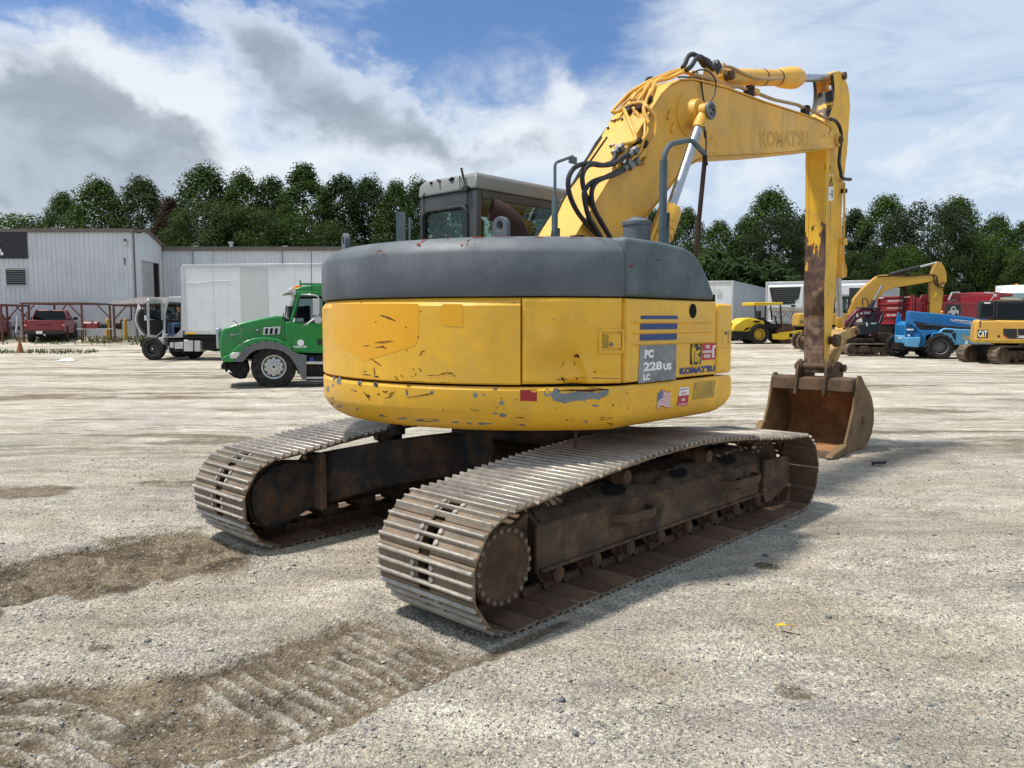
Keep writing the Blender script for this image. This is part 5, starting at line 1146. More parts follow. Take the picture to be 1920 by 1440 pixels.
def wheel(parent, c, r, w, axis, rim=.58, mt='tyre', mr='alu', lug=0, hub='steel', holes=0, squash=0.0, name='wheel'):
    c = V(c); a = V(axis)
    m = MB(); m.mat(M[mt]); k = rim*r
    m.lathe([(k, -w*.42), (k*1.15, -w*.5), (r*.9, -w*.5), (r*.985, -w*.4), (r, -w*.25), (r, w*.25), (r*.985, w*.4), (r*.9, w*.5), (k*1.15, w*.5), (k, w*.42), (k*.96, w*.2), (k*.96, -w*.2)], c, a, 36, caps=False)
    u, v, _ = frame_from(a)
    for i in range(lug):
        t = 2*PI*i/lug; dv = u*math.cos(t)+v*math.sin(t); tv = v*math.cos(t)-u*math.sin(t)
        for sd in (-1, 1):
            rot = Matrix((tv*.8+a*(.6*sd), a*.8-tv*(.6*sd), dv)).transposed(); m.box(c + dv*r*1.0 + a*(sd*w*.24), (r*.1, w*.5, r*.1), rot)
    if squash:
        zf = c.z - r + squash; m.v = [(x, y, max(z, zf)) for x, y, z in m.v]
    o = m.build(name, parent)
    m = MB(); m.mat(M[mr]); m.lathe([(k*.99, -w*.4), (k*.9, -w*.3), (k*.86, 0), (k*.8, w*.12), (k*.5, w*.22), (k*.3, w*.24), (k*.28, w*.40), (k*.1, w*.42)], c, a, 32, caps=False); m.lathe([(k*.86, w*.10), (k*.9, w*.38), (k*1.0, w*.44), (k*1.0, w*.38)], c, a, 32, caps=False)
    m.mat(M['dark'])
    for i in range(holes):
        t = 2*PI*i/holes; p = c + (u*math.cos(t)+v*math.sin(t))*k*.72; m.cyl(p + a*w*.05, p + a*w*.175, k*.075, 8)
    m.mat(M[hub])
    for i in range(holes):
        t = 2*PI*(i+.5)/holes; p = c + (u*math.cos(t)+v*math.sin(t))*k*.46; m.cyl(p, p + a*w*.29, k*.05, 6)
    m.build('rim', o); return o
M['green'] = worn('truck_green', (.004, .21, .035), .28, amp=.08, nscale=1, dirt=(.03, .16, .05), dirtamt=.25, coat=.4)
M['truck_white'] = worn('truck_white', (.66, .67, .67), .4, amp=.06, nscale=1, dirt=(.5, .5, .48), dirtamt=.35)
M['box_white'] = worn('box_white', (.68, .70, .71), .5, amp=.05, nscale=.8, dirt=(.56, .57, .57), dirtamt=.4, streak=.12)
M['box_grey'] = worn('box_panel_grey', (.52, .53, .52), .5, amp=.05, nscale=.8, dirt=(.45, .45, .44), dirtamt=.4)
M['fender'] = worn('fender_plastic', (.12, .125, .13), .6, amp=.12)
M['under'] = worn('chassis_black', (.012, .012, .012), .7, amp=.3, nscale=5, dirt=(.05, .045, .04), dirtamt=.4)
M['amber'] = flat('amber_lens', (.7, .2, .01), .25)
M['lens'] = flat('clear_lens', (.65, .65, .62), .12)
M['truck_red'] = worn('truck_red', (.22, .012, .018), .35, amp=.12, nscale=1, dirt=(.14, .02, .02), dirtamt=.35, coat=.3)
M['tint'] = glass('tinted_glass', (.03, .035, .04))
M['wglass'] = glass('windscreen_glass', (.42, .5, .5))
M['orange_steel'] = worn('painted_steel_orange', (.17, .07, .048), .7, amp=.3, nscale=6, dirt=(.12, .06, .045), dirtamt=.6)
M['jeans'] = flat('denim', (.06, .10, .19), .9)
M['skin'] = flat('skin', (.42, .24, .16), .6)
M['shirt'] = flat('dark_shirt', (.02, .022, .028), .9)
Z5 = lambda a, b: (240+a/5.053, 480+b/5.053)
# ------------------------------------------------------------------ green conventional truck
T = Veh('truck', 513, 19.7, -108, 'bright green conventional lorry cab with grey fenders parked left of the excavator', 'truck', z=0)
r = T.r; WD = 2.35; ws = -.28
S = lambda *p: T.P(p, Z5, 0.0); YI = -.22
hood = [(888, 1000), (868, 900), (868, 790), (882, 720), (905, 690), (1000, 655), (1100, 625), (1250, 592), (1400, 566), (1490, 572), (1500, 600), (1545, 640), (1550, 860), (1500, 870), (1400, 840), (1300, 830), (1150, 850), (1080, 900), (1060, 960), (1010, 1000)]
m = MB(); m.mat(M['green']); m.prism(T.P(hood, Z5, YI), 'y', YI, -WD-YI); hd = m.build('hood', r, bevel=.05, seg=3)
# flared fenders: arch bands each side
wc = T.Y((513.5, 695), ws); RW = .54
for y0, y1 in ((-.0, YI-.02), (-WD, -WD-YI+.02)):
    m = MB(); m.mat(M['green']); n = 16
    outer = T.P([(895, 960), (960, 930), (1000, 880), (1080, 820), (1180, 780), (1300, 768), (1420, 785), (1500, 820), (1550, 870)], Z5, 0); inner = T.P([(895, 1005), (1010, 1005), (1060, 965), (1110, 910), (1180, 860), (1300, 830), (1400, 845), (1480, 880), (1545, 905)], Z5, 0)
    m.prism(outer + inner[::-1], 'y', y0+.0, y1); m.build('fender', r, bevel=.03, seg=3)
    m = MB(); m.mat(M['fender']); sg = 1 if y0 == 0 else -1
    o2 = T.P([(1000, 1000), (1060, 930), (1110, 870), (1180, 830), (1300, 805), (1420, 820), (1500, 860), (1560, 905), (1620, 930), (1690, 940), (1690, 1170), (1650, 1170)], Z5, 0); i2 = T.P([(1085, 1005), (1120, 965), (1160, 920), (1220, 890), (1310, 875), (1400, 885), (1470, 905), (1530, 950), (1580, 1020), (1620, 1100), (1650, 1165), (1652, 1168)], Z5, 0)
    yy = (y0+.025, y0-.16) if sg > 0 else (y0-.025, y0+.16)
    m.prism(o2 + i2[::-1], 'y', yy[0], yy[1]); m.mat(M['dark'])
    for q in ((1150, 848), (1228, 820), (1310, 808), (1395, 815), (1470, 832)): p = T.Y(Z5(*q), 0); m.cyl((p.x, yy[0]-.01, p.z), (p.x, yy[0]+.012*sg, p.z), .018, 8)
    m.build('fender_flare', r, bevel=.012)
m = MB(); m.mat(M['green'])
cabp = [(1495, 920), (1495, 600), (1600, 345), (1580, 310), (1640, 290), (1760, 275), (1900, 270), (2350, 275), (2380, 330), (2380, 920)]
PW = T.P(cabp, Z5, YI+.12)
Xa = PW[0][0]; Xb = PW[-1][0]; zc0 = PW[0][1]; zr = PW[6][1]; yc = YI+.12; yf = -WD-yc
pw = lambda *p: T.P(p, Z5, yc)
for y0, y1 in ((yc, yc-.06), (yf, yf+.06)):
    m.prism(pw((1495, 920), (1495, 625), (2380, 625), (2380, 920)), 'y', y0, y1)
    m.prism(pw((1530, 625), (1560, 625), (1632, 375), (1602, 345)), 'y', y0, y1); m.prism(pw((1585, 365), (1600, 335), (2380, 330), (2380, 380), (1630, 385)), 'y', y0, y1); m.prism(pw((1905, 380), (1990, 380), (1990, 625), (1905, 625)), 'y', y0, y1); m.prism(pw((2280, 380), (2380, 380), (2380, 625), (2280, 625)), 'y', y0, y1)
m.prism(pw((1580, 340), (1590, 312), (1640, 290), (1760, 275), (1900, 270), (2340, 275), (2380, 330)), 'y', yc-.02, yf+.02); cab2 = m.build('cab', r, bevel=.02, seg=2)
q = pw((2330, 330), (2380, 330), (2380, 920), (2330, 920)); m = MB(); m.mat(M['green']); m.prism(q, 'y', yc-.06, yf+.06); m.prism(pw((1495, 625), (1510, 625), (1510, 920), (1495, 920)), 'y', yc-.06, yf+.06); m.build('cab_wall', cab2)
m = MB(); m.mat(M['wglass']); m.prism(pw((1515, 620), (1522, 620), (1596, 365), (1588, 360)), 'y', yc-.05, yf+.05); m.build('windscreen', cab2)
m = MB(); m.mat(M['black']); m.prism(pw((1455, 575), (1500, 585), (1520, 600), (1512, 622), (1480, 620)), 'y', yc-.12, yf+.12); m.bx(Xa-.1, Xa-.6, yc-.3, yf+.3, zc0+.9, zc0+1.2); m.build('dashboard', cab2)
m = MB(); m.mat(M['black']); p = pw((1700, 560))[0]; m.bx(p[0]-.1, p[0]+.05, -.55, -1.05, p[1]-.5, p[1]+.25); m.tube([(p[0]+.45+.02*k, -.8+.2*math.cos(k), p[1]+.05+.2*math.sin(k)) for k in [2*PI*i/14 for i in range(15)]], .015, 6); m.build('driver_seat', cab2, bevel=.05)
dr = MB(); dr.mat(M['green']); dz = pw((1556, 905), (1556, 635), (1890, 635), (1890, 905)); dr.prism(dz, 'y', yc, yc+.018); dd_ = dr.build('door', r, bevel=.012)
m = MB(); m.mat(M['black']); fr_ = pw((1585, 628), (1590, 560), (1625, 395), (1640, 382), (1905, 380), (1905, 600), (1780, 605), (1745, 628)); a = [V((p[0], yc+.006, p[1])) for p in fr_]; m.tube(a+[a[0]], .014, 6); m.build('window_frame', dd_)
m = MB(); m.mat(M['wglass']); m.prism(pw((1585, 625), (1632, 383), (1905, 383), (1905, 625)), 'y', yc-.035, yc-.03); m.build('door_window', dd_)
m = MB(); m.mat(M['black']); p = pw((1830, 815))[0]; m.bx(p[0]-.1, p[0]+.1, yc+.01, yc+.04, p[1]-.07, p[1]+.07); m.build('door_handle', dd_, bevel=.01)
m = MB(); m.mat(M['decal_white']); p = pw((1635, 822))[0]; m.lathe([(.0, 0), (.085, 0), (.085, .003), (0, .003)], (p[0], yc+.018, p[1]), (0, 1, 0), 20, caps=False)
a, b = pw((1570, 870), (1698, 870)); m.text('MACK', (a[0], yc+.022, a[1]), V((-1, 0, 0)), ZU, .055, abs(b[0]-a[0]), .03); m.build('door_lettering', dd_, smooth=False)
m = MB(); m.mat(M['lens']); q = T.P([(960, 970), (970, 925), (1000, 912), (1060, 910), (1060, 975)], Z5, 0); m.prism(q, 'y', .012, -.12); hl = m.build('headlight', r, bevel=.02); m = MB(); m.mat(M['amber']); m.prism(T.P([(1062, 975), (1062, 912), (1085, 925), (1102, 965), (1095, 976)], Z5, 0), 'y', .014, -.12); m.build('indicator', hl, bevel=.008)
# vent
m = MB(); m.mat(M['alu']); hs_ = lambda *p: T.P(p, Z5, YI)
m.prism(hs_((1275, 750), (1285, 680), (1446, 665), (1438, 742)), 'y', YI-.02, YI+.022); vt = m.build('hood_vent', hd, bevel=.008)
m = MB(); m.mat(M['dark'])
for k in range(3): x = 1298+46*k; m.prism(hs_((x, 742), (x+2, 695), (x+12, 684), (x+30, 682), (x+24, 738)), 'y', YI+.02, YI+.026)
m.build('vent_slot', vt)
gx = T.Y(Z5(868, 800), -1.2).x
m = MB(); m.mat(M['chrome']); m.bx(gx-.04, gx+.05, -.5, -WD+.5, 1.0, 1.52); gr_ = m.build('grille', r, bevel=.03, seg=3); m = MB(); m.mat(M['dark']); m.bx(gx+.045, gx+.055, -.56, -WD+.56, 1.05, 1.46); m.build('grille_mesh', gr_)
m = MB(); m.mat(M['under']); p = T.P([(880, 1070), (890, 1015), (1130, 1010), (1150, 1100), (1100, 1150), (1010, 1135), (960, 1080)], Z5, -.35); m.prism(p, 'y', -.35, -WD+.35)
p = T.P([(882, 1070), (882, 1030), (930, 1020), (945, 1095), (925, 1100), (915, 1068)], Z5, -.2); m.prism(p, 'y', -.2, -.45); m.tube([T.Y(Z5(*q), -.5) for q in ((960, 1105), (1010, 1140), (1060, 1155), (1110, 1150), (1125, 1120))], .03, 8)
for y in (-.55, -WD+.55): m.bx(1.0, -6.2, y-.05, y+.05, .72, 1.0)
m.bx(.2, -.2, -.3, -WD+.3, .45, .6); p = T.P([(1690, 940), (1690, 1180), (2350, 1180), (2350, 940)], Z5, -.15); m.prism(p, 'y', -.15, -.6); m.build('chassis', r, bevel=.015)
m = MB(); m.mat(M['alu'])
for q0, q1 in ((1000, 1025), (1145, 1165)): p = T.P([(1685, q0), (1685, q1), (2300, q1), (2300, q0)], Z5, 0); m.prism(p, 'y', .0, -.2)
m.build('cab_step', r, bevel=.008)
m = MB(); m.mat(M['blue']); p = T.Y(Z5(1740, 985), -.05); m.lathe([(.07, -.03), (.075, 0), (.05, .03)], p, (0, 1, .3), 14); m.build('filler_cap', r)
wheel(r, (wc.x, -.24, .535), .56, .3, (0, 1, 0), .545, holes=10, squash=.045); wheel(r, (wc.x, -WD+.24, .56), .56, .3, (0, -1, 0), .545, holes=10)
for x in (-4.3, -5.6):
    for y, a in ((-.3, 1), (-WD+.3, -1)): wheel(r, (wc.x+x, y, .52), .52, .5, (0, a, 0), .55, holes=10)
m = MB(); m.mat(M['alu'])
for y, s in ((yc+.25, 1),):
    P_ = lambda a, b: T.Y(Z5(a, b), y)
    m.tube(fillet([T.Y(Z5(1640, 365), yc), P_(1720, 365), P_(1790, 375), P_(1808, 400), P_(1808, 540), P_(1780, 580), P_(1690, 650), T.Y(Z5(1650, 668), yc)], .05), .02, 8)
    q = [P_(1752, 405), P_(1806, 405), P_(1806, 560), P_(1752, 560)]; m.prism([(a.x, a.z) for a in q], 'y', y-.05, y+.05); c = P_(1802, 605); m.lathe([(.09, -.03), (.1, 0), (.06, .03)], c, (0, 1, 0), 18)
m.build('mirror', r, bevel=.01)
m = MB(); m.mat(M['steel'])
a = T.Y(Z5(1090, 880), .0); b = T.Y(Z5(1070, 690), .05); c = T.Y(Z5(1010, 612), .05); e = T.Y(Z5(990, 620), .05); m.tube(fillet([a, b, c, e], .08), .012, 6); m.tube([b, T.Y(Z5(1228, 712), YI)], .009, 6); m.tube([T.Y(Z5(1070, 732), .04), T.Y(Z5(985, 755), YI+.1)], .009, 6)
for q in ((1228, 712), (985, 755)): p = T.Y(Z5(*q), YI+.06); m.lathe([(.0, -.03), (.05, -.02), (.052, .01), (.02, .03)], p, (0, 1, 0), 12, caps=False)
m.build('hood_mirror_bracket', hd)
m = MB(); m.mat(M['alu']); m.prism(pw((1475, 358), (1550, 300), (1590, 320), (1590, 372), (1560, 345)), 'y', yc+.02, yf-.02); m.build('sun_visor', cab2, bevel=.01)
for y in (-.5, -WD/2, -WD+.5):
    m = MB(); m.mat(M['amber']); p = pw((1620, 290))[0]; m.lathe([(.11, -.06), (.1, .03), (.05, .06)], (p[0], y, p[1]), (0, 0, 1), 14); m.build('marker_light', cab2)
m = MB(); m.mat(M['green']); p = pw((1640, 262), (2200, 255)); m.bx(p[0][0], p[1][0], -.4, -.5, p[0][1]-.02, p[0][1]+.03); m.bx(p[0][0]+.02, p[0][0]-.02, -.43, -.47, p[0][1]-.1, p[0][1]+.1); m.mat(M['black']); p = pw((1738, 330), (1738, -60)); m.tube([(p[0][0], yc+.02, p[0][1]), (p[1][0], yc+.02, p[1][1])], .008, 5); m.build('roof_rail', cab2)
# ------------------------------------------------------------------ white box truck with open bonnet and door
B = Veh('box_truck', 288, 33.5, -84, 'white box truck with bonnet tipped open and driver door open, behind the green lorry', 'truck')
r = B.r; gz = .0; bw = 2.5
bs = lambda *p: B.P(p, Z5, 0.0)
a, b = bs((525, 80))[0], bs((545, 742))[0]; X0 = (a[0]+b[0])/2; X1_ = X0-7.9; zb, zt_ = b[1], a[1]
m = MB(); m.mat(M['box_white']); m.bx(X0, X1_, 0, -bw, zb+.16, zt_-.12); box = m.build('cargo_box', r)
m = MB(); m.mat(M['alu']); m.bx(X0+.05, X1_-.02, .03, -bw-.03, zt_-.13, zt_); m.bx(X0+.03, X1_, .025, -bw-.02, zb, zb+.155); m.bx(X0-.03, X0+.13, .028, -bw-.02, zb+.157, zt_-.132)
for k in range(26): x = X0-.2-.3*k; m.bx(x, x-.02, .02, .032, zb+.02, zb+.1)
m.build('box_rail', box, bevel=.012)
for k in range(6):
    x = X0-.13-1.19*k-(.0 if k < 2 else .02); m = MB(); m.mat(M['box_grey' if k == 2 else 'box_white']); m.bx(x-.004, x-1.18, .0, .012, zb+.165, zt_-.14)
    m.mat(M['alu'])
    for e in (.03, .6, 1.15):
        for i in range(20): z = zb+.25+i*(zt_-zb-.45)/20; m.bx(x-e-.008, x-e+.008, .012, .016, z, z+.016)
    m.build('box_panel', box)
m = MB(); m.mat(M['box_grey']); m.tube([V((q.x, .014, q.z)) for q in (B.Y(Z5(*p)) for p in ((530, 262), (570, 250), (640, 254), (740, 244), (830, 234), (970, 236)))], .012, 5)
m.mat(M['decal_yellow']); p = B.Y(Z5(590, 732)); m.bx(p.x-.25, p.x+.18, .026, .032, p.z-.04, p.z+.04); m.build('box_mark', box)
yc = -.22
cp = lambda *p: B.P(p, Z5, yc)
M['cab_white'] = worn('cab_white', (.46, .47, .47), .4, amp=.08, nscale=1.5, dirt=(.34, .34, .33), dirtamt=.4)
m = MB(); m.mat(M['cab_white'])
# side ring with the door opening
ring_o = cp((322, 770), (330, 520), (355, 430), (385, 400), (520, 395), (520, 770), (470, 772), (430, 775)); ring_i = cp((352, 735), (352, 560), (375, 450), (400, 425), (500, 425), (500, 690), (455, 740), (400, 745))
for y0, y1 in ((yc, yc-.07), (-bw-yc, -bw-yc+.07)): m.loft([[V((p[0], y0, p[1])) for p in ring_o], [V((p[0], y0, p[1])) for p in ring_i], [V((p[0], y1, p[1])) for p in ring_i], [V((p[0], y1, p[1])) for p in ring_o], [V((p[0], y0, p[1])) for p in ring_o]], True, False)
xx = cp((520, 770), (385, 400), (322, 770)); m.bx(xx[0][0], xx[0][0]+.05, yc-.07, -bw-yc+.07, xx[0][1], xx[1][1]); m.bx(xx[1][0], xx[0][0], yc-.02, -bw-yc+.02, xx[1][1]-.02, xx[1][1]+.07); m.bx(xx[0][0], xx[2][0], yc-.05, -bw-yc+.05, xx[0][1]-.02, xx[0][1]+.05)
pf_ = cp((300, 770), (350, 768), (345, 890), (330, 895)); m.prism(pf_, 'y', yc+.12, yc-.3); bc = m.build('cab', r, bevel=.02)
m = MB(); m.mat(M['black']); q = cp((352, 745), (352, 560), (500, 560), (500, 745)); m.bx(q[0][0], q[2][0], -bw+.5, -bw+.55, q[0][1], q[1][1]+.55); m.prism(cp((345, 560), (350, 545), (470, 545), (480, 600), (380, 640), (345, 640)), 'y', yc-.3, -bw-yc+.1); m.tube([V((0, yc-.5, 0)) + V((cp((440, 570))[0][0]+.18*math.cos(k)*.3, .2*math.cos(k), cp((440, 570))[0][1]+.2*math.sin(k))) for k in [2*PI*i/16 for i in range(17)]], .02, 6); m.bx(cp((495, 0))[0][0], cp((470, 0))[0][0], yc-.3, yc-.8, xx[0][1]+.05, xx[0][1]+1.1); m.build('cab_interior', bc, bevel=.02)  # black far panel stands in for the shade inside the cab
m = MB(); m.mat(M['wglass']); m.prism(cp((334, 540), (338, 540), (366, 432), (362, 430)), 'y', yc-.1, -bw-yc+.1); m.build('windscreen', bc)
# open door, swung forward and out
hx = cp((340, 600))[0][0]; dz0, dz1 = cp((340, 770))[0][1], cp((340, 400))[0][1]
hinge = V((hx, yc+.02, 0)); th = rad(88); dx = V((math.cos(th), math.sin(th), 0))
L_ = 1.15
def dp(u, z): return hinge + dx*(u*L_) + V((0, 0, dz0 + (dz1-dz0)*z))
do = [(.0, .38), (0, .86), (.1, .97), (.55, 1.0), (.9, .98), (1.0, .9), (1.0, .02), (.55, .0), (.3, .08), (.05, .2)]; di = [(.12, .45), (.12, .84), (.18, .92), (.55, .94), (.82, .93), (.9, .87), (.9, .47), (.55, .45), (.3, .45), (.14, .45)]
nd = V((-dx.y, dx.x, 0))
m = MB(); m.mat(M['cab_white']); m.loft([[dp(*p)+nd*.02 for p in do], [dp(*p)+nd*.02 for p in di], [dp(*p)-nd*.03 for p in di], [dp(*p)-nd*.03 for p in do], [dp(*p)+nd*.02 for p in do]], True, False); m.add([dp(*p)+nd*.018 for p in [(.05, .2), (.05, .45), (.95, .45), (.95, .04), (.55, .02), (.3, .1)]], [(0, 1, 2, 3, 4, 5)])
m.mat(M['black']); m.add([dp(*p)+nd*.034 for p in [(.1, .22), (.1, .45), (.92, .45), (.92, .08), (.55, .06), (.32, .12)]], [(0, 1, 2, 3, 4, 5)]); do_ = m.build('door', r, bevel=.008, seg=1)
m = MB(); m.mat(M['wglass']); m.add([dp(*p) for p in di], [tuple(range(len(di)))]); m.build('door_window', do_)
m = MB(); m.mat(M['black']); p = dp(1.12, .72); m.box(p, (.07, .2, .42), Matrix.Rotation(.6, 3, 'Z')); m.mat(M['truck_white']); m.box(p + V((0, 0, -.38)), (.07, .2, .2), Matrix.Rotation(.6, 3, 'Z')); m.mat(M['black']); m.tube([p+V((0, 0, .2)), dp(.9, .95)], .015, 6); m.tube([p+V((0, 0, -.3)), dp(.9, .5)], .015, 6); m.build('mirror', r, bevel=.03)
# bonnet tipped forward: curved shell
hp = cp((140, 750), (100, 700), (72, 630), (68, 580), (82, 530), (100, 505)); hq = cp((165, 735), (150, 700), (120, 630), (108, 580), (112, 540), (118, 515))
m = MB(); m.mat(M['truck_white']); sp_ = spline([(a, 0, b) for a, b in hp], 4); si = spline([(a-.04, 0, b) for a, b in hp], 4)
m.prism([(p.x, p.z) for p in sp_] + [(p.x, p.z) for p in si[::-1]], 'y', yc+.02, -bw-yc-.02)
xl = hp[0][0]
for y in (yc+.02, -bw-yc-.02): m.prism(cp((82, 532), (100, 455), (128, 495), (98, 520)), 'y', y-.03, y+.03); 
bo_ = m.build('bonnet', r, bevel=.01)
m = MB(); m.mat(M['under']); m.prism(cp((160, 720), (120, 690), (92, 620), (90, 560), (120, 505), (160, 510), (200, 560), (215, 640), (215, 740)), 'y', yc-.06, -bw-yc+.06); m.build('bonnet_lining', bo_)
m = MB(); m.mat(M['under']); e = cp((170, 740), (330, 740), (330, 600), (250, 560), (190, 600)); m.prism(e, 'y', -.7, -1.8); m.mat(M['alu']); e = cp((185, 700), (215, 695), (215, 660), (190, 670)); m.prism(e, 'y', -.5, -.9); m.build('engine', r, bevel=.05)
m = MB(); m.mat(M['under'])
for y in (-.75, -bw+.75): m.bx(cp((130, 0))[0][0], X1_, y-.05, y+.05, .75, zb-.02)
p = cp((125, 860), (130, 790), (165, 788), (165, 862)); m.prism(p, 'y', yc+.1, -bw-yc-.1); p = bs((690, 890), (690, 745), (865, 745), (865, 885), (800, 908), (700, 890)); m.prism(p, 'y', -.2, -.9); m.prism(bs((500, 750), (515, 785), (900, 790), (900, 750)), 'y', -.1, -2.3); m.mat(M['truck_white']); m.build('chassis', r, bevel=.02)
m = MB(); m.mat(M['alu']); m.prism(bs((520, 795), (675, 800), (680, 905), (520, 905)), 'y', -.05, -.65); m.mat(M['under']); m.prism(bs((610, 796), (625, 796), (625, 908), (610, 908)), 'y', -.03, -.66); m.build('fuel_tank', r, bevel=.08, seg=4)
m = MB(); m.mat(M['under']); m.prism(bs((375, 795), (520, 795), (525, 915), (378, 905)), 'y', -.1, -.5); m.mat(M['alu']); m.prism(bs((430, 818), (510, 818), (510, 880), (430, 880)), 'y', -.085, -.2); m.prism(bs((385, 818), (420, 818), (420, 870), (385, 870)), 'y', -.085, -.2); m.build('battery_box', r, bevel=.01)
wz = B.Y(Z5(238, 860), -.12)
M['wheel_black'] = flat('wheel_black', (.02, .02, .02), .35)
wheel(r, (wz.x, -.18, .5), .5, .28, (0, 1, 0), .56, mr='wheel_black', holes=8, hub='wheel_black'); wheel(r, (wz.x, -bw+.2, .5), .5, .28, (0, -1, 0), .56, mr='wheel_black')
rx = B.Y(Z5(630, 900), -1.6).x
for y, a in ((-.35, 1), (-bw+.35, -1)): wheel(r, (X1_+1.9, y, .5), .5, .5, (0, a, 0), .56, mr='wheel_black')
m = MB(); m.mat(M['tyre']); m.lathe([(.2, -.14), (.45, -.14), (.5, -.08), (.5, .08), (.45, .14), (.2, .14)], (rx, -1.5, .52), (0, 1, 0), 24); m.build('spare_wheel', r)
# ------------------------------------------------------------------ person seated in the box truck's cab
def person(loc, rz, label):
    o_v = [((0, 0, 0), .14), ((0, 0, .14), .135), ((.02, 0, .32), .15), ((.02, 0, .47), .13), ((.03, 0, .56), .06), ((.04, 0, .62), .065), ((.05, 0, .72), .1), ((.05, 0, .82), .075)]
    vs = [v for v, _ in o_v]; rs = [q for _, q in o_v]; es = [(i, i+1) for i in range(7)]
    def chain(start, pts):
        p = start
        for v, q in pts: vs.append(v); rs.append(q); es.append((p, len(vs)-1)); p = len(vs)-1
    for s in (-1, 1):
        chain(0, [((.06, s*.1, -.02), .11), ((.42, s*.13, .02), .085), ((.46, s*.13, -.02), .08), ((.44, s*.13, -.42), .055), ((.46, s*.13, -.46), .05), ((.6, s*.14, -.48), .038)])
        chain(3, [((.02, s*.18, .45), .065), ((.12, s*.23, .22), .048), ((.34, s*.18, .2), .038), ((.43, s*.16, .22), .034), ((.48, s*.15, .215), .022)])
    me = bpy.data.meshes.new('person'); me.from_pydata(vs, es, []); o = bpy.data.objects.new('person', me); C.objects.link(o)
    sk = o.modifiers.new('skin', 'SKIN'); sv = me.skin_vertices[0].data
    for i, q in enumerate(rs): sv[i].radius = (q, q); sv[i].use_root = (i == 0)
    o.modifiers.new('sub', 'SUBSURF').render_levels = 2
    t = NT('clothes'); sz = t.n('ShaderNodeSeparateXYZ'); t.set(sz.inputs[0], t.obj()); c = t.mix(t.ramp(sz.outputs[2], .1, .12), (.06, .10, .19), (.03, .03, .035)); c = t.mix(t.ramp(sz.outputs[2], .55, .57), c, (.42, .24, .16)); t.out(Base_Color=c, Roughness=.85); me.materials.append(t.m)
    o.location = loc; o.rotation_euler.z = rz; tag(o, label, 'person')
    m = MB(); m.mat(M['black']); m.lathe([(.02, .11), (.08, .09), (.108, .03), (.1, -.02)], (.04, 0, .78), (-.15, 0, 1), 18); h = m.build('hair', o); return o
pp = B.Y(Z5(470, 640), yc-.35); wp = B.O + B.F*pp.x + B.L*pp.y + V((0, 0, pp.z))
person(wp + V((.1, 0, -.05)), math.atan2(B.F.y, B.F.x)+rad(65), 'person in blue jeans sitting in the open cab of the white box truck')
# ================================================================== LEFT BACKGROUND: warehouse, annex, racks, pickup, small things
Z4 = lambda a, b: (a/6, 420+b/6)
M['siding'] = worn('metal_siding', (.60, .62, .64), .45, amp=.06, nscale=.6, dirt=(.48, .49, .49), dirtamt=.35, streak=.22)
M['trim'] = worn('roof_trim_brown', (.13, .105, .085), .5, amp=.15)
M['roller_door'] = worn('roller_door', (.42, .42, .43), .5, amp=.1, nscale=1)
M['louvre'] = flat('louvre_grey', (.16, .19, .18), .6)
WBD = 50.0
def gx_(px, d, py=602): return at(px, py, d).x
def zz(py, d): return at(960, py, d).z
wb = empty('warehouse', (gx_(250, WBD, 432), WBD, 0), 0, 'large white ribbed metal warehouse with brown eave at the left edge of the photo', 'warehouse')
wx0 = gx_(250, WBD, 432); zt = zz(435, WBD); gb = .3
def loc(x, y, z): return (x-wx0, y-WBD, z)
m = MB(); m.mat(M['siding']); xl = -22.0
m.bx(xl, 0, 0, .2, gb, zt)
k = 0
x = -.16
while x > xl:
    m.prism([(x-.035, 0), (x-.018, -.045), (x+.018, -.045), (x+.035, 0)], 'z', gb, zt-.01); x -= .302
    for q in (): pass
W1 = m.build('front_wall', wb, smooth=False)
ty = 5.1; dx_ = -.1
def ep(t): return (dx_*t, t)
zp, zf = zt+.22, zz(463, WBD+ty)
m = MB(); m.mat(M['siding'])
e0, e1 = ep(.2), ep(ty); d0 = 1.15; d1 = 4.35; dtop = zz(481, WBD+2.7)-.35
def wallpoly(pts): m.add([(ep(t)[0], ep(t)[1], z) for t, z in pts] + [(ep(t)[0]-.15, ep(t)[1], z) for t, z in pts], [tuple(range(len(pts))), tuple(range(len(pts), 2*len(pts)))[::-1]] + [(i, (i+1) % len(pts), len(pts)+(i+1) % len(pts), len(pts)+i)[::-1] for i in range(len(pts))])
wallpoly([(.2, gb), (d0, gb), (d0, zt), (.2, zt)]); wallpoly([(d0, dtop), (d1, dtop), (d1, zp-.25), (2.4, zp), (d0, zt)]); wallpoly([(d1, gb), (ty, gb), (ty, zf), (d1, zp-.25)]); m.build('end_wall', wb, smooth=False)
m = MB(); m.mat(M['siding']); m.bx(xl, -.6, ty, ty+.2, gb, zf); m.build('back_wall', wb)
m = MB(); m.mat(M['roller_door'])
n = 44
for k in range(n):
    z0 = gb+(dtop-gb)*k/n; z1 = gb+(dtop-gb)*(k+1)/n; zm = (z0+z1)/2
    a, b = ep(d0), ep(d1-.9)
    m.add([(a[0]-.12, a[1], z0), (b[0]-.12, b[1], z0), (b[0]-.08, b[1], zm), (a[0]-.08, a[1], zm), (b[0]-.12, b[1], z1), (a[0]-.12, a[1], z1)], [(0, 1, 2, 3), (3, 2, 4, 5)])
m.build('roller_door', wb, smooth=False)
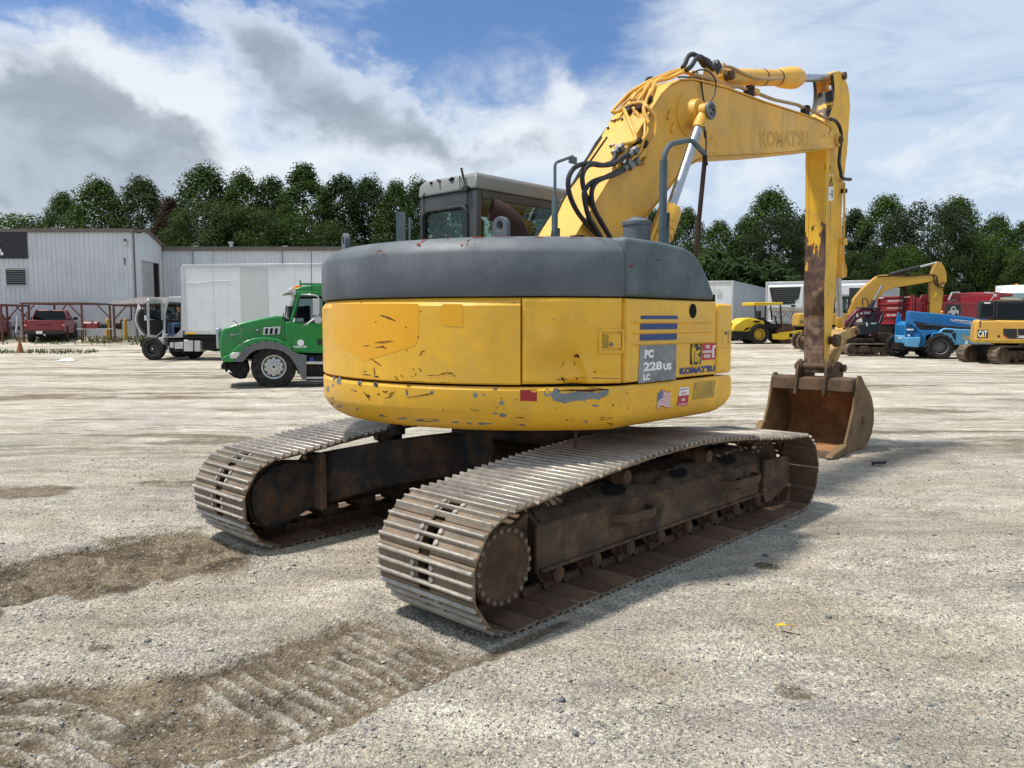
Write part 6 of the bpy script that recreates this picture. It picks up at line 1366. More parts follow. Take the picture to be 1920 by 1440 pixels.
m = MB(); m.mat(M['dark']); a, b = ep(d1-.9), ep(d1); m.add([(a[0]-.05, a[1], gb), (b[0]-.05, b[1], gb), (b[0]-.05, b[1], dtop), (a[0]-.05, a[1], dtop)], [(0, 1, 2, 3)]); m.mat(M['trim']); m.bx(b[0]-.1, b[0]+.03, b[1]-.1, b[1]+.02, gb, dtop); m.build('door_opening', wb)
m = MB(); m.mat(M['trim']); m.bx(xl, .06, -.16, .1, zt-.02, zt+.2)
pr = [(0, zt), (2.4, zp), (ty+.1, zf)]
for (t0, z0), (t1, z1) in zip(pr, pr[1:]):
    a, b = ep(t0), ep(t1); m.add([(a[0]+dx, a[1], z0+dz) for dx, dz in ((.12, .0), (.12, .2), (-.1, .2), (-.1, 0))] + [(b[0]+dx, b[1], z1+dz) for dx, dz in ((.12, .0), (.12, .2), (-.1, .2), (-.1, 0))], [(0, 1, 5, 4), (1, 2, 6, 5), (2, 3, 7, 6), (3, 0, 4, 7), (3, 2, 1, 0), (4, 5, 6, 7)])
m.bx(xl, -.3, .0, 2.5, zt+.0, zt+.08); rf_ = m.build('roof', wb, smooth=False)
m = MB(); m.mat(M['trim']); m.bx(-.02, .07, -.1, -.02, gb, zt); m.build('downspout', wb)
sx0 = -2-gx_(0, WBD); 
m = MB(); m.mat(M['decal_black']); x1 = gx_(51, WBD, 436)-wx0; m.bx(xl+6, x1, -.09, -.052, zz(485, WBD), zz(436, WBD)); sg = m.build('black_sign', wb)
m = MB(); m.mat(M['decal_white'])
def wp_(a, b): px = Z4(a, b); return V((gx_(px[0], WBD, px[1])-wx0, -.094, zz(px[1], WBD)))
p = wp_(-42, 345); m.text('o', p, X1, ZU, .42, .40, .06); p = wp_(30, 335); m.add([p + V((.11*math.cos(2*PI*k/18), 0, .11*math.sin(2*PI*k/18))) for k in range(18)], [tuple(range(18))]); q = [wp_(-20, 192), wp_(13, 190), wp_(13, 183), wp_(-20, 183)]; m.add(q, [(0, 1, 2, 3)]); m.build('sign_lettering', sg, smooth=False)
m = MB(); m.mat(M['louvre']); a, b = wp_(78, 690), wp_(292, 500); m.mat(M['trim']); m.mat(M['siding']); m.bx(a.x-.08, b.x+.08, -.07, -.05, a.z-.08, b.z+.08); m.mat(M['dark']); m.bx(a.x, b.x, -.075, -.06, a.z, b.z); m.mat(M['louvre'])
for k in range(8):
    z = a.z+(b.z-a.z)*(k+.5)/8; m.box(((a.x+b.x)/2, -.09, z), (b.x-a.x, .09, .02), Matrix.Rotation(.75, 3, 'X'))
m.build('louvre_vent', wb, smooth=False)
m = MB(); m.mat(M['alu'])
for q in ((1425, 185), (1430, 228)): p = wp_(*q); m.lathe([(.08, 0), (.1, .05), (.06, .12)], p, (0, -1, -.5), 12)
m.mat(M['black']); p = wp_(1425, 180); m.box(p + V((0, -.14, -.02)), (.1, .1, .12)); m.mat(M['exhaust']); p = wp_(1408, 415); m.bx(p.x-.03, p.x+.03, -.06, -.045, p.z-.25, p.z+.2); m.build('wall_lamp', wb)
# annex
AD = 55.2
an = empty('annex', (gx_(302, AD, 468), AD, 0), 0, 'lower white metal annex with brown gutter behind the white box truck', 'building')
ax0 = gx_(302, AD, 468); za = zz(470, AD); m = MB(); m.mat(M['siding']); m.bx(0, 16, 0, .2, .2, za)
x = .15
while x < 16: m.prism([(x-.03, 0), (x-.018, -.04), (x+.018, -.04), (x+.03, 0)], 'z', .2, za-.01); x += .302
m.bx(2.2, 3.6, -.07, -.045, .2, za-.02); m.build('front_wall', an, smooth=False)
m = MB(); m.mat(M['trim']); m.bx(0, 16, -.2, .1, za, za+.2); m.bx(0, 16, .1, 6, za+.1, za+.3)
m.mat(M['steel'])
for q in (367, 533): x = gx_(q, AD)-ax0; m.tube(fillet([(x, -.12, za-1.2), (x, -.12, za+.28), (x+.4, -.12, za+.3)], .1), .03, 6)
m.build('roof', an, smooth=False)
m = MB(); m.mat(M['alu']); x = gx_(428, AD)-ax0; m.cyl((x, 1, za+.2), (x, 1, za+.6), .12, 12); m.cyl((x, 1, za+.6), (x, 1, za+.7), .2, 12); m.build('roof_vent', an)
# steel racks against the wall
def rack(pxs, topy, d, depth, label, roof=False):
    base = tzf(gx_(pxs[0], d), d)
    o = empty('steel_rack', (gx_(pxs[0], d), d, base), 0, label, 'rack', 'rusty orange steel frames along the warehouse')
    xs = [gx_(q, d)-gx_(pxs[0], d) for q in pxs]; zt = zz(topy, d)-base; w = .045
    def post(x, y):
        m = MB(); m.mat(M['orange_steel']); m.bx(x-w, x+w, y-w, y+w, 0, zt-.06); m.build('post', o)
    def brace(a, b):
        m = MB(); m.mat(M['orange_steel']); m.tube([a, b], .04, 4); m.build('brace', o)
    for y in (0, depth):
        for x in xs: post(x, y)
        m = MB(); m.mat(M['orange_steel']); m.bx(xs[0]-.1, xs[-1]+.1, y-.05, y+.05, zt-.045, zt+.045); m.build('beam', o)
        for i, x in enumerate(xs):
            for s in (-1, 1):
                if (i == 0 and s < 0) or (i == len(xs)-1 and s > 0): continue
                brace((x, y, zt-.85), (x+s*.75, y, zt-.05))
    for x in xs:
        m = MB(); m.mat(M['orange_steel']); m.bx(x-.05, x+.05, .05, depth-.05, zt-.06, zt+.05); m.build('beam', o)
    if roof:
        m = MB(); m.mat(worn('tin_roof', (.24, .22, .205), .5, metal=.3, amp=.15, dirt=(.25, .17, .13), dirtamt=.6)); n = int((xs[-1]-xs[0]+.6)/.15)
        vs = []; fs = []
        for i in range(n+1):
            x = xs[0]-.3+.15*i; h = .035*(i % 2)
            vs += [(x, -.3, zt+.07+h), (x, depth+.3, zt+.55+h)]
        for i in range(n): fs.append((2*i, 2*i+2, 2*i+3, 2*i+1))
        m.add(vs, fs); m.build('tin_roof', o, smooth=False)
    return o
rack([-40, 3], 571.5, 45.6, 2.6, 'rusty steel frame at the very left edge of the photo, cut by the edge')
rack([43, 154], 568.5, 45.6, 3.2, 'rusty orange steel frame standing over the red pickup')
rack([214, 330], 572, 45.6, 3.4, 'rusty steel frame with a corrugated tin roof beside the open bonnet of the box truck', True)
# ------------------------------------------------------------------ red pickup
def pickup(px, d, az, label):
    K = Veh('pickup_truck', px, d, az, label, 'pickup', 'red vehicles under the steel frames'); r = K.r
    # local: x forward from the rear bumper, y: right side at -W/2..., centre line y=0
    W = 2.0; h = W/2
    m = MB(); m.mat(M['truck_red'])
    def ringy(pts, y): return [V((x, y, z)) for x, z in pts]
    body = [(.05, .62), (.05, 1.32), (1.75, 1.33), (1.78, 1.30), (3.7, 1.28), (5.4, 1.18), (5.62, 1.05), (5.66, .62), (5.1, .55), (5.06, .8), (4.85, .98), (4.5, 1.02), (4.15, .95), (4.0, .75), (3.95, .52), (1.75, .52), (1.68, .8), (1.5, .97), (1.15, 1.02), (.8, .95), (.62, .75), (.58, .6)]
    m.prism(body, 'y', -h, -h+.12); m.prism(body, 'y', h-.12, h); m.bx(.05, .16, -h+.12, h-.12, .62, 1.31); m.bx(1.72, 1.8, -h+.1, h-.1, .6, 1.3); m.bx(3.6, 5.6, -h+.1, h-.1, .7, 1.16); m.bx(.16, 1.75, -h+.1, h-.1, .7, .8); m.bx(1.8, 3.7, -h+.1, h-.1, .5, .7); bd = m.build('body', r, bevel=.035, seg=3)
    m = MB(); m.mat(M['black']); m.bx(.1, 1.75, -h-.005, -h+.1, 1.322, 1.345); m.bx(.1, 1.75, h-.1, h+.005, 1.322, 1.345); m.bx(.06, .16, -h+.1, h-.1, 1.31, 1.335); m.build('bed_rail', bd)
    m = MB(); m.mat(M['truck_red'])
    lo, hi = h-.02, h-.2
    cabo = [(1.85, 1.28), (1.95, 1.34), (2.02, 1.86), (2.2, 1.92), (3.1, 1.93), (3.3, 1.88), (3.95, 1.34), (4.0, 1.28)]
    m.loft([[V((2.12, -hi, 1.86)), V((3.2, -hi, 1.88)), V((3.2, hi, 1.88)), V((2.12, hi, 1.86))], [V((2.2, -hi+.08, 1.93)), V((3.1, -hi+.08, 1.94)), V((3.1, hi-.08, 1.94)), V((2.2, hi-.08, 1.93))]])
    for s in (-1, 1):
        for (x0, x1, xt0, xt1) in ((1.84, 1.98, 2.08, 2.2), (2.72, 2.86, 2.74, 2.86), (3.86, 4.0, 3.1, 3.22)): m.loft([[V((x0, s*lo, 1.28)), V((x1, s*lo, 1.28)), V((x1, s*(lo-.08), 1.28)), V((x0, s*(lo-.08), 1.28))], [V((xt0, s*hi, 1.88)), V((xt1, s*hi, 1.88)), V((xt1, s*(hi-.08), 1.88)), V((xt0, s*(hi-.08), 1.88))]])
    cb_ = m.build('cab', r, bevel=.02)
    m = MB(); m.mat(M['tint'])
    for s in (-1, 1): m.add([V((1.9, s*(lo-.03), 1.29)), V((3.95, s*(lo-.03), 1.29)), V((3.2, s*(hi-.02), 1.87)), V((2.12, s*(hi-.02), 1.87))], [(0, 1, 2, 3)])
    m.add([V((1.87, -lo+.05, 1.29)), V((1.87, lo-.05, 1.29)), V((2.1, hi-.05, 1.87)), V((2.1, -hi+.05, 1.87))], [(0, 1, 2, 3)]); m.add([V((3.95, -lo+.05, 1.29)), V((3.95, lo-.05, 1.29)), V((3.2, hi-.05, 1.87)), V((3.2, -hi+.05, 1.87))], [(3, 2, 1, 0)]); m.build('window', cb_)
    m = MB(); m.mat(M['black']); m.bx(1.9, 3.9, -hi, hi, .7, 1.28); m.build('cabin_interior', cb_)
    m = MB(); m.mat(M['truck_red']); m.bx(.03, .06, -h+.14, h-.14, .7, 1.28); m.mat(M['black']); m.text('RAM', (.028, .32, .98), V((0, -1, 0)), ZU, .10, .66, .03); m.build('tailgate', r, bevel=.008)
    for s in (-1, 1): m = MB(); m.mat(M['reflector']); m.bx(.02, .14, s*(h-.13), s*(h+.004), .85, 1.24); m.mat(M['lens']); m.bx(.015, .1, s*(h-.11), s*(h+.006), .98, 1.04); m.build('tail_light', r, bevel=.01)
    m = MB(); m.mat(M['black']); m.bx(-.12, .1, -h+.02, h-.02, .5, .68); m.mat(M['decal_white']); m.bx(-.125, -.12, .1, .42, .52, .68); m.mat(M['alu']); m.bx(-.13, -.1, -.06, .06, .42, .5); m.build('rear_bumper', r, bevel=.02)
    m = MB(); m.mat(M['black']); m.bx(5.55, 5.72, -h+.05, h-.05, .5, .72); m.build('front_bumper', r, bevel=.03)
    for s in (-1, 1):
        m = MB(); m.mat(M['black']); m.box((3.55, s*(h+.14), 1.42), (.12, .24, .2)); m.bx(1.9, 3.85, s*h, s*(h+.12), .38, .44); m.build('door_mirror', r, bevel=.03)
        for x in (1.15, 4.52): wheel(r, (x, s*(h-.13), .42), .42, .29, (0, s, 0), .6, mr='wheel_black', holes=6)
    m = MB(); m.mat(M['decal_white']); m.bx(2.14, 2.2, -.12, .12, 1.90, 1.935); m.build('brake_light', cb_)
    m = MB(); m.mat(M['under']); m.bx(.3, 5.4, -.7, .7, .35, .6); m.build('chassis', r)
pickup(83, 45.0, -22, 'red pickup with black rear bumper parked under the middle steel frame')
pickup(-52, 45.5, -22, 'red vehicle barely showing at the left edge under the cut-off steel frame')
# ------------------------------------------------------------------ small things along the wall
def ground_at(px, d): x = gx_(px, d); return V((x, d, tzf(x, d)))
o = empty('folding_chair', ground_at(27, 46.2), .3, 'black folding chair left of the red pickup, with a white tube on it', 'chair')
m = MB(); m.mat(M['black']); m.bx(-.21, .21, -.2, .2, .44, .47); m.build('seat', o, bevel=.01)
m = MB(); m.mat(M['black']); m.box((0, .24, .78), (.42, .02, .2)); m.build('backrest', o, bevel=.01)
for s in (-1, 1):
    for a, b in (((s*.21, -.28, 0), (s*.21, .24, .88)), ((s*.2, .28, 0), (s*.2, -.18, .46))): m = MB(); m.mat(M['black']); m.tube([a, b], .013, 6); m.build('leg', o)
m = MB(); m.mat(M['decal_white']); p = ground_at(29.3, 46.2); m.M = Matrix.Translation(p + V((0, 0, .48))) @ Matrix.Rotation(.1, 4, 'Y'); m.lathe([(.05, 0), (.055, .02), (.05, .5), (.03, .52), (.03, 1.0), (.035, 1.05)], (0, 0, 0), (0, 0, 1), 12); tag(m.build('white_tube'), 'tall white tube standing on the black folding chair', 'tube')
tb = empty('folding_table', ground_at(180, 46.0), .12, 'grey folding table against the warehouse right of the pickup', 'table')
m = MB(); m.mat(M['box_grey']); m.bx(-.95, .95, -.38, .38, .72, .76); m.build('tabletop', tb, bevel=.01)
for s in (-1, 1):
    for q in (-1, 1): m = MB(); m.mat(M['exhaust']); m.tube([(s*.75, q*.3, 0), (s*.7, q*.25, .72)], .02, 6); m.build('leg', tb)
tl = ground_at(171, 46.0); m = MB(); m.mat(M['truck_red']); m.M = Matrix.Translation(tl + V((0, 0, .762))) @ Matrix.Rotation(.12, 4, 'Z'); m.bx(-.42, .42, -.2, .2, 0, .3); m.prism([(-.2, .3), (.2, .3), (.12, .4), (-.12, .4)], 'x', -.4, .4); m.mat(M['black']); m.tube(fillet([(-.15, 0, .4), (-.15, 0, .46), (.15, 0, .46), (.15, 0, .4)], .03), .015, 6); m.bx(-.43, .43, -.205, .205, .28, .3); tag(m.build('toolbox', bevel=.01), 'red metal toolbox on the left end of the folding table', 'toolbox')
for px, lb, k in ((189, 'black round tool can on the folding table, nearer the toolbox', 0), (194, 'black round tool can at the right end of the folding table', 1)):
    p = ground_at(px, 46.0); m = MB(); m.mat(M['black']); m.lathe([(.11, 0), (.13, .05), (.13, .2), (.09, .26), (.05, .3)], p + V((0, .05+.1*k, .765)), (0, 0, 1), 16); m.tube(spline([p + V((-.1, .05+.1*k, .9)), p+V((-.05, .05+.1*k, 1.12)), p + V((.08, .05+.1*k, 1.1))], 4), .015, 6); tag(m.build('tool_can'), lb, 'can', 'things on the folding table')
for px, lb in ((201.5, 'yellow steel bollard just right of the folding table'), (234.5, 'yellow steel bollard under the tin-roofed frame')):
    p = ground_at(px, 48.2); m = MB(); m.mat(M['decal_yellow'] if 0 else worn('bollard_yellow', (.55, .33, .06), .6)); m.lathe([(.11, 0), (.11, 1.15), (.09, 1.22), (.04, 1.25)], p, (0, 0, 1), 16); tag(m.build('bollard'), lb, 'bollard', 'yellow bollards by the warehouse')
m = MB(); m.mat(M['exhaust']); p = lambda a, b: V((gx_(Z4(a, b)[0], 49.6), 49.6, zz(Z4(a, b)[1], 49.6)))
m.tube(fillet([p(1300, 1170), p(1300, 1125), p(1360, 1120), p(1362, 1080), p(1480, 1080), p(1482, 900), p(1480, 850)], .1), .045, 8)
m.tube([p(1310, 1150), p(1360, 1180), p(1360, 1120)], .06, 8); m.lathe([(.16, -.08), (.2, 0), (.16, .08)], p(1330, 1150), (0, 1, 0), 14); tag(m.build('gas_pipe'), 'dark gas pipe with a meter on the warehouse wall behind the yellow bollard', 'pipe')
cn = empty('traffic_cone', (gx_(35, 38.5), 38.5, tzf(gx_(35, 38.5), 38.5)-.02), 0, 'faded rusty orange traffic cone on the grass edge at far left', 'cone')
M['cone'] = worn('cone_orange', (.30, .11, .045), .7, amp=.25, nscale=8)
m = MB(); m.mat(M['cone']); m.lathe([(.17, .03), (.16, .05), (.04, .62), (.03, .66)], (0, 0, 0), (0, 0, 1), 20); m.build('cone_body', cn); m = MB(); m.mat(M['cone']); m.bx(-.21, .21, -.21, .21, 0, .04); m.build('base', cn, bevel=.02)
rg = V((gx_(122, 33), 33, tzf(gx_(122, 33), 33))); vs = []; fs = []
for i in range(9):
    for j in range(7): u, v = i/8-.5, j/6-.5; e = max(0, 1-(2*u)**2-(2*v)**2); vs.append(rg + V((u*.7*(1+.3*noise.noise(V((i, j, 3)))), v*.5, .02+.2*e*(.4+abs(noise.noise(V((u*5, v*5, 1))))))))
for i in range(8):
    for j in range(6): a = i*7+j; fs.append((a, a+7, a+8, a+1))
m = MB(); m.mat(M['decal_white']); m.add(vs, fs); o = m.build('white_rag', sharp=180); tag(o, 'crumpled white rag lying on the yard between the cone and the box truck', 'rag'); o.modifiers.new('s', 'SOLIDIFY').thickness = .01
# grass strip
rg_ = np.random.default_rng(5); n = 3600
bxs = gx_(0, 46)-3 + rg_.random(n)*21; bys = 43.6 + 5.6*rg_.random(n)
dens = fbm(bxs, bys, .5, 4); kp = (dens > .50-.2*sstep(45.5, 47.5, bys)); ex_ = 350
bxs = np.concatenate([bxs[kp], gx_(0, 38.3)-2+rg_.random(ex_)*6.5]); bys = np.concatenate([bys[kp], 38.4+.55*rg_.standard_normal(ex_)*.6]); n = len(bxs)
bz = tz(bxs, bys); hh = .09+.17*rg_.random(n); th = rg_.random(n)*6.28; w2 = .022+.03*rg_.random(n)
ddx, ddy = np.cos(th)*w2, np.sin(th)*w2; lean = rg_.standard_normal((n, 2))*.07
q = np.stack([np.stack([bxs-ddx, bys-ddy, bz-.02], -1), np.stack([bxs+ddx, bys+ddy, bz-.02], -1), np.stack([bxs+lean[:, 0], bys+lean[:, 1], bz+hh], -1)], 1)
me = bpy.data.meshes.new('grass'); me.vertices.add(n*3); me.vertices.foreach_set('co', q.astype(np.float32).ravel()); me.loops.add(n*3); me.loops.foreach_set('vertex_index', np.arange(n*3, dtype=np.int32)); me.polygons.add(n); me.polygons.foreach_set('loop_start', np.arange(0, n*3, 3, dtype=np.int32)); me.polygons.foreach_set('loop_total', np.full(n, 3, dtype=np.int32)); me.update(calc_edges=True)
o = bpy.data.objects.new('grass', me); C.objects.link(o); tag(o, 'ragged strip of short grass growing along the warehouse wall', 'grass', kind='stuff'); me.materials.append(worn('grass_blades', (.10, .125, .045), .8, amp=.3, nscale=.5, dirt=(.2, .17, .07), dirtamt=.6))
# ================================================================== RIGHT BACKGROUND: trailers and plant
ZR1 = lambda a, b: (1560+a/5.333, 480+b/5.333)
ZR2 = lambda a, b: (1320+a/6.4, 500+b/6.4)
TG = 'white trailers parked in a row before the trees'
M['trailer_white'] = worn('trailer_white', (.64, .66, .67), .5, amp=.05, nscale=.7, dirt=(.5, .51, .51), dirtamt=.35)
M['trailer_grey'] = worn('trailer_grey', (.42, .45, .48), .45, amp=.08, nscale=.7, dirt=(.36, .38, .4), dirtamt=.5)
M['grille_black'] = flat('grille_black', (.012, .013, .015), .6)
def trailer(px, d, az, L, topy, label, reefer=None, front='rear'):
    """local x runs away from the camera along the trailer, y=0 centre of the near end"""
    T = Veh('semi_trailer', px, d, az, label, 'trailer', TG); r = T.r; h = 1.3
    zt = T.X((px, topy), 0).z; zb = 1.15
    m = MB(); m.mat(M['trailer_white']); m.bx(.05, L, -h, h, zb+.2, zt-.1); b = m.build('cargo_box', r)
    m = MB(); m.mat(M['alu']); m.bx(0, L, -h-.02, h+.02, zb, zb+.2); m.bx(0, L, -h-.02, h+.02, zt-.1, zt)
    for s in (-1, 1): m.bx(-.01, .12, s*(h-.1), s*(h+.02), zb+.2, zt-.1)
    m.build('frame_rail', b, bevel=.01)
    m = MB(); m.mat(M['trailer_grey'] if reefer is None or reefer == 'c' else M['alu'])
    if reefer == 'r' or reefer == 'c':
        k = 0; z = zb+.25
        while z < zt-.15: m.box(((L+.15)/2, -h-.012, z), (L-.2, .02, .05)); z += .1
        m.bx(.1, L-.05, -h-.01, -h, zb+.2, zt-.1)
    else: m.bx(.12, L-.02, -h-.012, -h, zb+.2, zt-.1)
    m.build('side_panel', b, smooth=False)
    m = MB(); m.mat(M['under']); m.bx(.3, L, -.5, .5, .85, zb); m.bx(L-3.2, L-.4, -1.1, 1.1, .6, .9)
    if reefer:
        for s in (-.9, .9): m.bx(2.2, 2.35, s-.06, s+.06, .1, zb); m.bx(2.1, 2.45, s-.15, s+.15, 0, .1)
    m.build('underframe', r)
    for x in ((L-1, L-2.3) if reefer else (1.2, 2.5)):
        for s in (-1, 1): wheel(r, (x, s*1.0, .5), .5, .5, (0, s, 0), .55)
    if reefer:
        m = MB(); m.mat(M['trailer_white'])
        m.prism([(0, zt-.2), (-.36, zt-.25), (-.42, zt-.3), (-.42, zb+1.0), (-.2, zb+.85), (0, zb+.85)], 'y', -h+.18, h-.2); un = m.build('cooling_unit', r, bevel=.06, seg=3)
        m = MB(); m.mat(M['grille_black']); g = [(1.0, zt-.38), (-.95, zt-.38), (-.85, zt-1.1), (-.35, zt-1.48), (.75, zt-1.48), (.85, zt-1.1)] if reefer == 'r' else [(-.05, zt-.5), (-.95, zt-.55), (-.95, zt-1.55), (-.05, zt-1.6)]
        def fx(z): return -.434
        m.add([(fx(z), y, z) for y, z in g], [tuple(range(len(g)))])
        m.mat(M['louvre'])
        for k in range(7): z = zt-.52-.13*k; y1 = .75 if reefer == 'r' else -.12; m.box((fx(z)-.008, (y1-.85)/2, z), (.01, y1+.85, .012))
        m.build('grille', un, smooth=False)
        if reefer == 'r':
            m = MB(); m.mat(M['dark']); fxl = -.432
            for y0, y1, z0, z1 in ((-.62, -.4, zb+1.3, zb+1.42), (-.65, -.38, zb+1.1, zb+1.22)): m.bx(fxl, fxl+.01, y0, y1, z0, z1)
            m.tube([(fxl, .7, zt-1.6), (fxl, .65, zt-1.75), (fxl, .1, zt-1.65), (fxl, .08, zb+1.0)], .012, 4); m.tube([(fxl, .05, zt-1.65), (fxl, -.5, zt-1.75), (fxl, -.55, zb+1.0)], .012, 4); m.build('access_door', un)
        else:
            m = MB(); m.mat(M['decal_black']); m.text('TC', (fx(zt-1.3)-.01, .62, zt-1.35), V((0, -1, 0)), ZU, .3, .5, .03); m.mat(M['fender']); m.tube([(fx(zt-1.3)-.005, y, z) for y, z in ((.75, zt-1.45), (-.0, zt-1.45), (-.0, zt-.95), (.75, zt-.95), (.75, zt-1.45))], .02, 4); m.build('unit_lettering', un, smooth=False)
        m = MB(); m.mat(M['under']); m.tube([(-.05, -.5, zb+.8), (-.08, -.3, zb+.3), (-.05, .0, zb+.7), (-.08, .3, zb+.25), (-.05, .5, zb+.75)], .025, 5); m.build('air_hose', r)
    else:
        m = MB(); m.mat(M['box_grey'])
        for y, z, w_, hh in ((-.35, zt-.75, .3, .35), (.6, zt-.6, .3, .2), (.45, zt-1.1, .3, .12)): m.bx(-.012, .0, y-w_/2, y+w_/2, z-hh/2, z+hh/2)
        m.mat(M['alu']); m.bx(-.02, .0, -.01, .01, zb+.2, zt-.1); m.build('door_plate', b)
    return T
trailer(1336, 52.0, 27, 13.5, 527, 'white box trailer with plain doors, leftmost in the row behind the road roller')
trailer(1473, 51.0, 29, 13.5, 528, 'white refrigerated trailer with large black grille beside the excavator arm', 'r')
trailer(1591, 52.0, 33, 14.5, 526, 'refrigerated trailer with black letters and ribbed grey side behind the far excavator', 'c')
# ------------------------------------------------------------------ road roller (faces right)
M['roller_yellow'] = worn('roller_yellow', (.72, .48, .02), .4, amp=.08, nscale=1)
K = Veh('road_roller', 1424, 47.5, 84, 'yellow single-drum road roller with canopy in front of the white trailers', 'roller'); r = K.r
kp = lambda *p: K.P(p, ZR2, 0.0); W = 1.75
wcx = K.Y(ZR2(665, 860), 0)
m = MB(); m.mat(M['roller_yellow']); m.prism(kp((358, 780), (362, 735), (385, 690), (500, 620), (560, 612), (740, 650), (760, 745), (650, 735), (600, 760), (575, 785)), 'y', .15, W-.1); eh = m.build('engine_hood', r, bevel=.08, seg=3)
m = MB(); m.mat(M['under']); m.prism(kp((345, 775), (575, 790), (570, 880), (440, 870), (355, 815)), 'y', .05, W); m.prism(kp((575, 800), (760, 740), (940, 690), (940, 750), (820, 800), (820, 850), (575, 860)), 'y', .3, W-.3); m.prism(kp((750, 640), (860, 700), (940, 690), (940, 740), (760, 745)), 'y', .1, W-.1); m.build('chassis', r, bevel=.02)
m = MB(); m.mat(M['dark'])
q = kp((490, 760), (520, 735), (565, 722), (545, 752), (500, 768)); m.prism(q, 'y', .135, .16); q = kp((600, 660), (625, 645), (685, 650), (680, 665), (620, 672)); m.prism(q, 'y', .13, .16); a = K.Y(ZR2(360, 740)); m.bx(a.x-.03, a.x+.1, .55, W-.45, a.z-.02, a.z+.35); m.build('hood_grille', eh)
m = MB(); m.mat(M['roller_yellow']); m.prism(kp((595, 425), (945, 428), (945, 455), (780, 460), (700, 468), (595, 462)), 'y', -.05, W+.05); m.build('canopy', r, bevel=.03)
for q0, q1, y in (((612, 470), (618, 610), .05), ((740, 470), (735, 640), .1), ((800, 465), (815, 640), W-.1), ((915, 460), (930, 690), .1)):
    a, b = K.Y(ZR2(*q0), y), K.Y(ZR2(*q1), y); m = MB(); m.mat(M['black']); m.tube([a, b], .05, 6); m.build('canopy_post', r)
m = MB(); m.mat(M['black']); a = K.Y(ZR2(690, 600), .8); m.bx(a.x-.2, a.x+.2, .6, 1.15, a.z-.25, a.z-.05); m.bx(a.x-.25, a.x-.1, .6, 1.15, a.z-.1, a.z+.35); m.build('operator_seat', r, bevel=.04)
m = MB(); m.mat(M['black']); a = K.Y(ZR2(850, 600), .85); u_ = V((.5, 0, .85)); m.tube([a + V((.17*math.cos(k)*.85, .17*math.sin(k), .17*math.cos(k)*-.5)) for k in [2*PI*i/16 for i in range(17)]], .02, 6); m.tube([a, a + V((.15, 0, -.5))], .05, 8); a = K.Y(ZR2(500, 660), .5); m.tube([a, a+V((0, 0, .28))], .02, 5); m.bx(a.x-.1, a.x+.06, .45, .55, a.z+.15, a.z+.22); m.build('steering_wheel', r)
M['rim_yellow'] = flat('rim_yellow', (.6, .36, .03), .5)
for y, s in ((.2, -1), (W-.2, 1)): wheel(r, (wcx.x, y, .60), .60, .45, (0, s, 0), .56, mr='rim_yellow', lug=18, holes=8, hub='black')
dc = K.Y(ZR2(1000, 830), 0)
m = MB(); m.mat(M['rust']); m.lathe([(.5, -W/2+.14), (.63, -W/2+.15), (.63, W/2-.15), (.5, W/2-.14)], (dc.x, W/2, .63), (0, 1, 0), 40); m.build('drum', r)
for y0, y1 in ((.0, .12), (W-.12, W)):
    m = MB(); m.mat(M['roller_yellow']); m.prism(kp((820, 810), (895, 800), (900, 790), (1180, 760), (1190, 830), (1140, 850), (960, 875), (830, 870)), 'y', y0, y1); m.mat(M['dark']); c = kp((1045, 825))[0]; m.bx(c[0]-.12, c[0]+.12, y0-.005, y0+.0, c[1]-.12, c[1]+.12) if y0 == 0 else None; m.build('drum_frame', r, bevel=.015)
m = MB(); m.mat(M['dark']); a, b = kp((650, 705), (720, 688)); m.text('BOMAG', (a[0], .148, a[1]), X1, ZU, .12, .5, .02); m.build('hood_lettering', eh, smooth=False)
# ------------------------------------------------------------------ far yellow excavator (faces right)
M['far_yellow'] = worn('far_yellow', (.52, .29, .03), .5, amp=.12, nscale=.8, dirt=(.36, .22, .06), dirtamt=.5)
K = Veh('excavator', 1600, 41.0, 104, 'far yellow excavator with raised bent boom behind the red dump trucks', 'excavator'); r = K.r
sp = lambda *p: K.P(p, ZR1, 0.0); sp2 = lambda *p: K.P(p, ZR2, -1.2)
BY0, BY1 = -.3, .3
bm = [(150, 565), (215, 420), (300, 320), (400, 232), (450, 205), (520, 200), (620, 205), (760, 200), (900, 195), (1000, 190), (1030, 205), (1030, 240), (960, 262), (860, 280), (740, 300), (620, 320), (545, 345), (500, 375), (440, 440), (370, 530), (310, 620), (250, 680), (150, 690)]
m = MB(); m.mat(M['far_yellow']); m.prism(sp(*bm), 'y', BY0, BY1); b_ = m.build('boom', r, bevel=.03)
m = MB(); m.mat(M['far_yellow']); m.prism(sp((985, 180), (1020, 90), (1040, 62), (1062, 58), (1085, 70), (1115, 120), (1132, 180), (1134, 260), (1110, 290), (1105, 340), (1090, 470), (1070, 600), (970, 600), (970, 270), (1010, 240)), 'y', BY0+.08, BY1-.08); m.mat(M['decal_yellow']); a = sp((1012, 418), (1035, 370)); m.bx(a[0][0], a[1][0], BY0+.06, BY0+.075, a[0][1], a[1][1]); m.build('arm', r, bevel=.02)
cy = lambda n, p0, p1, p2, y, rb=.11, rr=.06: (lambda a, b, c: (lambda mm: (mm.mat(M['black']), mm.lathe([(rb*.6, 0), (rb, .05), (rb, (b-a).length-.05), (rb*.8, (b-a).length)], a, b-a, 14), mm.mat(M['chrome']), mm.cyl(b, c, rr, 12), mm.build(n, r)))(MB()))(K.Y(ZR1(*p0), y), K.Y(ZR1(*p1), y), K.Y(ZR1(*p2), y))
cy('arm_cylinder', (570, 190), (880, 110), (1050, 66), 0)
for y in (-.42, .42): cy('boom_cylinder', (380, 530), (420, 440), (500, 290), y)
m = MB(); m.mat(M['far_yellow'])
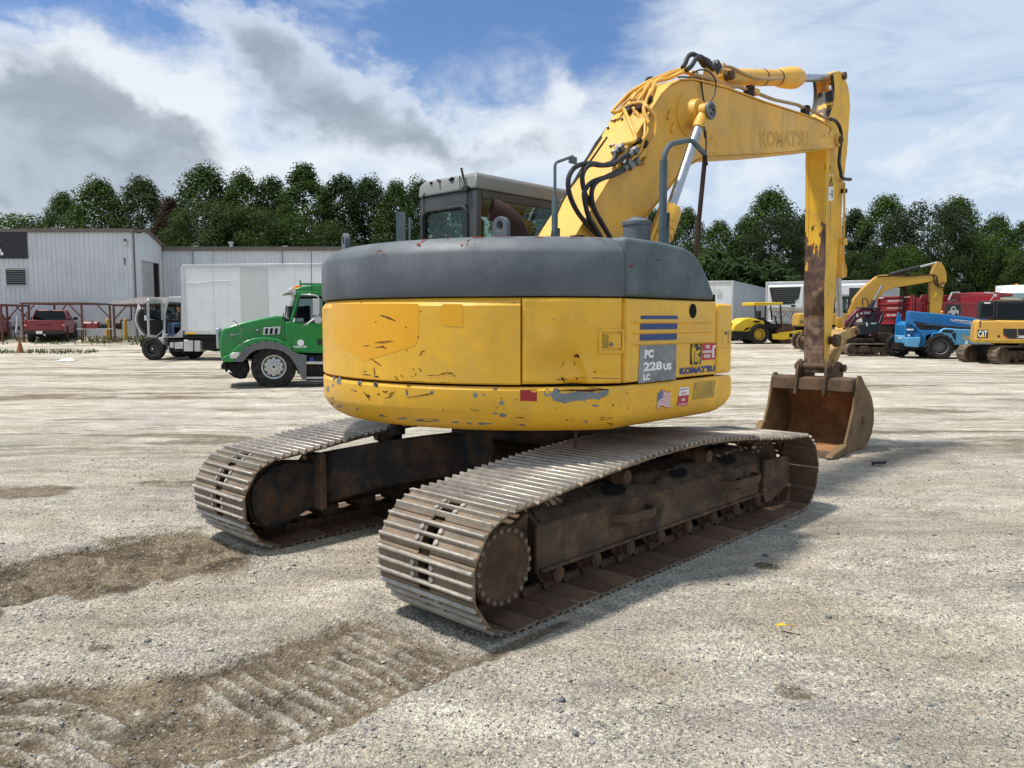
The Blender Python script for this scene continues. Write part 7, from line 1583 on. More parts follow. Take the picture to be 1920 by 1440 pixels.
for k in range(3): m.tube(fillet([K.Y(ZR1(160+26*k, 560), BY0+.1+.15*k), K.Y(ZR1(215+26*k, 455), BY0+.1+.15*k), K.Y(ZR1(300+20*k, 330), BY0+.1+.15*k), K.Y(ZR1(440+10*k, 200), BY0+.1+.15*k), K.Y(ZR1(560, 192), BY0+.1+.15*k)], .2), .04, 6)
m.mat(M['exhaust']); m.tube([K.Y(ZR1(*q), BY0+.02) for q in ((450, 205), (620, 198), (760, 205), (900, 192), (1010, 185))], .04, 6)
for pts in ([(1000, 190), (1040, 200), (1055, 250), (1060, 290), (1110, 270), (1130, 265)], [(1015, 190), (1020, 240), (1045, 290), (1080, 310), (1120, 315), (1110, 350)]): m.tube(spline([K.Y(ZR1(*q), BY0+.0) for q in pts], 4), .035, 6)
m.build('hydraulic_line', b_)
y0 = -1.35
fp = lambda *p: K.P(p, ZR2, y0); fr1 = lambda *p: K.P(p, ZR1, y0)
m = MB(); m.mat(M['far_yellow']); m.prism(fp((1115, 715), (1128, 565), (1150, 556), (1330, 556), (1340, 720)), 'y', y0, -y0); cwf = m.build('counterweight', r, bevel=.08, seg=3)
m = MB(); m.mat(M['decal_black']); a, b = fp((1150, 682), (1200, 640)); m.text('SANY', (a[0], y0-.006, a[1]), X1, ZU, b[1]-a[1], (b[0]-a[0])*2.1, .03); m.build('counterweight_lettering', cwf, smooth=False)
m = MB(); m.mat(M['far_yellow']); m.prism(fr1((-60, 690), (-60, 575), (320, 575), (320, 690)), 'y', y0+.05, -y0-.05); m.build('side_cover', r, bevel=.03)
m = MB(); m.mat(M['decal_white']); a = fr1((215, 660), (305, 628)); m.bx(a[0][0], a[1][0], y0+.03, y0+.045, a[0][1], a[1][1]); m.build('model_plate', r)
m = MB(); m.mat(M['black']); q = fr1((82, 575), (82, 420), (215, 420), (215, 575)); x0, x1, z0, z1 = q[0][0], q[2][0], q[0][1], q[1][1]
for x in (x0, x1-.08):
    for y in (-.2, .85): m.bx(x, x+.08, y, y+.08, z0, z1)
m.bx(x0-.03, x1+.03, -.25, .98, z1, z1+.12); m.bx(x0, x1, -.2, .93, z0-.3, z0+.05); fc = m.build('cab', r, bevel=.02); m = MB(); m.mat(M['wglass']); m.bx(x0+.1, x1-.1, -.17, -.165, z0, z1); m.mat(M['decal_white']); m.bx(x0+.15, x0+.6, .8, .82, z0+.1, z1-.2); m.build('cab_window', fc)
m = MB(); m.mat(M['black']); m.tube(fillet([K.Y(ZR1(*q), y0+.2) for q in ((310, 500), (300, 420), (350, 430), (370, 510))], .1), .03, 6); m.build('hand_rail', r)
def simple_track(K, parent, xa, xb, R, y0, y1, n, mt='track', nm='crawler_track', sh='track_shoe'):
    m = MB(); m.mat(M['frame']); m.bx(xa+R*.6, xb-R*.6, min(y0, y1)+.1, max(y0, y1)-.1, R*.55, R*1.55); m.lathe([(R*.92, min(y0, y1)+.05-(y0+y1)/2), (R*.92, max(y0, y1)-.05-(y0+y1)/2)], (xa+R, (y0+y1)/2, R), (0, 1, 0), 22); m.lathe([(R*.92, min(y0, y1)+.05-(y0+y1)/2), (R*.92, max(y0, y1)-.05-(y0+y1)/2)], (xb-R, (y0+y1)/2, R), (0, 1, 0), 22); k = 5
    for i in range(k): m.lathe([(R*.28, min(y0, y1)+.04-(y0+y1)/2), (R*.28, max(y0, y1)-.04-(y0+y1)/2)], (xa+R*1.6+(xb-xa-3.2*R)*i/(k-1), (y0+y1)/2, R*.36), (0, 1, 0), 14)
    o = m.build(nm, parent)
    per = 2*(xb-xa-2*R)+2*PI*R; L = xb-xa-2*R; first = None
    for i in range(n):
        s = per*i/n
        if s < L: x, z, a = xa+R+s, 0, 0
        elif s < L+PI*R: t = (s-L)/R; x, z, a = xb-R+R*math.sin(t), R-R*math.cos(t), t
        elif s < 2*L+PI*R: x, z, a = xb-R-(s-L-PI*R), 2*R, PI
        else: t = (s-2*L-PI*R)/R; x, z, a = xa+R-R*math.sin(t), R+R*math.cos(t), PI+t
        if first is None:
            q = MB(); q.mat(M[mt]); p = per/n*.47; q.prism([(-p, .0), (-p*.5, -.0), (-p*.4, -.03), (p*.4, -.03), (p*.5, 0), (p, 0), (p, .035), (-p, .035)], 'y', min(y0, y1), max(y0, y1)); c = first = q.build(sh, o)
        else: c = first.copy(); C.objects.link(c); c.parent = o
        c.location = (x, 0, z+.03); c.rotation_euler = (0, -a, 0)
    return o
xr_ = K.Y(ZR2(1120, 980), -1.55).x+3.4
for s in (-1, 1): simple_track(K, r, xr_-3.4, xr_+1.3, .46, s*1.0, s*1.55, 40)
m = MB(); m.mat(M['under']); m.lathe([(.7, .75), (.75, .8), (.75, 1.1)], (xr_-.6, 0, 0), (0, 0, 1), 24); m.bx(xr_-2, xr_+1, -1.0, 1.0, .5, .8); m.build('car_body', r)
# ------------------------------------------------------------------ dark red mini excavator
M['maroon'] = worn('maroon_paint', (.13, .008, .018), .35, amp=.15, nscale=2, dirt=(.1, .02, .02), dirtamt=.4)
K = Veh('mini_excavator', 1628, 37.5, 88, 'small dark red excavator with curled arm between the big arm and the blue telehandler', 'excavator'); r = K.r
yp = lambda *p: K.P(p, ZR1, 0.0)
m = MB(); m.mat(M['maroon']); m.prism(yp((85, 700), (150, 630), (230, 545), (270, 525), (340, 520), (440, 545), (490, 555), (500, 590), (440, 590), (300, 600), (240, 640), (170, 730), (120, 790), (85, 770)), 'y', -.14, .14); yb = m.build('boom', r, bevel=.02)
m = MB(); m.mat(M['decal_white']); a, b = yp((300, 582), (410, 562)); m.text('YANMAR', (a[0], -.146, a[1]), X1, ZU, .13, b[0]-a[0], .03); m.add([(q[0], -.146, q[1]) for q in yp((262, 578), (275, 565), (298, 572), (280, 582))], [(0, 1, 2, 3)]); a = yp((240, 588))[0]; m.bx(a[0]-.06, a[0]+.04, -.147, -.14, a[1]-.1, a[1]+.05); m.build('boom_lettering', yb, smooth=False)
m = MB(); m.mat(M['maroon']); m.prism(yp((440, 560), (490, 550), (510, 590), (500, 650), (470, 690), (455, 760), (440, 800), (395, 795), (405, 740), (430, 650)), 'y', -.12, .12); ya = m.build('arm', r, bevel=.02)
m = MB(); m.mat(M['black']); m.tube(spline([K.Y(ZR1(*q), -.16) for q in ((300, 515), (400, 520), (470, 540), (498, 580), (490, 640), (455, 700))], 4), .035, 6); m.mat(M['alu']); m.tube([K.Y(ZR1(495, 585), -.17), K.Y(ZR1(480, 640), -.17), K.Y(ZR1(455, 700), -.17)], .02, 5); m.build('hydraulic_hose', ya)
m = MB(); m.mat(M['rust']); m.prism(yp((440, 790), (540, 760), (530, 830), (510, 900), (500, 950), (465, 955), (490, 880), (450, 840), (430, 820)), 'y', -.28, .28); m.build('bucket', r, bevel=.02)
m = MB(); m.mat(M['black']); a = K.Y(ZR1(100, 780), -.1); b = K.Y(ZR1(260, 600), -.1); m.tube([K.Y(ZR1(110, 800), -.2), K.Y(ZR1(230, 610), -.2)], .06, 8); m.prism(yp((170, 740), (205, 690), (300, 670), (410, 660), (420, 700), (400, 770), (180, 790)), 'y', -.55, .6); m.prism(yp((335, 620), (390, 540), (400, 620), (410, 660), (330, 660)), 'y', -.3, .3)
for q0, q1 in (((300, 520), (310, 660)), ((440, 525), (420, 660))): m.tube([K.Y(ZR1(*q0), .5), K.Y(ZR1(*q1), .5)], .04, 6)
m.prism(yp((290, 512), (450, 520), (450, 532), (290, 526)), 'y', -.5, .6); ub = m.build('upper_body', r, bevel=.02)
m = MB(); m.mat(M['decal_white']); a = yp((285, 700), (300, 665)); m.bx(a[0][0], a[1][0], -.56, -.552, a[0][1], a[1][1]); a, b = yp((335, 682), (385, 668)); m.text('BART', (a[0], -.556, a[1]), X1, ZU, .09, b[0]-a[0], .02); m.build('body_decal', ub, smooth=False)
xm = K.Y(ZR1(330, 800), 0).x
for s in (-1, 1): simple_track(K, r, xm-1.25, xm+1.0, .27, s*.45, s*.8, 30)
m = MB(); m.mat(M['under']); m.bx(xm-.7, xm+.6, -.5, .5, .3, .7); m.mat(M['rust']); m.prism(yp((195, 950), (200, 900), (270, 895), (282, 950)), 'y', -.9, .9); a = yp((230, 870), (330, 830)); m.tube([(a[0][0], -.3, a[0][1]), (a[1][0], -.3, a[1][1])], .06, 6); m.build('blade', r, bevel=.01)
# ------------------------------------------------------------------ red dump truck (tailgate towards us, body running right)
M['dump_red'] = worn('dump_red', (.27, .012, .02), .45, amp=.12, nscale=.8, dirt=(.19, .02, .024), dirtamt=.5)
K = Veh('dump_truck', 1712, 40.0, 74, 'red dump truck with white lettering on its tailgate behind the blue telehandler', 'truck'); r = K.r
# local x forward (right, slightly away), y left; the right side is y=0, tailgate at x=0 faces back-left
dsd = lambda *p: K.P(p, ZR1, 0.0)
za_ = K.X(ZR1(800, 395), 0).z; zb_ = K.X(ZR1(790, 690), 0).z
# tailgate edges found on the plane x=0
tl_ = K.X(ZR1(475, 400), 0); tr_ = K.X(ZR1(825, 395), 0)
Wd = max(2.2, min(2.9, tl_.y-tr_.y)); 
m = MB(); m.mat(M['dump_red']); Lb = 5.6
zt2 = za_; m.bx(.1, Lb, 0, .1, zb_+.25, zt2-.35); m.bx(.1, Lb, Wd-.1, Wd, zb_+.25, zt2-.35); m.bx(.1, Lb, .0, Wd, zb_+.1, zb_+.25); m.bx(Lb-.1, Lb, 0, Wd, zb_+.25, zt2+.1); m.bx(.1, Lb, -.05, .0, zt2-.45, zt2-.32)
for x in (.12, .6): m.bx(x, x+.15, -.06, .02, zb_+.1, zt2-.1)
db = m.build('dump_body', r, bevel=.015)
m = MB(); m.mat(M['dump_red']); m.bx(-.06, .06, -.02, Wd+.02, zb_, zt2); hgt_ = (zt2-zb_)/4
for k in range(5): z = zb_+.06+(zt2-zb_-.12)*k/4; m.prism([(-.06, z-.05), (-.10, z-.03), (-.10, z+.03), (-.06, z+.05)], 'y', 0, Wd)
for y in (0, Wd-.12): m.bx(-.14, -.05, y, y+.12, zb_, zt2)
tg = m.build('tailgate', r, bevel=.01)
m = MB(); m.mat(M['decal_white']); 
for (s_, a, b) in (("MURPHY'S EXCAVATING INC", (555, 462), (720, 435)), ('HAULING SAND, ROCK & DIRT', (548, 532), (715, 512)), ('850-480-1276', (548, 600), (700, 580))):
    p = K.X(ZR1(*a), -.062); q = K.X(ZR1(*b), -.062); m.text(s_, p, V((0, -1, 0)), ZU, abs(q.z-p.z), abs(p.y-q.y), .02)
m.mat(M['reflector']); 
for y in (.15, Wd-.5): m.mat(M['decal_white']); m.bx(-.146, -.14, y, y+.35, zt2-.1, zt2-.05)
m.build('tailgate_lettering', tg, smooth=False)
m = MB(); m.mat(M['decal_white'])
for i, s_ in enumerate(('SAND', 'DIRT', 'GRAVEL', 'ROCK')):
    p = K.Y(ZR1(952, 503+25*i), -.004); w_ = K.Y(ZR1(952+(60, 58, 78, 60)[i], 503), -.004).x-p.x; m.text(s_, p, X1, ZU, .105, w_, .025)
c = K.Y(ZR1(1212, 545), -.004); 
m.mat(M['decal_black']); m.add([c + V((.52*math.cos(a), 0, .55*math.sin(a))) for a in [2*PI*k/36 for k in range(36)]], [tuple(range(36))]); m.mat(M['fender']); m.tube([c + V((.5*math.cos(a), -.004, .53*math.sin(a))) for a in [2*PI*k/36 for k in range(37)]], .02, 4)
m.mat(M['box_grey']); e = [(-.36, -.22), (-.34, -.05), (-.2, .0), (-.12, .2), (.12, .22), (.16, .05), (.36, .0), (.36, -.22)]; m.add([c + V((a, -.006, b)) for a, b in e], [tuple(range(8))]); m.mat(M['decal_black']); m.add([c + V((a, -.008, b)) for a, b in ((-.08, .02), (-.05, .14), (.08, .15), (.1, .02))], [(0, 1, 2, 3)])
for x in (-.2, .2): m.add([c + V((x+.1*math.cos(a), -.008, -.22+.1*math.sin(a))) for a in [2*PI*k/14 for k in range(14)]], [tuple(range(14))])
m.build('side_decal', db, smooth=False)
m = MB(); m.mat(M['under']); m.bx(.2, 8, .6, .8, .8, 1.0); m.bx(.2, 8, Wd-.8, Wd-.6, .8, 1.0); m.bx(-.1, .1, .1, Wd-.1, .6, zb_-.05); m.build('chassis', r)
for x in (.9, 2.2, 7.2):
    for y, s in ((.3, -1), (Wd-.3, 1)): wheel(r, (x, y, .52), .52, .5 if x < 5 else .3, (0, s, 0), .55)
m = MB(); m.mat(M['dump_red']); m.bx(Lb+.25, Lb+1.9, .15, Wd-.15, 1.0, 2.6); m.prism([(Lb+1.9, 1.0), (Lb+1.9, 1.9), (Lb+3.2, 1.75), (Lb+3.3, 1.0)], 'y', .3, Wd-.3); m.build('cab', r, bevel=.08, seg=3)
m = MB(); m.mat(M['exhaust']); p = K.Y(ZR1(712, 330), .6); m.tube(spline([(p.x+.15, .6, p.z-1.2), (p.x+.15, .6, p.z-.1), (p.x+.05, .6, p.z+.05), (p.x-.15, .6, p.z+.12)], 4), .11, 10); m.build('exhaust_pipe', r)
# second red truck body beyond, partly hidden
K2 = Veh('dump_truck', 1790, 44.5, 78, 'second red dump body with a raised rim, standing behind the lettered dump truck', 'truck'); r = K2.r
q = K2.P([(1165, 440), (1195, 375), (1580, 372), (1620, 395), (1620, 560), (1165, 560)], ZR1, 0)
m = MB(); m.mat(M['dump_red']); z1_, z0_ = q[1][1], 1.0; x0_, x1_ = q[0][0], q[3][0]
m.prism([(x0_, z0_), (x0_, q[0][1]), (q[1][0], z1_), (q[2][0], z1_), (x1_, q[3][1]), (x1_, z0_)], 'y', 0, .1); m.prism([(x0_, z0_), (x0_, q[0][1]), (q[1][0], z1_), (q[2][0], z1_), (x1_, q[3][1]), (x1_, z0_)], 'y', 2.3, 2.4); m.bx(x0_, x1_, .1, 2.3, z0_, z0_+.15); m.bx(x1_-.1, x1_, 0, 2.4, z0_, z1_); m.prism([(x1_-.4, z1_-.1), (x1_+1.3, z1_-.15), (x1_+1.3, z1_+.02), (x1_-.3, z1_+.12)], 'y', 0, 2.4); d2_ = m.build('dump_body', r, bevel=.02)
m = MB(); m.mat(M['alu']); m.tube([(q[0][0]-.02, -.03, q[0][1]), (q[1][0], -.03, q[1][1]+.04), (q[1][0]+.5, -.03, q[1][1]+.06)], .05, 6); m.tube([(q[2][0]-.4, -.03, q[2][1]+.03), (q[2][0]+.2, -.03, q[2][1]), (q[2][0]+.25, -.03, q[2][1]-.6)], .05, 6); m.build('tarp_rail', d2_)
m = MB(); m.mat(M['under']); m.bx(x0_, x1_+2.5, .6, 1.8, .75, 1.0); m.build('chassis', r)
for x in (x0_+.8, x0_+2.1, x1_+2.2):
    for y, s in ((.25, -1), (2.15, 1)): wheel(r, (x, y, .5), .5, .45, (0, s, 0), .55)
m = MB(); m.mat(M['dump_red']); m.bx(x1_+.2, x1_+1.9, .1, 2.3, 1.0, z1_-.25); m.build('cab', r, bevel=.08)
# ------------------------------------------------------------------ blue telehandler (faces right)
M['tele_blue'] = worn('tele_blue', (.008, .16, .42), .4, amp=.08, nscale=1, dirt=(.03, .17, .36), dirtamt=.3)
M['tele_light'] = worn('tele_light_blue', (.10, .34, .56), .45, amp=.1, nscale=1.5)
K = Veh('telehandler', 1761, 34.5, 102, 'bright blue telehandler with its long boom pointing right, beside the small yellow excavator', 'telehandler'); r = K.r
gp = lambda *p: K.P(p, ZR1, 0.0); gpy = lambda y, *p: K.P(p, ZR1, y)
W = 2.3; yb = .75
m = MB(); m.mat(M['tele_blue']); q = gpy(yb, (768, 640), (772, 549), (880, 560), (1100, 580), (1300, 605), (1600, 640), (1600, 725), (1300, 715), (1000, 690), (850, 665)); m.prism(q, 'y', yb, yb+.5); bo2 = m.build('boom', r, bevel=.03)
m = MB(); m.mat(M['decal_white']); a = gpy(yb, (1186, 655), (1186, 628), (1388, 650), (1384, 682)); m.add([(p[0], yb-.004, p[1]) for p in a[::-1]], [(3, 2, 1, 0)]); m.mat(M['blue']); a, b = gpy(yb, (1225, 660), (1378, 672)); m.text('United Rentals', (a[0], yb-.008, a[1]-.0), V((b[0]-a[0], 0, b[1]-a[1])), V((-(b[1]-a[1]), 0, b[0]-a[0])), .1, math.dist(a, b), .03); c = gpy(yb, (1205, 645))[0]; m.tube([(c[0]+.06*math.cos(t), yb-.006, c[1]+.06*math.sin(t)) for t in [2*PI*k/14 for k in range(15)]], .014, 4); m.build('boom_lettering', bo2, smooth=False)
m = MB(); m.mat(M['tele_blue'])
side = gp((745, 900), (750, 700), (762, 640), (775, 552), (800, 575), (820, 640), (850, 690), (900, 740), (980, 745), (1060, 740), (1100, 750), (960, 800), (960, 900), (890, 915), (745, 900))
for y0, y1 in ((.3, .4), (W-.4, W-.3)): m.prism(side, 'y', y0, y1)
m.prism(gp((750, 880), (752, 690), (800, 650), (960, 830), (960, 910), (760, 900)), 'y', .3, W-.3); fr3 = m.build('frame', r, bevel=.02)
m = MB(); m.mat(M['tele_light']); q = gp((740, 815), (890, 812), (880, 870), (865, 915), (745, 905)); m.prism(q, 'y', .0, .35); q = gp((735, 800), (760, 795), (760, 880), (738, 880)); m.prism(q, 'y', .35, W-.1); m.build('rear_counterweight', r, bevel=.04)
m = MB(); m.mat(M['tele_light']); m.prism(gp((1080, 765), (1115, 735), (1150, 720), (1260, 730), (1600, 745), (1600, 890), (1200, 890), (1180, 830), (1120, 790)), 'y', .05, .85); ec = m.build('engine_cover', r, bevel=.04, seg=3)
m = MB(); m.mat(M['grille_black']); m.add([(p[0], .045, p[1]) for p in gp((1090, 760), (1200, 772), (1232, 745), (1120, 732))], [(0, 1, 2, 3)]); m.add([(p[0], .045, p[1]) for p in gp((1195, 780), (1240, 860), (1245, 760))], [(0, 1, 2)]); m.mat(M['decal_yellow']); a, b = gp((1295, 835), (1410, 785)); m.text('Genie', (a[0], .044, a[1]), X1, ZU, b[1]-a[1], (b[0]-a[0])*1.2, .005); m.mat(M['decal_white']); a = gp((1335, 880), (1362, 845)); m.bx(a[0][0], a[1][0], .04, .046, a[0][1], a[1][1]); m.build('cover_decal', ec, smooth=False)
m = MB(); m.mat(M['black']); m.prism(gp((850, 670), (1000, 695), (1150, 715), (1100, 740), (980, 745), (900, 735)), 'y', .42, W-.42); m.tube([K.Y(ZR1(900, 690), .42), K.Y(ZR1(1400, 720), .42)], .06, 8); m.build('boom_linkage', r)
m = MB(); m.mat(M['tele_blue']); 
for q, rr in (((785, 655), .14), ((820, 690), .08), ((850, 795), .1)): p = K.Y(ZR1(*q), .3); m.cyl(p, p + V((0, -.04, 0)), rr, 16)
m.mat(M['decal_white'])
for a, b in (((765, 728), (835, 745)), ((775, 785), (798, 805)), ((680, 810), (715, 828))): p = gp(a, b); m.bx(p[0][0], p[1][0], .292, .3, p[1][1], p[0][1])
m.build('frame_decal', fr3, smooth=False)
m = MB(); m.mat(M['amber']); p = K.Y(ZR1(1098, 575), yb+.2); m.lathe([(.07, -.1), (.07, .08), (.04, .12)], p, (0, 0, 1), 12); m.build('beacon', r)
wc1 = K.Y(ZR1(1080, 925), .1); wc2 = K.Y(ZR1(735, 920), W-.2)
for x, y, s in ((wc1.x, .2, -1), (wc1.x, W-.2, 1), (wc1.x-1.25, W-.25, 1), (wc1.x+2.7, .2, -1), (wc1.x+2.7, W-.2, 1)): wheel(r, (x, y, .55), .55, .42, (0, s, 0), .6, mr='fender', lug=16, holes=8, hub='steel')
m = MB(); m.mat(M['tele_blue']); m.tube([K.Y(ZR1(990, 830), .15), K.Y(ZR1(1010, 775), .15), K.Y(ZR1(1090, 770), .15), K.Y(ZR1(1170, 860), .15)], .05, 4); m.mat(M['under']); m.bx(wc1.x-1.6, wc1.x+3, .5, W-.5, .4, .7); m.build('axle', r)
# ------------------------------------------------------------------ small yellow excavator at the right edge (faces right)
M['cat_yellow'] = worn('small_excavator_yellow', (.60, .33, .05), .45, amp=.08, nscale=1.2, dirt=(.45, .28, .08), dirtamt=.3)
K = Veh('mini_excavator', 1870, 30.6, 116, 'yellow and black compact excavator cut by the right edge of the photo', 'excavator'); r = K.r
W = 1.9
kp = lambda *p: K.P(p, ZR1, 0.0)
m = MB(); m.mat(M['cat_yellow']); m.prism(kp((1420, 870), (1420, 830), (1430, 700), (1440, 650), (1470, 635), (1850, 640), (2500, 640), (2500, 870)), 'y', 0, W); bd = m.build('body', r, bevel=.1, seg=4)
m = MB(); m.mat(M['yellow_dirt_shade']); m.prism(kp((1414, 870), (1416, 830), (2505, 835), (2505, 878)), 'y', -.02, W+.02); m.build('body_skirt', bd, bevel=.02)
m = MB(); m.mat(M['decal_black']); a = kp((1455, 820), (1455, 738), (1560, 738), (1560, 820)); m.add([(p[0], -.006, p[1]) for p in a[::-1]], [(3, 2, 1, 0)]); a = kp((1712, 780), (1712, 725), (1850, 728), (1850, 830), (1775, 828)); m.add([(p[0], -.006, p[1]) for p in a[::-1]], [(4, 3, 2, 1, 0)]); a = kp((1858, 830), (1858, 728), (2100, 728), (2100, 830)); m.add([(p[0], -.006, p[1]) for p in a[::-1]], [(3, 2, 1, 0)])
m.mat(M['decal_white']); a, b = kp((1460, 812), (1552, 745)); m.text('CAT', (a[0], -.01, a[1]), X1, ZU, b[1]-a[1], b[0]-a[0], .04); m.mat(M['decal_yellow']); a = kp((1478, 812), (1502, 775), (1525, 812)); m.add([(p[0], -.014, p[1]) for p in a], [(0, 1, 2)]); m.mat(M['decal_white']); a, b = kp((1862, 822), (1925, 795)); m.text('308D', (a[0], -.01, a[1]), X1, ZU, b[1]-a[1], (b[0]-a[0])*1.25, .03); m.mat(M['red']); a = kp((1712, 795), (1712, 780), (1768, 828), (1755, 828)); m.add([(p[0], -.01, p[1]) for p in a[::-1]], [(3, 2, 1, 0)]); m.mat(M['exhaust']); p = K.Y(ZR1(1665, 802), -.0); m.lathe([(.0, 0), (.045, 0), (.045, .012), (0, .012)], p, (0, -1, 0), 14, caps=False)
for k in range(3): a = kp((1474, 712-24*k))[0]; m.bx(a[0], a[0]+.05, -.008, -.002, a[1], a[1]+.06)
m.build('body_decal', bd, smooth=False)
m = MB(); m.mat(M['black']); q = kp((1470, 630), (1470, 450), (1640, 440), (1640, 630)); x0, x1, z0, z1 = q[0][0], q[2][0], q[0][1], q[1][1]
m.bx(x0, x1, .0, W-.9, z0, z1); cb3 = m.build('cab_rear', r, bevel=.03); m = MB(); m.mat(M['tint']); a = kp((1490, 605), (1490, 485), (1612, 482), (1615, 605)); m.bx(a[0][0], a[2][0], -.012, -.004, a[0][1], a[1][1]); m.mat(M['decal_white']); a = kp((1520, 476), (1585, 464)); m.bx(a[0][0], a[1][0], -.01, -.002, a[0][1], a[1][1]); m.build('cab_window', cb3, bevel=.01)
m = MB(); m.mat(M['black'])
xe = K.Y(ZR1(2300, 600), 0).x; m.bx(x1, xe, .02, 1.0, z1-.12, z1+.03); m.bx(xe-.1, xe, .02, 1.0, z0, z1); m.bx(x1, x1+.1, .02, .1, z0, z1); m.bx(x1, xe, .05, .98, z0-.05, z0+.1); m.bx(x1+.3, x1+.8, .25, .75, z0, z1-.5); cb4 = m.build('cab', r, bevel=.04); m = MB(); m.mat(M['tint']); m.bx(x1+.05, xe-.05, .03, .036, z0, z1-.1); m.build('side_window', cb4)
m = MB(); m.mat(M['alu']); m.box(((x0+x1)/2+.25, .2, z1+.22), (.12, .14, .1)); m.tube([((x0+x1)/2+.1, .2, z1), ((x0+x1)/2+.22, .2, z1+.2)], .02, 6); m.build('work_lamp', cb3)
m = MB(); m.mat(M['black']); p = K.Y(ZR1(1665, 625), .3); m.tube(fillet([p + V((-.1, 0, -.05)), p + V((.0, 0, .15)), p + V((.05, 0, -.05))], .05), .03, 6); m.mat(M['cat_yellow']); p = K.Y(ZR1(1720, 620), .5); m.box(p, (.22, .2, .14)); m.build('hood_bracket', r)
xt = K.Y(ZR1(1590, 990), 0).x
pn = K.Y(ZR1(1600, 1000), .05); dl = rad(116-78)
for k_ in (0, 1):
    o = simple_track(K, r, 0, 2.9, .34, -.23, .23, 38); o.location = (pn.x - k_*1.62*math.sin(dl), pn.y + k_*1.62*math.cos(dl), 0); o.rotation_euler.z = dl
m = MB(); m.mat(M['under']); cc_ = V((pn.x+1.45*math.cos(dl)-.8*math.sin(dl), pn.y+1.45*math.sin(dl)+.8*math.cos(dl), 0)); m.lathe([(.4, .55), (.45, .6), (.45, .95)], cc_, (0, 0, 1), 20); m.box(cc_ + V((0, 0, .48)), (1.6, 1.3, .35), Matrix.Rotation(dl, 3, 'Z')); m.build('car_body', r)
m = MB(); m.mat(M['cat_yellow']); m.prism([(xe+.1, .95), (xe+.7, 2.4), (xe+1.3, 3.1), (xe+1.5, 3.0), (xe+1.0, 2.2), (xe+.5, .9)], 'y', 1.1, 1.4); m.build('boom', r, bevel=.03)
# ------------------------------------------------------------------ pale canopy machine and white lorry cab at the far right
K = Veh('wheel_loader', 1890, 43.0, 85, 'machine with a pale yellow canopy roof seen above the compact excavator', 'loader'); r = K.r
q = K.P([(1610, 418), (1900, 428), (1900, 445), (1615, 440)], ZR1, 0); m = MB(); m.mat(worn('pale_yellow', (.55, .50, .25), .5)); m.prism(q, 'y', 0, 1.6); m.build('canopy', r, bevel=.03)
m = MB(); m.mat(M['far_yellow']); x0, x1 = q[0][0], q[1][0]; m.bx(x0-.6, x1+.4, .1, 1.5, .8, 1.6); m.build('body', r, bevel=.05)
for x in (x0+.1, x1-.1):
    for y in (.1, 1.5): m = MB(); m.mat(M['black']); m.cyl((x, y, 1.5), (x, y, q[0][1]), .04, 8); m.build('canopy_post', r)
for x in (x0-.2, x1): 
    for y, s in ((.1, -1), (1.5, 1)): wheel(r, (x, y, .6), .6, .4, (0, s, 0), .55, lug=14)
K = Veh('truck', 1905, 47.0, -150, 'white lorry cab with rounded roof at the right edge in front of the trees', 'truck'); r = K.r
zt = zz(533, 47.0)-K.O.z; m = MB(); m.mat(M['truck_white'])
m.bx(-2.2, .0, -1.1, 1.1, .9, zt-.9)
m.loft([[V((x, y, z)) for x, y in ((-2.2, -1.1), (.0-o*.6, -1.1+o*.4), (.0-o*.6, 1.1-o*.4), (-2.2, 1.1))] for z, o in ((zt-.9, 0), (zt-.45, .5), (zt-.1, 1.1), (zt, 1.8))]); wcab = m.build('cab', r, bevel=.12, seg=4)
m = MB(); m.mat(M['wglass']); m.loft([[V((x, y, z)) for x, y in ((.0-o*.6+.01, -.95+o*.3), (.0-o*.6+.02, .95-o*.3))] for z, o in ((zt-1.5, 0), (zt-.88, 0), (zt-.5, .42))], False, False); m.build('windscreen', wcab)
m = MB(); m.mat(M['truck_white']); m.bx(-.1, 1.6, -.95, .95, .7, 1.7); m.build('hood', r, bevel=.15, seg=4)
m = MB(); m.mat(M['amber']); m.lathe([(.08, -.03), (.08, .05), (.04, .08)], (-1.5, 0, zt+.02), (0, 0, 1), 12); m.build('marker_light', wcab)
m = MB(); m.mat(M['under']); m.bx(-6, 1.4, -.5, .5, .6, .9); m.build('chassis', r)
for x in (1.0, -3.6, -4.9):
    for y, s in ((-1.0, -1), (1.0, 1)): wheel(r, (x, y, .52), .52, .32, (0, s, 0), .55)
# ================================================================== SKY, SUN, VIEW
SUN = V((-.41, -.03, 1.0)).normalized()
w = bpy.data.worlds.new('World'); SC.world = w; w.use_nodes = True
class WT(NT):
    def __init__(s): s.t = w.node_tree; s._tc = None
W_ = WT()
sky = W_.n('ShaderNodeTexSky', sky_type='NISHITA', sun_disc=False, sun_elevation=math.asin(SUN.z), sun_rotation=math.atan2(SUN.x, SUN.y))
tc = W_.n('ShaderNodeTexCoord').outputs['Generated']
nv = W_.n('ShaderNodeTexNoise', i_Scale=5.0, i_Detail=7.0, i_Roughness=.58); W_.set(nv.inputs['Vector'], tc)
vs_ = W_.n('ShaderNodeVectorMath', operation='MULTIPLY_ADD'); W_.set(vs_.inputs[0], nv.outputs['Color']); vs_.inputs[1].default_value = (.24,)*3; vs_.inputs[2].default_value = (-.12,)*3
va = W_.n('ShaderNodeVectorMath', operation='ADD'); W_.set(va.inputs[0], vs_.outputs[0]); W_.set(va.inputs[1], tc)
sx_ = W_.n('ShaderNodeSeparateXYZ'); W_.set(sx_.inputs[0], va.outputs[0])
AZ = W_.math('ARCTAN2', sx_.outputs[0], sx_.outputs[1]); ELV = W_.math('ARCSINE', W_.math('MAXIMUM', -.99, W_.math('MINIMUM', .99, sx_.outputs[2])))
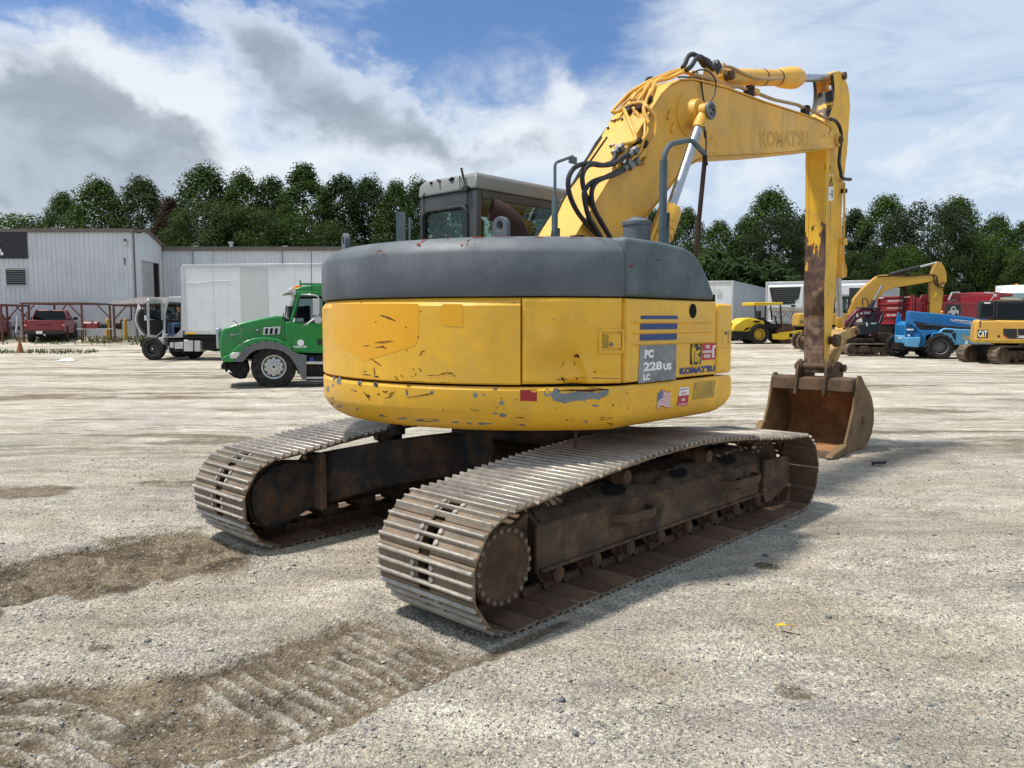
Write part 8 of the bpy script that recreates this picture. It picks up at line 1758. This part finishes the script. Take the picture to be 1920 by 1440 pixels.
def bump_(px, rx, ry, rot=0.0):
    """soft elliptical cloud weight round the direction seen at px"""
    r = ray(px).normalized(); a0 = math.atan2(r.x, r.y); e0 = math.asin(r.z); c, s = math.cos(rot), math.sin(rot)
    da = W_.math('SUBTRACT', AZ, a0); de = W_.math('SUBTRACT', ELV, e0)
    u = W_.math('ADD', W_.math('MULTIPLY', da, c/rx), W_.math('MULTIPLY', de, s/rx)); v = W_.math('ADD', W_.math('MULTIPLY', da, -s/ry), W_.math('MULTIPLY', de, c/ry))
    q = W_.math('ADD', W_.math('MULTIPLY', u, u), W_.math('MULTIPLY', v, v)); return W_.math('EXPONENT', W_.math('MULTIPLY', q, -1.0))
def total(L):
    t = None
    for px, rx, ry, rot, k in L:
        b = W_.math('MULTIPLY', bump_(px, rx, ry, rot), k); t = b if t is None else W_.math('ADD', t, b)
    return t
def sn(scale, st, d=7, r=.6, dist=.3): return W_.noise(scale, d, r, tc, st, dist)
blue = total([((170, 60), .19, .055, -.1, 1.0), ((820, 60), .24, .08, .0, 1.0), ((980, 110), .16, .1, .5, .6), ((640, 150), .16, .05, .5, .6), ((330, 100), .09, .03, .2, .5), ((1060, 200), .08, .05, 0, .3)])
fine = sn(3.0, (1, 1, 2.4)); wisp = sn(4.5, (1, 1.6, 5), 8, .62, 1.0)
veil = W_.math('SUBTRACT', W_.math('ADD', W_.math('MULTIPLY', fine, .5), W_.math('ADD', .52, W_.math('MULTIPLY', W_.math('SUBTRACT', wisp, .5), 1.3))), W_.math('MULTIPLY', blue, .8)); veil = W_.ramp(veil, .12, .9, .0, .95)
whit = total([((50, 120), .10, .04, 0, .7), ((230, 190), .18, .06, .2, .8), ((520, 60), .12, .03, .3, .4), ((830, 235), .10, .035, 0, .5), ((700, 325), .16, .05, 0, .75), ((480, 330), .12, .04, 0, .4), ((1300, 60), .25, .09, .3, .4), ((1100, 300), .2, .08, 0, .4), ((1045, 150), .016, .03, .3, .5), ((80, 390), .2, .05, 0, .4), ((360, 240), .1, .05, 0, .5), ((1650, 100), .25, .1, 0, .25)])
whit = W_.ramp(W_.math('ADD', W_.math('MULTIPLY', whit, .75), W_.math('MULTIPLY', W_.math('SUBTRACT', sn(4.5, (1, 1, 2.2), 9, .62), .5), 1.7)), .12, .9, 0, .9)
grey = total([((60, 220), .15, .07, -.25, .95), ((190, 320), .17, .045, -.2, .75), ((310, 275), .07, .035, 0, .7), ((470, 110), .075, .035, -.5, .4), ((560, 190), .10, .05, -.4, .42), ((700, 250), .12, .05, -.3, .5), ((820, 260), .09, .03, -.3, .45), ((1010, 290), .09, .025, 0, .5), ((1350, 350), .05, .03, 0, .45), ((30, 340), .1, .05, 0, .5), ((1770, 265), .1, .02, 0, .3), ((1820, 315), .09, .02, 0, .35), ((1160, 250), .06, .02, 0, .35), ((620, 400), .3, .03, 0, .25)])
gf = W_.math('ADD', grey, W_.math('MULTIPLY', W_.math('SUBTRACT', sn(6, (1, 1, 1.7), 10, .62), .5), 1.9))
grey = W_.ramp(gf, .36, .98, 0, .85); rim_ = W_.ramp(gf, .05, .42, 0, .62); whit = W_.math('MAXIMUM', whit, rim_)
K = 1/.08
cl = lambda c: tuple(x*K for x in c)
skyb = W_.mix(1.0, sky.outputs[0], (.95, 1.2, 1.55, 1), 'MULTIPLY')
hz = W_.ramp(ELV, .0, .35, .7, 0.0)
base = W_.mix(hz, skyb, cl((.52, .64, .78)))
c1 = W_.mix(veil, base, cl((.58, .69, .83)))
c2 = W_.mix(whit, c1, cl((.84, .88, .92)))
c3 = W_.mix(grey, c2, W_.mix(W_.ramp(sn(9, (1, 1, 1.5)), .35, .65), cl((.27, .32, .395)), cl((.43, .495, .58))))
bg = w.node_tree.nodes['Background']; bg.inputs[1].default_value = .08
w.node_tree.links.new(c3, bg.inputs[0])
sl = bpy.data.lights.new('sun', 'SUN'); so = bpy.data.objects.new('sun', sl); C.objects.link(so)
sl.energy = 4.7; sl.angle = rad(5); sl.color = (1, .95, .87)
so.rotation_euler = (-SUN).to_track_quat('-Z', 'Y').to_euler()
SC.view_settings.view_transform = 'Standard'; SC.view_settings.look = 'None'; SC.view_settings.exposure = .1
